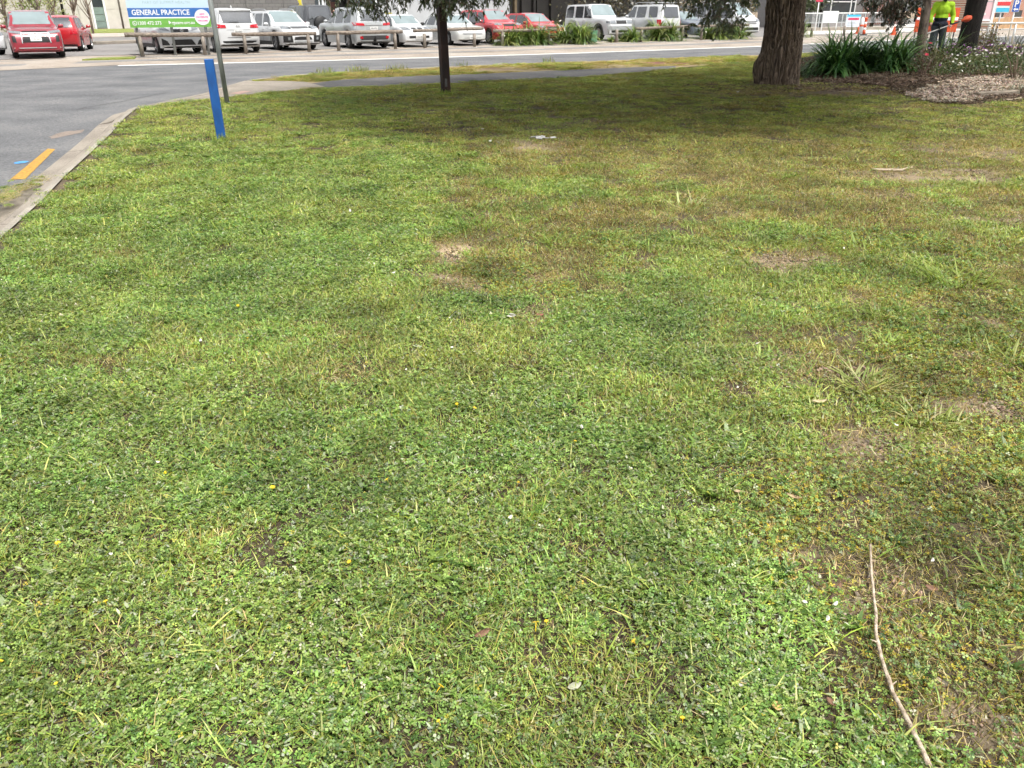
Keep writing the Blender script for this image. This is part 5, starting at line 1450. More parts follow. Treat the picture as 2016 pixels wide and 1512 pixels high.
# ================================================================== log fence, signs, posts
M_logs = mat('log_timber', (.155, .125, .10), .9, .3, 3, bump=.4, bscale=14, col2=(.27, .225, .185), stretch=(1.5, 6, 6))
M_postw = mat('pale_post_timber', (.22, .19, .16), .9, .25, 4, bump=.3, col2=(.33, .29, .25))
M_galv = mat('galvanised_steel', (.22, .235, .235), .55, .18, 10, metal=.1, col2=(.33, .35, .35), stretch=(1, 1, .3))
def fence_pt(px, t=0.0): return colpt(px, FENCE0 + NV * (t - .85), U, .3)
def log_rail(pa, pb, z0, z1, r_, label, posts, i):
    """a round log rail on its posts; the posts may stand clear of it"""
    a, b = fence_pt(pa), fence_pt(pb); root = empty('log_fence', (a.x, a.y, Z_LOT - .03)); tag(root, label, 'fence', 'log fence lengths along the car park')
    rr = random.Random(i); d = b - a
    mb = MB(); n = 8
    mb.tube([d * (k / n) + Vector((0, 0, z0 + (z1 - z0) * k / n + rr.gauss(0, .006))) for k in range(n + 1)], [r_ * (1 + rr.uniform(-.07, .07)) for _ in range(n + 1)], 10)
    mb.build('rail', M_logs, root, True)
    for px, h in posts:
        q = fence_pt(px) - a
        mb = MB(); mb.lathe([(.075, -.05), (.075, h - .02), (.06, h), (.001, h + .005)], 10, Matrix.Translation((q.x, q.y, 0))); mb.build('post', M_postw, root, True)
log_rail(251, 431, .78, .74, .085, 'log rail in front of the white SUV under the sign, leftmost fence length', [(279, .78), (402, .74)], 1)
log_rail(460, 624, .72, .72, .08, 'log rail in front of the white wagon with roof rails', [(483, .72), (608, .72)], 2)
log_rail(644, 793, .72, .72, .08, 'log rail in front of the silver SUV', [(666, .72), (778, .70)], 3)
log_rail(815, 950, .74, .80, .07, 'log rail behind the brown post in front of two pale sedans', [(836, .62), (934, .58)], 4)
log_rail(972, 1095, .68, .68, .075, 'log rail between the green clumps in front of the red cars', [(989, .66), (1080, .66)], 5)
log_rail(1250, 1356, .66, .72, .075, 'log rail in front of the white wagon with roof rack', [(1262, .66), (1343, .70)], 6)
log_rail(1369, 1472, .72, .74, .075, 'log rail with green clumps left of the big tree trunk', [(1381, .70), (1456, .72)], 7)
for px, h, lab in ((1214, .62, 'short timber post by the front wheel of the tall four-wheel drive'), (1598, .52, 'short timber post right of the big tree trunk, left one'), (1662, .58, 'short timber post in front of the white railing, right one')):
    q = fence_pt(px); mb = MB(); mb.lathe([(.085, -.05), (.085, h - .02), (.07, h), (.001, h + .005)], 10)
    o = mb.build('timber_post', M_postw, None, True, loc=(q.x, q.y, Z_LOT - .03)); tag(o, lab, 'post')

# ---- strappy green clumps along the fence
for i, (px, w, h, n, lab) in enumerate(((1002, 1.1, .78, 170, 'leftmost green strappy clump at the log fence'), (1055, 1.4, .88, 230, 'bushy green strappy clump in front of the red hatchback'), (1127, 1.6, .90, 250, 'large green strappy clump left of the green box'), (1243, .8, .62, 110, 'small pale green strappy clump by the tall four-wheel drive'),
                                        (1312, 1.8, .95, 260, 'wide green strappy clump in front of the roof-rack wagon'), (1409, 1.5, .78, 190, 'green strappy clump behind drooping gum leaves'), (1452, .9, .80, 110, 'strappy clump at the end of the fence beside the white van'), (1570, .8, .75, 90, 'green strappy clump just right of the big tree trunk'), (1208, .45, .28, 40, 'tiny green tuft behind the short timber post'))):
    q = fence_pt(px, .28); strap_plant('agapanthus', (q.x, q.y, Z_LOT), w * 1.1, .8, h * 1.5, int(n * 2.4), AGAL, lab, 'plant', 'strappy plants along the log fence', 20 + i, .05, 6)

# green service box
q = fence_pt(1166, .25); mb = MB(); mb.box((0, 0, .26), (.42, .36, .52), None, .02); mb.box((0, 0, .545), (.46, .40, .05), None, .015)
o = mb.build('service_box', mat('green_box_paint', (.10, .26, .16), .5), None, False, loc=(q.x, q.y, Z_LOT)); o.rotation_euler = (0, 0, RZ); tag(o, 'small green service box beside a strappy clump', 'utility box')

# ---- the medical centre sign
S_blue = mat('sign_pale_blue', (.42, .54, .65), .45, .02, 2); S_royal = mat('sign_royal_blue', (.030, .12, .36), .45, .03, 2); S_green = mat('sign_green', (.13, .34, .06), .45, .03, 2)
S_white = mat('sign_white', (.66, .67, .68), .45, .02, 2); S_pink = mat('sign_pink_lettering', (.70, .10, .32), .5); S_greytx = mat('sign_grey_lettering', (.30, .42, .40), .5)
sg = fence_pt(345, .22)
SW, ZB, KZ = 3.05, 1.00, .75
ang = RZ - R(8)
sign = empty('clinic_sign', (sg.x, sg.y, Z_LOT), ang); tag(sign, 'blue and green general practice sign on three posts', 'sign')
sx = 0.0
for x_ in (-1.30, .0, 1.30):
    mb = MB(); mb.tube([(x_ - .02, .06, -.05), (x_, .06, 2.4)], .055, 10); mb.build('sign_post', M_galv, sign, True)
def panel(nm, m, x0, x1, z0, z1, y, th=.012): mb = MB(); mb.box(((x0 + x1) / 2, y, (z0 + z1) / 2), (x1 - x0, th, z1 - z0)); return mb.build(nm, m, sign)
L0, L1 = sx - SW / 2, sx + SW / 2
panel('board', S_blue, L0, L1, ZB, 2.5, -.01, .05)
panel('green_band', S_green, L0, L1, ZB, ZB + .44 * KZ, -.041)
panel('white_strip', S_white, L0, L1, ZB + .44 * KZ, ZB + .50 * KZ, -.041)
panel('blue_band', S_royal, L0, L1, ZB + .50 * KZ, ZB + .94 * KZ, -.041)
rt = (R(90), 0, 0)
text_mesh('GENERAL PRACTICE', .27, S_white, sign, (sx - .31, -.049, ZB + .72 * KZ), rt, width=2.15, bold=.006)
text_mesh('PART OF SUMMIT HEALTH', .15, S_greytx, sign, (sx - .05, -.037, ZB + 1.20 * KZ), rt, width=1.75, space=1.2)
text_mesh('1300 472 273', .17, S_white, sign, (sx - .80, -.049, ZB + .21 * KZ), rt, width=.86, bold=.003)
text_mesh('gpcare.org.au', .17, S_white, sign, (sx + .47, -.049, ZB + .22 * KZ), rt, width=.86, bold=.003)
mb = MB(); mb.lathe([(.075, 0), (.085, .004), (.075, .008), (.065, .004)], 16, Matrix.Translation((sx - 1.34, -.05, ZB + .16)) @ Matrix.Rotation(R(90), 4, 'X'), True); mb.tube([(sx - 1.37, -.052, ZB + .19), (sx - 1.36, -.052, ZB + .14), (sx - 1.31, -.052, ZB + .125)], .012, 5); mb.build('phone_symbol', S_white, sign)
mb = MB(); mb.prism([(0, 0), (0, .15), (.11, .05), (.05, .05)], 0, .008, Matrix.Translation((sx - .08, -.05, ZB + .10)) @ Matrix.Rotation(R(90), 4, 'X')); mb.build('pointer_symbol', S_white, sign)
mb = MB(); mb.lathe([(.29, 0), (.29, .014), (.001, .014)], 32, Matrix.Translation((sx + 1.22, -.045, ZB + .36)) @ Matrix.Rotation(R(90), 4, 'X')); mb.build('white_roundel', S_white, sign)
for t_, z_, w_, sz in (('NEW', .47, .22, .10), ('PATIENTS', .36, .45, .10), ('WELCOME', .23, .38, .08)):
    text_mesh(t_, sz, S_pink, sign, (sx + 1.22, -.062, ZB + z_), rt, width=w_, bold=.003)

# ---- posts on the lawn
M_bluep = mat('blue_post_paint', (.001, .062, .25), .55, .2, 9, col2=(.004, .09, .33), stretch=(1, 1, .4), bump=.08)
q = G(437, 277); mb = MB(); mb.box((0, 0, .49), (.112, .10, 1.10), None, .006)
o = mb.build('blue_post', M_bluep, None, False, loc=(q.x, q.y, -.02)); o.rotation_euler = (0, R(-.4), R(14)); tag(o, 'bright blue square post standing on the lawn', 'post')
q = G(448, 205); mb = MB(); mb.tube([(0, 0, -.05), (-.03, 0, 1.6), (-.06, 0, 3.2)], .044, 16); mb.lathe([(.05, 0), (.05, .03), (.001, .05)], 12, Matrix.Translation((-.06, 0, 3.19)))
o = mb.build('sign_pole', M_galv, None, True, loc=(q.x, q.y, 0)); tag(o, 'grey galvanised steel pole behind the blue post', 'pole')
M_rust = mat('rusty_dark_steel', (.013, .007, .006), .75, .3, 4, col2=(.045, .017, .012), stretch=(2, 2, .6), bump=.2)
q = G(878, 184); mb = MB(); mb.box((0, 0, 1.75), (.165, .165, 3.6), None, .012)
root = empty('brown_post', (q.x, q.y, 0), R(28)); root.rotation_euler = (0, R(-1.2), R(28)); tag(root, 'dark brown square post standing on the lawn under gum leaves', 'post')
mb.build('shaft', M_rust, root)
mb = MB(); mb.box((-.02, -.084, .22), (.05, .004, .16)); mb.build('torn_sticker', mat('old_sticker', (.10, .095, .09), .8), root)
# guy wire patch of dirt at the feet
for (px, py, w_, lab, seed) in ((437, 280, .22, 'unmown grass tuft around the foot of the blue post', 1), (878, 187, .28, 'unmown grass tuft around the foot of the brown post', 2)):
    q = G(px, py); rr = random.Random(seed); vs, fs, ti = [], [], []
    for i in range(190):
        a = rr.uniform(0, 6.28); blade(vs, fs, ti, (w_ * .5 * math.cos(a) * rr.uniform(.5, 1.2), w_ * .5 * math.sin(a) * rr.uniform(.5, 1.2), 0), rr.uniform(0, 6.28), rr.uniform(.05, .16), .005, rr.uniform(.1, .8), rr.uniform(.2, 1), vary(rr.choice(GREENS), rr), 3)
    o = mesh_obj('grass_tuft', vs, fs, M_grass, None, False, np.array(ti), loc=(q.x, q.y, 0)); tag(o, lab, 'grass')

# ================================================================== buildings behind the car park
B_wall = mat('pale_wall_panel', (.52, .49, .45), .8, .06, 2, bump=.05); B_block = None
def brick_mat(name, c1, c2, mortar, w, h, rough=.9):
    m, nt, N, L = _nt(name)
    out = N.new('ShaderNodeOutputMaterial'); b = N.new('ShaderNodeBsdfPrincipled'); L.new(b.outputs[0], out.inputs[0]); b.inputs['Roughness'].default_value = rough
    tc = N.new('ShaderNodeTexCoord'); mp = N.new('ShaderNodeMapping'); mp.inputs['Rotation'].default_value = (R(-90), 0, 0)
    L.new(tc.outputs['Object'], mp.inputs[0])
    br = N.new('ShaderNodeTexBrick'); br.inputs['Scale'].default_value = 1; br.inputs['Brick Width'].default_value = w; br.inputs['Row Height'].default_value = h
    br.inputs['Mortar Size'].default_value = .012; br.inputs['Color1'].default_value = (*c1, 1); br.inputs['Color2'].default_value = (*c2, 1); br.inputs['Mortar'].default_value = (*mortar, 1)
    L.new(mp.outputs[0], br.inputs['Vector']); L.new(br.outputs['Color'], b.inputs['Base Color'])
    bp = N.new('ShaderNodeBump'); bp.inputs['Strength'].default_value = .5; L.new(br.outputs['Fac'], bp.inputs['Height']); bp.invert = True; L.new(bp.outputs[0], b.inputs['Normal'])
    return m
B_block = brick_mat('grey_block_wall', (.135, .13, .125), (.165, .16, .15), (.085, .082, .08), .42, .21)
B_brick = brick_mat('red_brick_wall', (.30, .10, .06), (.38, .15, .09), (.40, .34, .28), .24, .086)
B_light = mat('light_grey_render', (.40, .41, .42), .8, .06, 1.5); B_dark = mat('dark_shopfront', (.022, .020, .018), .5, .2, 2)
B_win = mat('office_window_glass', (.045, .055, .06), .06, .15, .6, spec=.8); B_frame = mat('white_window_frame', (.72, .73, .73), .5, .03, 5)
B_roof = mat('metal_roof', (.28, .29, .30), .5, .08, 3, metal=.3); B_green = mat('greenish_glass', (.20, .26, .24), .12, .1, 1.5)

TB = 21.0
def bldg_px(px, t=TB): return (colpt(px, FENCE0 + NV * t, U, 1.5) - FENCE0).dot(U)
s0 = bldg_px(418)
b0 = rowp(s0, TB, Z_LOT)
clinic = empty('clinic_building', b0, RZ); tag(clinic, 'low grey block clinic with dark entrance behind the car park', 'building')
def wl(px): return bldg_px(px) - s0
def wallbox(nm, m, xa, xb, za, zb, y0=0.0, th=.3, parent=None):
    mb = MB(); mb.box(((xa + xb) / 2, y0 + th / 2, (za + zb) / 2), (xb - xa, th, zb - za)); return mb.build(nm, m, parent or clinic)
xe1, xe2, xe3, xe4, xe5 = wl(622), wl(640), wl(756), wl(1003), wl(1135)
wallbox('block_wall', B_block, 0, xe1, 0, 4.4)
for k in (.34, .70): wallbox('pilaster', B_block, xe1 * k - .12, xe1 * k + .12, 0, 4.4, -.06, .06)
for (a_, b_, nm) in ((xe1, xe2, 'window'), (wl(702), xe3 - .5, 'window')):
    w_ = wallbox(nm, B_win, a_ + .06, b_ - .06, .3, 3.2, .10, .05)
    wallbox('frame', B_frame, b_ - .14, b_, .05, 3.3, .0, .12, w_); wallbox('sill', B_frame, a_ + .06, b_ - .14, .2, .3, -.02, .14, w_)
    wallbox('mullion', B_frame, (a_ + b_) / 2 - .03, (a_ + b_) / 2 + .03, .3, 3.2, .03, .07, w_)
wallbox('entrance_recess', B_dark, xe2, wl(702), 0, 3.4, 1.2, .2)
wallbox('entrance_door', mat('red_brown_door', (.10, .03, .02), .6), wl(656), wl(672), 0, 2.2, 1.12, .06)
for k, px in enumerate((652, 690, 699)): wallbox('door_frame', mat('timber_frame_%d' % k, (.10, .07, .045), .7) if k == 0 else B_dark, wl(px), wl(px) + .25, 0, 3.4, .6, .4)
wallbox('entrance_side', B_light, xe2 - .02, xe2 + .14, 0, 3.4, 0, 1.2)
wallbox('header', B_light, xe1, xe3, 3.4, 4.4)
wallbox('light_wall', B_light, xe3 - .4, xe4, 0, 4.4)
for px in (785, 800, 905): wallbox('wall_joint', B_frame, wl(px), wl(px) + .08, 0, 4.4, -.03, .03)
wallbox('shopfront', B_dark, xe4, xe5 + 6, 0, 4.2, .5, .2)
for px in (1016, 1030, 1053, 1060, 1088): wallbox('shop_pillar', mat('brown_pillar', (.13, .095, .055), .8) if px in (1016,) else B_dark, wl(px), wl(px) + .22, 0, 4.2, .2, .3)
wallbox('fascia', B_light, xe3 - .4, xe5 + 6, 4.4, 5.0, -.3, .5)
wallbox('roof', B_roof, -.3, xe5 + 6.2, 5.0, 5.15, -.5, 12)

# white panel building on the left
lb = G(40, 55.5, .0); lb2 = G(470, 53.0, .0)
Dl = 92.0
pa, pb = A(118, 54, Dl), A(430, 52, Dl + 8)
d = Vector((pb.x - pa.x, pb.y - pa.y, 0)); ln = d.length
hall = empty('panel_building', (pa.x, pa.y, 0), math.atan2(d.y, d.x)); tag(hall, 'white panel building with a tall narrow window, behind the red cars', 'building')
zb_ = min(pa.z, pb.z) - .1
def hx(px): return ln * (px - 118) / (430 - 118)
mb = MB(); mb.box((ln / 2 - 4, .3 + 5, 3 + zb_), (ln + 8, 10, 9)); mb.build('core', B_wall, hall)
for a_, b_ in ((104, 122), (122, 158), (158, 183), (209, 238), (238, 275), (275, 312), (312, 350), (350, 390), (390, 430)):
    for (z0, z1) in ((zb_, zb_ + 1.9), (zb_ + 1.93, zb_ + 3.9), (zb_ + 3.93, zb_ + 6)):
        mb = MB(); mb.box(((hx(a_) + hx(b_)) / 2, .21, (z0 + z1) / 2), (hx(b_) - hx(a_) - .05, .18, z1 - z0)); mb.build('wall_panel', B_wall, hall)
for z0, z1, m_ in ((zb_ + .1, zb_ + .72, B_green), (zb_ + .76, zb_ + 1.4, B_green), (zb_ + 1.44, zb_ + 2.1, B_green), (zb_ + 2.14, zb_ + 3.6, B_win)):
    mb = MB(); mb.box(((hx(183) + hx(209)) / 2, .25, (z0 + z1) / 2), (hx(209) - hx(183) - .3, .06, z1 - z0)); mb.build('window_pane', m_, hall)
for a_ in (183, 206.5): mb = MB(); mb.box((hx(a_) + .1, .2, zb_ + 3), (.18, .2, 6)); mb.build('window_frame', B_frame, hall)
for px in (237, 300): mb = MB(); mb.tube([(hx(px), .05, zb_), (hx(px), .05, zb_ + 6)], .09, 8); mb.build('downpipe', mat('grey_downpipe', (.16, .14, .13), .6), hall, True)
# lawn strip, footpath and kerb in front of it
M_farlawn = ground_mat('far_grass', [(.3, (.14, .17, .04)), (.6, (.20, .23, .06)), (.8, (.26, .27, .09))], .4, 3, .35, 1, .3, s3=20)
zl = zb_
c4 = [A(100, 56, 91), A(440, 54, 97), A(440, 66, 78), A(100, 74, 72)]
sheet('far_lawn', [(p_.x, p_.y) for p_ in c4], .16, M_farlawn, skirt=.2)
sheet('far_footpath', [(p_.x, p_.y) for p_ in (A(60, 74, 73), A(440, 66, 79), A(440, 70, 66), A(60, 84, 60))], .12, mat('far_concrete', (.36, .32, .28), .9, .12, 1), skirt=.16)
a_, b_ = A(185, 92, 47), A(275, 90, 49.5)
mb = MB(); d = Vector((b_.x - a_.x, b_.y - a_.y, 0)); mb.box((0, 0, .07), (d.length, .5, .18), None, .03); o = mb.build('kerb_island', M_conc, None, False, loc=((a_.x + b_.x) / 2, (a_.y + b_.y) / 2, Z_LOT)); o.rotation_euler = (0, 0, math.atan2(d.y, d.x)); tag(o, kind='structure')
# small grass verge island left of the fence
a_ = [fence_pt(158, -.9), fence_pt(262, -.9), fence_pt(266, .2), fence_pt(190, .25)]
sheet('verge_island', [(p_.x, p_.y) for p_ in a_], .03, M_farlawn, skirt=.2)
a_, b_ = fence_pt(150, -1.0), fence_pt(270, -1.0)

# bare spring trees at the left
def thin_tree(px, D, h, label, seed, leafy=True, pal=None, top=1.0):
    p_ = A(px, 40, D); rr = random.Random(seed); root = empty('spring_tree', (p_.x, p_.y, 0)); tag(root, label, 'tree', 'thin spring trees at the left')
    mb = MB(); tips = []
    mb.tube([(0, 0, -.1), (rr.gauss(0, .1), 0, h * .3), (rr.gauss(0, .15), rr.gauss(0, .1), h * .5)], [.11, .085, .07], 8)
    mb.build('trunk', M_bark2, root, True)
    mb = MB()
    for i in range(13):
        z_ = h * rr.uniform(.16, .5); az = rr.uniform(0, 6.28); q_ = Vector((0, 0, z_)); pts_ = [q_]
        v = Vector((math.cos(az) * .6, math.sin(az) * .6, .9)).normalized()
        for k in range(6):
            q_ = q_ + v * h * .09; v = (v + Vector((rr.gauss(0, .15), rr.gauss(0, .15), .08))).normalized(); pts_.append(q_.copy()); tips.append(q_.copy())
        mb.tube(pts_, [.04, .034, .028, .022, .016, .011, .006], 5)
    mb.build('branches', M_bark2, root, True)
    if leafy:
        pts_, dr = [], []
        for t_ in tips:
            for k in range(26): pts_.append(tuple(t_ + Vector((rr.gauss(0, .45), rr.gauss(0, .45), rr.gauss(0, .4))))); dr.append((rr.gauss(0, 1), rr.gauss(0, 1), rr.gauss(0, .6)))
        lnn = np.random.RandomState(seed).uniform(.09, .18, len(pts_)); leaves_mesh('crown', pts_, dr, lnn, lnn * .6, tint_cols(len(pts_), pal, seed), M_leaf, root, seed=seed)
SPR = [(.34, .36, .16), (.42, .42, .22), (.26, .30, .10), (.50, .50, .32)]
thin_tree(10, 62, 7, 'leftmost pale budding tree behind the white car', 1, True, SPR)
thin_tree(45, 66, 7, 'pale budding tree above the dark red SUV', 2, True, SPR)
thin_tree(80, 58, 6.5, 'bright green budding tree above the roof of the dark red SUV', 3, True, [(.17, .24, .035), (.24, .30, .06), (.30, .34, .12)])
thin_tree(108, 66, 7, 'pale budding tree left of the white panel building', 4, True, SPR)
thin_tree(150, 70, 7, 'bare leafless tree in front of the white panel building, left one', 5, False)
thin_tree(178, 72, 7, 'bare leafless tree beside the tall narrow window', 6, False)

# tall hedge and trees closing the view
def hedge(name, px0, px1, t, h, label, pal, seed, n=5000, m=None, depth=2.0, ls=.3, zmin=.0, cat='hedge'):
    a_ = colpt(px0, FENCE0 + NV * t, U, 1.5); b_ = colpt(px1, FENCE0 + NV * t, U, 1.5); d = b_ - a_
    rr = random.Random(seed); root = empty(name, (a_.x, a_.y, 0)); tag(root, label, cat)
    mb = MB()
    for i in range(max(3, int(d.length / 2))):
        q_ = d * rr.random(); mb.tube([(q_.x, q_.y, -.1), (q_.x + rr.gauss(0, .2), q_.y, h * .5), (q_.x + rr.gauss(0, .5), q_.y, h * .9)], [.16, .12, .04], 7)
    mb.build('trunks', M_bark3, root, True)['kind'] = 'stuff'
    lump = [(rr.random(), rr.uniform(zmin, 1), rr.uniform(.35, .9)) for _ in range(int(d.length * 4))]
    pts_, dr = [], []
    for i in range(n):
        u_, z_, s_ = rr.choice(lump); q_ = d * u_ + NV * rr.gauss(0, depth * .4)
        pts_.append((q_.x + rr.gauss(0, s_), q_.y + rr.gauss(0, s_ * .5), max(.05, h * z_ + rr.gauss(0, s_)))); dr.append((rr.gauss(0, 1), rr.gauss(0, 1), rr.gauss(-.2, .7)))
    lnn = np.random.RandomState(seed).uniform(.6, 1.2, n) * ls; leaves_mesh('crown', pts_, dr, lnn, lnn * .5, tint_cols(n, pal, seed), m or M_gum, root, seed=seed)
hedge('tree_belt', 1128, 1345, 17, 6, 'dark trees behind the white four-wheel drives', [(.05, .045, .022), (.08, .07, .03), (.035, .035, .018), (.12, .09, .05)], 3, 6000, zmin=.1, cat='trees')
hedge('tree_belt', 1340, 1480, 26, 6, 'sandy-leaved trees behind the white van', [(.26, .20, .10), (.20, .15, .07), (.12, .11, .05)], 4, 3500, cat='trees')
hedge('tree_belt', 1560, 1620, 14, 6, 'green trees just right of the big trunk', [(.05, .07, .022), (.07, .09, .03), (.035, .05, .018)], 5, 3000, zmin=.25, cat='trees', depth=1.0)
hedge('tree_belt', 1690, 1800, 10, 7, 'dark green trees above the safety bollards', [(.04, .055, .022), (.06, .07, .03), (.03, .04, .018)], 6, 5200, zmin=.42, cat='trees', depth=1.2)
hedge('tree_belt', 1790, 2300, 34, 7, 'distant trees at the right behind the school', [(.05, .07, .025), (.07, .09, .035)], 7, 5000, cat='trees')
hedge('tree_belt', -420, 125, 62, 7, 'distant pale trees at the far left', [(.26, .30, .13), (.20, .25, .09), (.33, .35, .19)], 8, 7000, cat='trees', ls=.35)
# ================================================================== the school side, right of the big trunk
M_whitem = mat('white_powder_coat', (.74, .75, .76), .45, .04, 6); M_railg = mat('grey_rail_paint', (.34, .36, .37), .5, .08, 6); M_silver_rail = mat('silver_rail', (.50, .50, .49), .4, .08, 6, metal=.4)
M_orange2 = mat('safety_orange', (.55, .075, .02), .55, .08, 6); M_reflect = mat('reflective_band', (.80, .80, .80), .4, .04, 9)
sheet('school_footpath', [rowp(bldg_px(1560, 1.4), 1.4), rowp(140, 1.4), rowp(140, 20), rowp(bldg_px(1560, 20), 20)], Z_LOT + .05, mat('pale_footpath', (.52, .50, .46), .9, .1, 1.5), skirt=.1)

def place(px, py, D):
    """foot point straight below that pixel at distance D, and the height of the pixel"""
    p = A(px, py, D); return Vector((p.x, p.y, 0)), p.z
def hgt(px, py, D): return A(px, py, D).z

# picket railing
D0, D1 = 66, 70
a_, _ = place(1566, 40, D0); b_, _ = place(1745, 40, D1); d = b_ - a_
root = empty('picket_railing', (a_.x, a_.y, Z_LOT)); tag(root, 'white topped picket railing in front of the school', 'railing')
ztop = hgt(1620, 28, 67); zlow = hgt(1620, 47, 67)
mb = MB(); mb.tube([(0, 0, ztop), d + Vector((0, 0, ztop))], .035, 8); mb.build('top_rail', M_whitem, root, True)
mb = MB(); mb.tube([(0, 0, zlow), d + Vector((0, 0, zlow))], .03, 8); mb.build('bottom_rail', M_railg, root, True)
for k in range(5):
    mb = MB(); q = d * (k / 4); mb.box((q.x, q.y, ztop / 2), (.07, .07, ztop)); mb.build('post', M_railg, root)
mb = MB()
for k in range(96): q = d * ((k + .5) / 96); mb.box((q.x, q.y, (ztop + zlow) / 2), (.02, .02, ztop - zlow))
o = mb.build('pickets', M_railg, root); o['kind'] = 'stuff'
mb = MB(); q = d * .42; mb.box((d.x * .5, d.y * .5, .14), (d.length, .3, .28), Matrix.Rotation(math.atan2(d.y, d.x), 3, 'Z')); mb.build('plinth', M_conc, root)

def board_sign(name, label, px0, px1, py0, py1, D, face, pyfoot, legs=2, legm=None, th=.05, bands=(), tilt=0, legext=0.0, cat='sign'):
    a_, z1 = place(px0, py0, D); b_, _ = place(px1, py0, D); z0 = hgt((px0 + px1) / 2, py1, D)
    w_ = (b_ - a_).length; c_ = (a_ + b_) / 2
    root = empty(name, (c_.x, c_.y, Z_LOT), tilt); tag(root, label, cat)
    mb = MB(); mb.box((0, 0, (z0 + z1) / 2), (w_, th, z1 - z0)); mb.build('board', face, root)
    for k in range(legs):
        x_ = (-w_ / 2 + w_ * k / (legs - 1)) if legs > 1 else 0
        mb = MB(); mb.tube([(x_, .04, -.1), (x_, .04, z1 + legext)], .035, 8); mb.build('leg', legm or M_whitem, root, True)
    for (x0, x1, y0, y1, m_, nm) in bands:
        mb = MB(); mb.box(((x0 + x1) / 2 * w_, -th / 2 - .006, z0 + (y0 + y1) / 2 * (z1 - z0)), ((x1 - x0) * w_, .008, (y1 - y0) * (z1 - z0))); mb.build(nm, m_, root)
    return root, w_, z0, z1
S_aqua = mat('sign_aqua', (.05, .42, .65), .5, .05, 4); S_crim = mat('sign_crimson', (.50, .04, .10), .5, .05, 4); S_grey = mat('sign_pale_grey', (.55, .60, .68), .5, .05, 4)
board_sign('notice_board', 'blank pale board on two white legs before the railing', 1622, 1651, 24, 47, 62, mat('pale_board', (.66, .72, .71), .5, .03, 3), 62)
board_sign('notice_board', 'small sign with aqua and crimson bands on the railing', 1668, 1694, 31, 55, 63, S_grey, 60, bands=((-.5, .5, .84, 1.0, S_aqua, 'aqua_band'), (-.4, .42, .56, .74, S_crim, 'crimson_band'), (-.4, .2, .36, .40, M_railg, 'text_line'), (-.4, .3, .24, .28, M_railg, 'text_line'), (-.4, .1, .12, .16, M_railg, 'text_line')))
q, zt_ = place(1613, 0, 62)
root = empty('white_pole', (q.x, q.y, Z_LOT)); tag(root, 'thin white pole with a red plate left of the blank board', 'pole')
mb = MB(); mb.tube([(0, 0, -.1), (0, 0, 2.6)], .04, 8); mb.build('shaft', M_whitem, root, True)
mb = MB(); mb.box((0, -.05, 2.3), (.5, .03, .55), None, .01); mb.build('red_plate', mat('red_sign_face', (.5, .04, .08), .5), root)

# school building with dark windows and a red-brown slat screen
a_, _ = place(1600, 20, 80); b_, _ = place(1770, 20, 88); d = b_ - a_; ln = d.length
root = empty('school_building', (a_.x, a_.y, Z_LOT), math.atan2(d.y, d.x)); tag(root, 'school building with dark windows and red-brown slat screen', 'building')
mb = MB(); mb.box((ln / 2, 3.2, 2.2), (ln, 6, 4.4)); mb.build('wall', mat('grey_school_wall', (.24, .23, .23), .8), root)
for k, (x0, x1) in enumerate(((.06, .20), (.22, .42), (.44, .47))):
    mb = MB(); mb.box((ln * (x0 + x1) / 2, .17, 1.7), (ln * (x1 - x0), .06, 2.4)); w_ = mb.build('window', B_win, root)
    mb = MB(); mb.box((ln * x1 + .05, .14, 1.7), (.12, .1, 2.6)); mb.box((ln * (x0 + x1) / 2, .14, 2.2), (ln * (x1 - x0), .1, .08)); mb.build('frame', B_frame, w_)
M_slat = mat('red_brown_slat', (.20, .095, .075), .7, .2, 3)
for k in range(20):
    mb = MB(); mb.box((ln * (.50 + .024 * k), -.6, 2.0), (.14, .06, 3.6)); mb.build('slat', M_slat, root)
mb = MB(); mb.box((ln * .73, -.52, .9), (ln * .5, .05, .1)); mb.box((ln * .73, -.52, 2.6), (ln * .5, .05, .1)); mb.build('slat_rail', M_railg, root)
mb = MB(); mb.box((ln / 2, 3, 4.5), (ln + .6, 7.5, .18)); mb.build('roof', B_roof, root)

# brick building at the right edge
a_, _ = place(1955, 20, 70); b_, _ = place(2200, 20, 80); d = b_ - a_; ln = d.length
root = empty('brick_building', (a_.x, a_.y, Z_LOT), math.atan2(d.y, d.x)); tag(root, 'red brick building at the right edge behind the parking sign', 'building')
mb = MB(); mb.box((ln / 2, 3, 2.5), (ln, 6, 5)); mb.build('wall', B_brick, root)
mb = MB(); mb.box((ln / 2, -.06, .45), (ln, .1, .9)); mb.build('plinth', mat('tan_plinth', (.42, .26, .14), .85, .2, 3), root)
for k in range(3):
    mb = MB(); mb.box((1.0 + k * 2.6, -.02, 1.15), (1.1, .06, .5)); w_ = mb.build('window', B_win, root)
    mb = MB(); mb.box((1.0 + k * 2.6, -.04, .86), (1.3, .14, .07)); mb.build('sill', B_frame, w_)
mb = MB(); mb.box((ln / 2, 3, 5.1), (ln + .6, 7, .2)); mb.build('roof', B_roof, root)

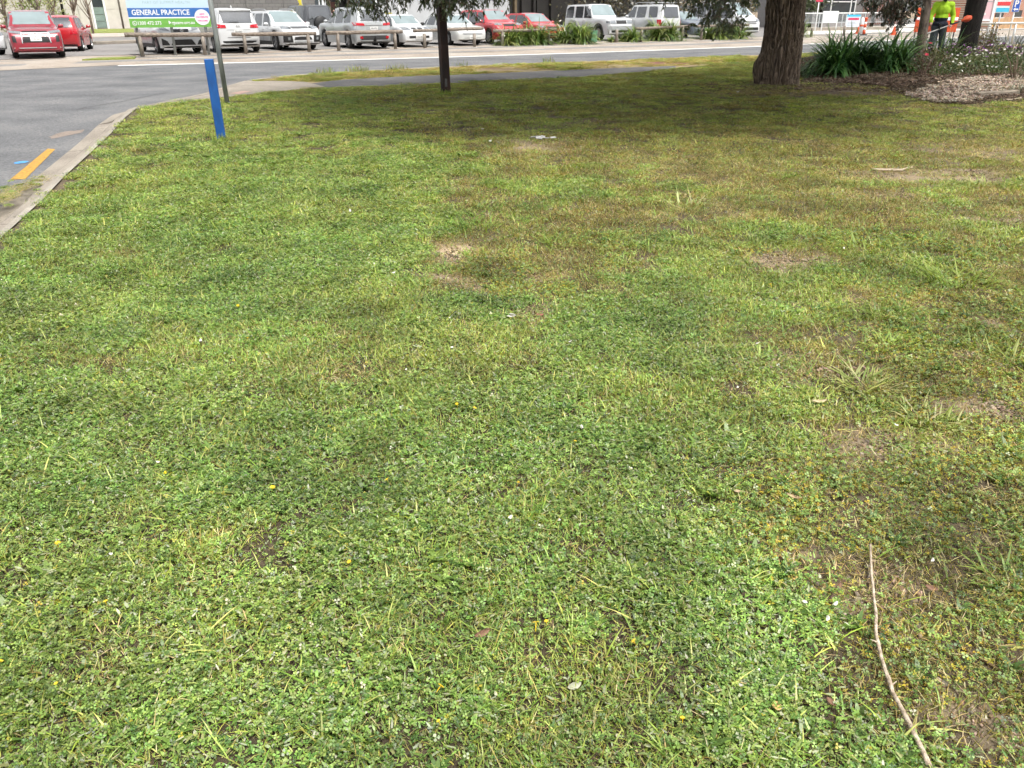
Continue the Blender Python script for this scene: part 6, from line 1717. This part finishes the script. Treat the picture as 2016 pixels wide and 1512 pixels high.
# bollards and cones
def bollard(px, py0, py1, D, label):
    q, z1 = place(px, py0, D); root = empty('safety_bollard', (q.x, q.y, Z_LOT)); tag(root, label, 'bollard', 'orange safety bollards')
    h = z1 - Z_LOT
    mb = MB(); mb.lathe([(.22, 0), (.22, .05), (.12, .07), (.001, .07)], 14); mb.build('base', M_black, root, True)
    for k, (u0, u1) in enumerate(((.06, .30), (.42, .62), (.74, .88))):
        mb = MB(); mb.lathe([(.10 - .03 * u0, h * u0), (.10 - .03 * u1, h * u1)], 14); mb.build('shaft', M_orange2, root, True)
    for k, (u0, u1) in enumerate(((.30, .42), (.62, .74))):
        mb = MB(); mb.lathe([(.103 - .03 * u0, h * u0), (.103 - .03 * u1, h * u1)], 14); mb.build('reflective_band', M_reflect, root, True)
    mb = MB(); mb.lathe([(.05, h * .88), (.10, h * .90), (.10, h * .97), (.05, h), (.001, h)], 14); mb.build('head', M_orange2, root, True)
bollard(1706, 34, 70, 56, 'orange and white safety bollard above the big strappy clump')
def cone(px, py0, py1, D, label):
    q, z1 = place(px, py0, D); root = empty('traffic_cone', (q.x, q.y, Z_LOT)); tag(root, label, 'traffic cone')
    h = max(.45, z1 - Z_LOT)
    mb = MB(); mb.box((0, 0, .02), (.42, .42, .04), None, .01); mb.lathe([(.16, .04), (.04, h), (.001, h)], 16); mb.build('cone', M_orange2, root)
    mb = MB(); mb.lathe([(.122, h * .34), (.085, h * .62)], 16); mb.build('reflective_band', M_reflect, root, True)
cone(1762, 52, 68, 56, 'orange traffic cone under the dark hanging leaves')
cone(1690, 57, 66, 60, 'small pale traffic cone left of the safety bollard')
q, zt_ = place(1699, 36, 57); root = empty('white_bollard', (q.x, q.y, Z_LOT)); tag(root, 'white bollard beside the orange safety bollard', 'bollard')
mb = MB(); mb.lathe([(.12, 0), (.11, zt_ - .2), (.08, zt_ - .05), (.001, zt_)], 14); mb.build('shaft', M_whitem, root, True)
mb = MB(); mb.lathe([(.118, .5), (.116, .62)], 14); mb.build('reflective_band', M_orange2, root, True)

# orange plastic barrier behind the gardener
for k, (p0, p1) in ((1, (1808, 1850)), (2, (1854, 1892))):
    a_, z1 = place(p0, 13, 47); b_, _ = place(p1, 13, 47); z0 = hgt((p0 + p1) / 2, 62, 47); w_ = (b_ - a_).length; c_ = (a_ + b_) / 2
    z1 = hgt((p0 + p1) / 2, 14 if k > 0 else 46, 47)
    root = empty('barrier_panel', (c_.x, c_.y, -.03)); tag(root, ['lowest orange barrier panel beside the cone', 'orange barrier panel behind the slim tree', 'orange barrier panel behind the gardener', 'short orange barrier panel behind the dark forked trunk'][k], 'barrier', 'orange barrier panels')
    mb = MB(); mb.box((0, 0, (z1 + z0) / 2), (w_, .05, z1 - z0), None, .02); mb.build('panel', M_orange2, root)
    mb = MB(); mb.box((0, -.03, z0 + .55 * (z1 - z0)), (w_ * .94, .02, .16)); mb.build('reflective_band', M_reflect, root)
    mb = MB(); mb.box((0, -.032, z0 + .28 * (z1 - z0)), (w_ * .94, .02, .05)); mb.build('rib', M_orange2, root)
    for s_ in (-1, 1): mb = MB(); mb.box((s_ * w_ * .42, 0, .0), (.1, .5, .08)); mb.tube([(s_ * w_ * .42, 0, 0), (s_ * w_ * .42, 0, z0 + .1)], .03, 6); mb.build('foot', M_black, root)

# large pink information board
r_p, w_, z0, z1 = board_sign('information_board', 'pink information board in a white frame at the right', 1921, 1966, -28, 41, 42, mat('pink_sign_face', (.62, .42, .46), .5, .05, 1.5), 64, legext=.1,
    bands=((-.46, -.30, .30, .95, mat('sign_teal', (.12, .45, .50), .5), 'teal_shape'), (-.10, .36, .60, .62, M_railg, 'text_line'), (-.10, .40, .50, .52, M_railg, 'text_line'), (-.12, .34, .70, .72, M_railg, 'text_line'), (-.12, .4, .80, .82, M_railg, 'text_line'), (-.45, .2, .12, .18, S_white, 'text_line')))
for x_ in (-w_ / 2, w_ / 2): mb = MB(); mb.box((x_, -.03, (z1 - .1) / 2), (.13, .1, z1 + .3), None, .01); mb.build('frame_upright', M_whitem, r_p)
mb = MB(); mb.box((0, -.03, z0 - .04), (w_, .08, .09)); mb.build('frame_rail', M_whitem, r_p)
# direction sign and parking sign
board_sign('direction_sign', 'white direction sign with aqua and red arrow bands', 1967, 1994, -14, 28, 46, S_white, 64, legs=1, bands=((-.45, .5, .62, .82, S_aqua, 'aqua_arrow'), (-.45, .5, .34, .52, mat('sign_red', (.62, .05, .06), .5), 'red_arrow'), (-.45, .5, .04, .24, S_aqua, 'aqua_arrow')))
a_, z1 = place(1996, 2, 40); b_, _ = place(2010, 2, 40); z0 = hgt(2003, 27, 40); w_ = (b_ - a_).length * 1.05; c_ = (a_ + b_) / 2
root = empty('parking_sign', (c_.x, c_.y, Z_LOT)); tag(root, 'blue and white parking sign with a left arrow', 'sign')
mb = MB(); mb.box((0, 0, (z0 + z1) / 2), (w_, .02, z1 - z0), None, .004); mb.build('plate', S_white, root)
mb = MB(); mb.box((0, -.014, (z0 + z1) / 2), (w_ * .88, .006, (z1 - z0) * .94)); mb.build('blue_field', mat('sign_blue', (.02, .09, .42), .45), root)
text_mesh('P', .36, S_white, root, (-.01, -.021, z0 + .64 * (z1 - z0)), (R(90), 0, 0), bold=.012)
mb = MB(); zz = z0 + .22 * (z1 - z0); mb.prism([(-.11, 0), (-.02, .08), (-.02, .03), (.11, .03), (.11, -.03), (-.02, -.03), (-.02, -.08)], 0, .006, Matrix.Translation((0, -.018, zz)) @ Matrix.Rotation(R(90), 4, 'X')); mb.build('arrow', S_white, root)
mb = MB(); mb.tube([(0, .045, -.1), (0, .045, z1 + .2)], .035, 10); mb.build('pole', M_whitem, root, True)
# low silver rail
a_, z1 = place(1915, 45, 39); b_, _ = place(2080, 44, 39.5); d = b_ - a_
root = empty('low_rail', (a_.x, a_.y, -.03)); tag(root, 'low silver rail below the pink board', 'railing')
mb = MB(); mb.tube([(0, 0, z1), d + Vector((0, 0, z1))], .05, 10); mb.build('rail', M_silver_rail, root, True)
for k in (.07, .27, .52, .8): mb = MB(); mb.tube([d * k + Vector((0, 0, -.1)), d * k + Vector((0, 0, z1))], .045, 8); mb.build('post', M_silver_rail, root, True)

# small yellow things by the clinic
q, z1 = place(765, 28, 58); root = empty('yellow_sign', (q.x, q.y, Z_LOT)); tag(root, 'small yellow sign behind the silver SUV', 'sign')
mb = MB(); mb.box((0, 0, z1 - .35), (.45, .04, .75), None, .01); mb.build('board', mat('yellow_board', (.45, .38, .04), .5), root)
mb = MB(); mb.tube([(0, .04, -.1), (0, .04, z1)], .03, 6); mb.build('pole', M_railg, root)
q, z1 = place(595, 16, 56); root = empty('feather_flag', (q.x, q.y, Z_LOT)); tag(root, 'yellow feather flag in front of the block wall', 'flag')
mb = MB(); mb.tube([(.06, 0, -.1), (.05, 0, 1.6), (-.05, 0, 3.2), (-.5, 0, 3.9)], [.025, .022, .016, .01], 8); mb.build('pole', M_railg, root, True)
vs = []; fs = []
for i in range(9):
    t = i / 8; z_ = 1.72 + 2.1 * t; vs += [(.05 - .12 * t * t - .02, -.02 + .02 * math.sin(t * 5), z_), (-.02 - .62 * t ** .7, -.02 + .05 * math.sin(t * 5 + 1), z_ + .02)]
fs = [(2 * i, 2 * i + 1, 2 * i + 3, 2 * i + 2) for i in range(8)]
o = mesh_obj('flag_cloth', vs, fs, mat('yellow_flag', (.65, .55, .05), .7), root); md = o.modifiers.new('thick', 'SOLIDIFY'); md.thickness = .004

# ================================================================== people
def remeshed(name, mb, m, parent, vox, smooth=4, mats=None, midx_fn=None):
    o = mb.build('tmp', m); md = o.modifiers.new('r', 'REMESH'); md.mode = 'VOXEL'; md.voxel_size = vox
    sm = o.modifiers.new('s', 'SMOOTH'); sm.iterations = smooth; sm.factor = .5
    dg = bpy.context.evaluated_depsgraph_get(); me = bpy.data.meshes.new_from_object(o.evaluated_get(dg)); bpy.data.objects.remove(o)
    me.name = name; me.shade_smooth()
    if mats:
        me.materials.clear()
        for k in mats: me.materials.append(k)
        me.polygons.foreach_set('material_index', [midx_fn(p.center) for p in me.polygons])
    return link(bpy.data.objects.new(name, me), parent)
def ell(mb, c, r, n=12):
    prof = [(max(.001, math.sin(math.pi * i / 8)), -math.cos(math.pi * i / 8)) for i in range(9)]
    mb.lathe(prof, n, Matrix.Translation(c) @ Matrix.Diagonal((*r, 1)))
M_skin = mat('skin', (.42, .24, .17), .55, .08, 12); M_hair = mat('dark_hair', (.035, .024, .018), .8, .3, 30)

def person(loc, rz, label, J, shirt_mats, shirt_fn, trouser_m, boots_m, hair_m, scale=1.0, vox=.011, beard=False, hat=None, hood=None):
    """J: joints in metres, x to the person's image right, -y forward"""
    root = empty('person', loc, rz); root.scale = (scale,) * 3; tag(root, label, 'person')
    def seg(mb, a, b, r0, r1, n=10):
        mb.tube([a, Vector(a).lerp(Vector(b), .5), b], [r0, (r0 + r1) / 2, r1], n); ell(mb, a, (r0,) * 3); ell(mb, b, (r1,) * 3)
    def torso(mb, g=0.0):
        ell(mb, (J['pel'][0], J['pel'][1], J['pel'][2] + .02), (.175 + g, .125 + g, .14 + g)); ell(mb, Vector(J['pel']).lerp(Vector(J['chest']), .5), (.16 + g, .115 + g, .17))
        ell(mb, J['chest'], (.185 + g, .125 + g, .17 + g * .5)); seg(mb, J['sl'], J['sr'], .075 + g, .075 + g)
    b = MB(); torso(b)
    seg(b, J['chest'], J['neck'], .07, .062); seg(b, J['neck'], J['head'], .060, .058)
    h = Vector(J['head'])
    ell(b, h + Vector((0, 0, .075)), (.076, .094, .112), 16); ell(b, h + Vector((0, -.035, .01)), (.052, .05, .052))          # skull, jaw
    ell(b, h + Vector((0, -.098, .055)), (.014, .022, .026)); ell(b, h + Vector((0, -.086, .012)), (.026, .012, .008))          # nose, mouth
    for s in (1, -1):
        ell(b, h + Vector((s * .078, .005, .065)), (.012, .02, .03)); ell(b, h + Vector((s * .03, -.084, .088)), (.018, .012, .009))   # ears, brows
    for s, k in ((1, 'l'), (-1, 'r')):
        seg(b, J['s' + k], J['e' + k], .052, .042); seg(b, J['e' + k], J['w' + k], .042, .028)
        w, e = Vector(J['w' + k]), Vector(J['e' + k]); d = Vector(J.get('h' + k, (w - e))).normalized(); sd = d.cross(Vector((0, 1, 0)))
        sd = sd.normalized() if sd.length > .1 else Vector((1, 0, 0)); nrm = d.cross(sd)
        pc = w + d * .05; b.tube([w, w + d * .05, w + d * .09], [.028, .040, .036], 8)
        for i, (off, ln) in enumerate(((-.030, .062), (-.010, .075), (.010, .072), (.028, .058))):
            p0 = w + d * .085 + sd * off; p1 = p0 + d * ln * .5 + nrm * .006; p2 = p1 + (d * .55 + nrm * .8).normalized() * ln * .55
            b.tube([p0, p1, p2], [.0105, .0095, .008], 6)
        t0 = w + d * .035 + sd * -.032; b.tube([t0, t0 + d * .03 - sd * .022 + nrm * .01, t0 + d * .055 - sd * .018 + nrm * .03], [.013, .011, .009], 6)
        seg(b, J['p' + k], J['k' + k], .088, .060); seg(b, J['k' + k], J['a' + k], .060, .040)
        f = Vector(J['a' + k]); seg(b, f, f + Vector((0, -.14, -.045)), .042, .035)
    remeshed('body', b, M_skin, root, vox)
    e_ = MB()
    for s in (1, -1): ell(e_, h + Vector((s * .03, -.083, .072)), (.011, .009, .007))
    e_.build('eyes', M_black, root)
    g = MB(); torso(g, .022)
    for k in ('l', 'r'):
        seg(g, J['s' + k], J['e' + k], .085, .068)
        if J.get('sleeve', 1) > .5: seg(g, J['e' + k], Vector(J['e' + k]).lerp(Vector(J['w' + k]), .85), .066, .048)
    seg(g, (J['neck'][0], J['neck'][1], J['neck'][2] - .06), (J['neck'][0], J['neck'][1], J['neck'][2] - .01), .085, .078)
    ell(g, (J['pel'][0], J['pel'][1], J['pel'][2] + .04), (.215, .16, .10))
    remeshed('shirt', g, None, root, vox * 1.4, 3, shirt_mats, shirt_fn)
    t = MB(); ell(t, (J['pel'][0], J['pel'][1], J['pel'][2] - .02), (.195, .145, .13))
    for k in ('l', 'r'): seg(t, J['p' + k], J['k' + k], .108, .082); seg(t, J['k' + k], Vector(J['k' + k]).lerp(Vector(J['a' + k]), .95), .082, .072)
    remeshed('trousers', t, trouser_m, root, vox * 1.4, 3)
    for k in ('l', 'r'):
        f = Vector(J['a' + k]); bt_ = MB(); seg(bt_, f + Vector((0, .01, .06)), f + Vector((0, 0, -.02)), .06, .06); seg(bt_, f + Vector((0, .03, -.045)), f + Vector((0, -.17, -.05)), .052, .048)
        remeshed('boot', bt_, boots_m, root, vox * 1.3, 2)
    hr = MB(); ell(hr, h + Vector((0, .018, .095)), (.084, .095, .105), 16)
    remeshed('hair', hr, hair_m, root, vox, 2)
    if beard:
        bd = MB(); ell(bd, h + Vector((0, -.052, -.022)), (.052, .045, .045)); remeshed('beard', bd, M_hair, root, vox, 2)
    if hat:
        ht = MB(); ht.lathe([(.16, .0), (.165, .008), (.10, .02), (.098, .09), (.07, .125), (.001, .13)], 18, Matrix.Translation(h + Vector((0, 0, .125)))); ht.build('hat', hat, root, True)
    if hood:
        hd = MB(); ell(hd, h + Vector((0, .03, .07)), (.105, .11, .14)); ell(hd, h + Vector((0, .03, -.06)), (.12, .11, .08)); remeshed('hood', hd, hood, root, vox, 3)
    return root
C_hv = mat('hi_vis_yellow', (.36, .60, .02), .8, .15, 4, bump=.8, bscale=9); C_navy = mat('navy_cloth', (.010, .014, .028), .85, .2, 6); C_slate = mat('slate_trousers', (.050, .062, .072), .85, .2, 6); C_boot = mat('brown_boot', (.06, .04, .025), .7)
C_mauve = mat('mauve_top', (.22, .17, .19), .85, .1, 6); C_hood = mat('pale_grey_hoodie', (.38, .38, .40), .85, .08, 6); C_dark = mat('dark_trousers', (.03, .03, .035), .85)
DW = 24.0
wq, _ = place(1852, 40, DW)
wz = .19
JW = dict(pel=(0, 0, .96), chest=(.0, -.02, 1.36), neck=(.0, -.05, 1.55), head=(-.01, -.075, 1.615), sl=(.19, -.02, 1.47), sr=(-.19, -.02, 1.47), el=(.30, .01, 1.20), er=(-.29, -.06, 1.20), wl=(.26, -.15, .985), wr=(-.30, -.32, 1.02),
          hl=(-.55, -.6, -.55), hr=(-.4, -.75, -.35), pl=(.10, 0, .92), pr=(-.10, 0, .92), kl=(.13, -.04, .50), kr=(-.12, -.03, .50), al=(.15, .0, .09), ar=(-.14, .0, .09))
gard = person((wq.x, wq.y, wz), R(-12), 'gardener in yellow hi-vis shirt holding a string trimmer', JW, [C_hv, C_navy], lambda c: 0 if (c.z > 1.155 or abs(c.x) > .235) else 1, C_slate, C_boot, M_hair, 1.0, .010, beard=True, hat=mat('khaki_hat', (.20, .17, .10), .85))
trim = empty('string_trimmer', (wq.x, wq.y, wz), R(-12)); tag(trim, 'orange string trimmer held by the gardener', 'string trimmer')
e1, e2 = Vector((.58, -.02, 1.10)), Vector((-1.45, -.95, .42))
dd = (e2 - e1).normalized()
mb = MB(); mb.tube([e1, e1.lerp(e2, .5), e2], .015, 8); mb.build('shaft', M_silver_rail, trim, True)
q = Matrix.Translation(e1) @ dd.to_track_quat('Z', 'Y').to_matrix().to_4x4()
mb = MB(); mb.lathe([(.001, -.22), (.06, -.21), (.085, -.13), (.08, -.04), (.045, .0), (.03, .08), (.001, .09)], 14, q); mb.build('engine', M_orange2, trim, True)
mb = MB(); mb.lathe([(.022, .14), (.024, .42)], 10, q); hdl = e1 + dd * .75; mb.tube([hdl + Vector((0, -.02, .0)), hdl + Vector((.0, -.06, .12)), hdl + Vector((0, .10, .13)), hdl + Vector((0, .08, 0))], .014, 6); mb.build('grip', M_black, trim, True)
mb = MB(); mb.lathe([(.001, -.02), (.06, -.02), (.06, .05), (.001, .06)], 12, Matrix.Translation(e2)); mb.lathe([(.18, .04), (.16, .09), (.02, .10)], 14, Matrix.Translation(e2)); mb.build('cutting_head', M_black, trim, True)
# two people at the clinic entrance
JS = dict(pel=(0, 0, .94), chest=(0, -.02, 1.32), neck=(0, -.04, 1.50), head=(0, -.06, 1.56), sl=(.18, 0, 1.43), sr=(-.18, 0, 1.43), el=(.23, .02, 1.15), er=(-.23, .02, 1.15), wl=(.22, -.06, .92), wr=(-.22, -.06, .92), pl=(.09, 0, .90), pr=(-.09, 0, .90), kl=(.10, -.02, .49), kr=(-.10, -.02, .49), al=(.10, 0, .09), ar=(-.10, 0, .09))
q = rowp(bldg_px(657, TB - 2.0), TB - 2.0); person((q.x, q.y, Z_LOT), .3, 'person in mauve top by the dark clinic entrance', JS, [C_mauve], lambda c: 0, C_dark, C_boot, M_hair, .98, .02)
q = rowp(bldg_px(667, TB - 2.6), TB - 2.6); person((q.x, q.y, Z_LOT), 1.2, 'person in pale grey hoodie just right of the mauve person', JS, [C_hood], lambda c: 0, C_dark, C_boot, M_hair, .97, .02, hood=C_hood)

# ================================================================== small things on the lawn
def lawn_at(px, py): p = P(px, py); return Vector((p.x, p.y, float(lawn_z(p.x, p.y))))
# dense coarse grass tufts of the worn side
PASP = [(.22, .27, .06), (.30, .34, .10), (.36, .38, .15), (.17, .24, .05), (.40, .38, .19)]
PGRN = [(.17, .24, .036), (.21, .28, .050), (.13, .20, .028)]
def tuft(px, py, rad, n, pal, label, seed, lw=.0065, flat=(.75, 1.45)):
    rr = random.Random(seed); vs, fs, ti = [], [], []
    for i in range(n):
        a = rr.uniform(0, 6.28); q_ = rad * .50 * math.sqrt(rr.random())
        blade(vs, fs, ti, (q_ * math.cos(a), q_ * math.sin(a), .002), a + rr.gauss(0, .9), rad * rr.uniform(.30, .90), lw * rr.uniform(.7, 1.3), rr.uniform(*flat), rr.uniform(.2, .9), vary(rr.choice(pal), rr, .2, .08), 3)
    p = lawn_at(px, py); o = mesh_obj('grass_tuft', vs, fs, M_grass, None, False, np.array(ti), loc=p); tag(o, label, 'grass tuft', 'coarse grass tufts on the worn lawn')
for i, (px, py, rad, n, pal, lab) in enumerate(((1700, 768, .20, 150, PASP, 'pale flattened grass tuft in the middle of the worn right side'), (1812, 828, .17, 110, PASP + PGRN, 'flattened pale tuft right of and below the palest tuft'), (1838, 850, .16, 80, PASP, 'strawy tuft nearest below the flattened pale tufts'), (1735, 690, .17, 70, PGRN + PASP[:1], 'bright green tuft just above the palest tuft'), (1440, 700, .10, 40, PASP, 'small pale tuft at the left rim of the worn side'),
                                                (1935, 690, .16, 60, PASP[:2] + PGRN, 'light green tuft near the right edge, upper'), (1990, 720, .18, 70, PASP[:2] + PGRN, 'light green tuft cut by the right edge'), (1350, 412, .30, 90, PASP[2:], 'dry whitish tuft in the middle distance'), (1500, 384, .22, 60, PASP[2:], 'dry tuft right of the whitish one'), (1095, 480, .22, 90, PGRN + PASP[:1], 'green tuft right of the bare sandy patch'), (1700, 495, .30, 110, PGRN, 'wide green tuft on the right in the middle distance'),
                                                (1880, 560, .34, 130, PGRN + PASP[:1], 'wide green tuft further right in the middle distance'), (1750, 628, .22, 110, [(.10, .16, .025), (.13, .19, .03)], 'dark green leafy patch on the right'), (1985, 1150, .15, 60, PGRN, 'coarse green tuft at the right edge beside the stick'), (1420, 1090, .11, 60, PASP[:2] + PGRN, 'light tuft left of the small bare hole'), (1925, 368, .28, 90, PASP, 'pale tuft on the bare ground at the right'),
                                                (935, 500, .16, 60, PGRN, 'green tuft beside the sandy bare patch'), (1160, 395, .22, 60, PGRN, 'small dark green weed in the middle distance'), (940, 448, .30, 90, PGRN, 'dark green weed patch left of centre'))):
    tuft(px, py, rad, n, pal, lab, 500 + i)
# white petals and scraps
M_petal = mat('fallen_petal', (.58, .56, .50), .7, .08, 30)
WHITE = [(397, 683), (737, 527), (775, 545), (890, 697), (885, 637), (1122, 687), (1145, 860), (315, 928), (800, 743), (545, 520), (1100, 1045), (1580, 1207), (1830, 1125), (1530, 1460), (960, 722), (1005, 1040), (225, 1112), (690, 420), (1450, 780), (1760, 855), (1490, 690), (1240, 940), (950, 258), (965, 282), (1452, 184), (1660, 500), (1640, 1210), (1625, 1240), (1490, 1345), (1455, 1375)]
base = None
for i, (px, py) in enumerate(WHITE):
    p = lawn_at(px, py); rr = random.Random(i); sz = (.007 + .0016 * p.y) * rr.uniform(.55, 1.0)
    if base is None:
        vs = []
        for a in np.linspace(0, 2 * math.pi, 11)[:-1]: vs += [(math.cos(a) * (1 + .25 * math.sin(3 * a)), .6 * math.sin(a), .25 * math.cos(2 * a)), (math.cos(a) * (1 + .25 * math.sin(3 * a)) * .98, .58 * math.sin(a), .25 * math.cos(2 * a) + .08)]
        n = 10; fs = [tuple(range(0, 20, 2)), tuple(range(19, 0, -2))] + [(2 * k, (2 * k + 2) % 20, (2 * k + 3) % 20, 2 * k + 1) for k in range(n)]
        o = base = mesh_obj('white_petal', vs, fs, M_petal)
    else:
        o = base.copy(); COL.objects.link(o)
    o.location = p + Vector((0, 0, .036)); o.scale = (sz, sz, sz); o.rotation_euler = (rr.gauss(0, .3), rr.gauss(0, .3), rr.uniform(0, 6.28))
    tag(o, 'small white fallen petal lying on the grass', 'petal', 'white petals on the lawn')
# yellow flower heads
YEL = [(83, 785), (900, 815), (935, 822), (1132, 888), (763, 965), (1020, 970), (120, 1090), (215, 1210), (12, 1330), (120, 1375), (450, 1020), (1075, 1250), (1055, 1253), (1515, 570), (4, 720), (865, 1450), (540, 980), (490, 680), (470, 612), (330, 950), (1340, 1440), (690, 1130), (870, 1380), (1245, 1290)]
base = None
for i, (px, py) in enumerate(YEL):
    p = lawn_at(px, py); rr = random.Random(40 + i); sz = (.0085 + .0010 * p.y) * rr.uniform(.6, 1.1)
    if base is None:
        mb = MB(); vs = [(0, 0, .15)]
        for k in range(24):
            a = 2 * math.pi * k / 24; q_ = 1.0 if k % 2 == 0 else .5; vs.append((q_ * math.cos(a), q_ * math.sin(a), .22 * (k % 2)))
        mb.add(vs, [(0, k + 1, (k + 1) % 24 + 1) for k in range(24)]); mb.tube([(0, 0, .1), (.1, .1, -1), (.3, 0, -2.2)], [.15, .12, .1], 5)
        o = base = mb.build('yellow_flower', F_yellow)
    else:
        o = base.copy(); COL.objects.link(o)
    o.location = p + Vector((0, 0, .038)); o.scale = (sz,) * 3; o.rotation_euler = (rr.gauss(.2, .3), rr.gauss(0, .3), rr.uniform(0, 6.28))
    tag(o, 'small yellow flower head in the lawn', 'flower', 'yellow flowers in the lawn')
# dead leaves
M_dead = mat('dead_brown_leaf', (.14, .070, .040), .7, .3, 20, col2=(.22, .12, .07))
def dead_leaf(px, py, ln, w, rz, label, m=M_dead, curl=.5, cat='leaf'):
    vs, fs = [], []
    n = 8
    for i in range(n + 1):
        t = i / n; ww = w * math.sin(math.pi * min(1, t * .92 + .05)) ** .8 * .5; z_ = curl * ln * (t - .5) ** 2
        vs += [(ln * (t - .5), -ww, z_ + .25 * ww), (ln * (t - .5), 0, z_), (ln * (t - .5), ww, z_ + .3 * ww)]
    for i in range(n):
        for j in range(2): fs.append((i * 3 + j, (i + 1) * 3 + j, (i + 1) * 3 + j + 1, i * 3 + j + 1))
    p = lawn_at(px, py); o = mesh_obj('dead_leaf', vs, fs, m, None, True, loc=p + Vector((0, 0, .028))); o.rotation_euler = (.1, .05, rz)
    md = o.modifiers.new('thick', 'SOLIDIFY'); md.thickness = .0012
    tag(o, label, cat)
dead_leaf(1648, 1172, .036, .012, R(55), 'small red-brown leaf left of the stick')
dead_leaf(1829, 1176, .034, .020, R(-30), 'curled brown leaf right of the stick')
dead_leaf(1633, 1402, .030, .014, R(-60), 'rusty folded leaf lying lower left of the stick')
dead_leaf(1560, 997, .05, .016, R(-25), 'tan dead leaf above the small bare hole', mat('tan_leaf', (.36, .25, .14), .7, .2, 20))
dead_leaf(1450, 985, .05, .014, R(-20), 'pale brown leaf at the rim of the worn side', mat('pale_tan_leaf', (.40, .30, .19), .7, .2, 20))
dead_leaf(1063, 628, .045, .025, R(20), 'reddish dry leaf near the sandy bare patch', mat('red_dry_leaf', (.24, .10, .06), .7, .2, 20))
dead_leaf(950, 1270, .05, .02, R(40), 'rusty leaf in the clover at the bottom middle')
dead_leaf(1610, 806, .07, .02, R(10), 'straw-coloured leaf left of the flattened tufts', mat('straw_leaf', (.42, .34, .20), .7, .2, 20))
dead_leaf(1130, 1375, .038, .020, R(30), 'pale grey-green dried leaf at the bottom middle', mat('grey_leaf', (.30, .31, .22), .7, .15, 20))
dead_leaf(1525, 1412, .028, .024, R(80), 'orange-tan leaf at the bottom right of centre', mat('orange_leaf', (.50, .33, .12), .7, .2, 20))
# scrap of grey rubbish on the worn track
mb = MB(); rr = random.Random(3)
for i in range(9): mb.box((rr.gauss(0, .09), rr.gauss(0, .05), .02 + rr.uniform(0, .03)), (rr.uniform(.04, .12), rr.uniform(.02, .05), .006), Matrix.Rotation(rr.uniform(0, 3), 3, 'Z') @ Matrix.Rotation(rr.gauss(0, .3), 3, 'X'))
o = mb.build('paper_scrap', mat('grey_paper', (.45, .44, .43), .8, .3, 12), None, False, loc=lawn_at(1066, 275)); tag(o, 'torn grey paper scrap on the worn track', 'paper scrap')
o = None
mb = MB()
for i in range(3): mb.box((rr.gauss(0, .010), rr.gauss(0, .008), .006 * i), (.03, .02, .004), Matrix.Rotation(rr.uniform(0, 3), 3, 'Z') @ Matrix.Rotation(rr.gauss(0, .4), 3, 'X'), .001)
o = mb.build('paper_scrap', M_petal, None, False, loc=lawn_at(1008, 632) + Vector((0, 0, .035))); tag(o, 'crumpled white scrap right of centre on the lawn', 'paper scrap')

# clippings swept into the gutter on the left
rs = np.random.RandomState(12); n = 420
t = rs.uniform(0, 1, n); a_, b_ = P(-160, 520, Z_ROAD), P(95, 372, Z_ROAD)
dirn = (b_ - a_).normalized(); nrm = Vector((-dirn.y, dirn.x, 0))
off = np.abs(rs.normal(0, .30, n)) + .02 - .10
x = a_.x + (b_.x - a_.x) * t + nrm.x * off; y = a_.y + (b_.y - a_.y) * t + nrm.y * off
zz = np.interp(off, [-.1, .11, .15, .42, .5], [.012, .008, -.08, -.10, Z_ROAD + .004])
scatter('grass_clippings', 'clip_turf', x, y, zz, rs.uniform(.35, .7, n), 'dry grass clippings piled in the gutter at the left', .1, 95)
x2 = x + rs.normal(0, .08, n); y2 = y + rs.normal(0, .08, n)
scatter('leaf_clippings', 'clover_turf', x2[:60], y2[:60], zz[:60], rs.uniform(.25, .45, 60), 'dark leafy clippings in the gutter at the left', .1, 96)
# dry grass on the verge beside the main road
VERGE = [P(*p) for p in [(500, 158), (560, 151), (620, 145.5), (740, 138.5), (867, 132.5), (1000, 126), (1140, 121), (1320, 114), (1485, 108), (1600, 104), (1600, 110), (1485, 119), (1330, 128), (1250, 131), (1100, 137), (960, 143), (867, 146), (740, 151), (660, 156), (600, 159)]]
x = rs.uniform(-8, 14, 16000); y = rs.uniform(19, 37, 16000); m_ = inside(VERGE, x, y); x, y = x[m_], y[m_]
k = fbm(x * .6, y * .6, 77)
m1 = (k + rs.normal(0, .08, len(x)) > .40)
scatter('verge_dry_grass', 'verge_turf', x[m1], y[m1], np.full(m1.sum(), -.03), rs.uniform(1.0, 1.9, m1.sum()), 'dry yellow grass on the verge beside the main road', .1, 97)
m2 = (k + rs.normal(0, .1, len(x)) > .60) & (rs.uniform(0, 1, len(x)) < .4)
scatter('verge_green_grass', 'grass_turf', x[m2], y[m2], np.full(m2.sum(), -.03), rs.uniform(1.2, 2.4, m2.sum()), 'green grass tufts on the verge beside the main road', .1, 98)
# weeds growing out of the far kerb
for i, px in enumerate((632, 648, 690, 705, 716, 770, 790, 905, 1080)):
    q = P(px, 144 - (px - 620) * .052); rr = random.Random(i); vs, fs, ti = [], [], []
    for j in range(40): blade(vs, fs, ti, (rr.gauss(0, .12), rr.gauss(0, .06), 0), rr.uniform(0, 6.28), rr.uniform(.08, .26), .012, rr.uniform(.1, .6), rr.uniform(.2, 1), vary(rr.choice([(.20, .24, .05), (.28, .27, .08), (.13, .19, .035)]), rr), 3)
    o = mesh_obj('kerb_weed', vs, fs, M_grass, None, False, np.array(ti), loc=(q.x, q.y, -.03)); tag(o, 'tall weed tuft growing along the far kerb of the verge', 'weed', 'weeds along the far kerb')
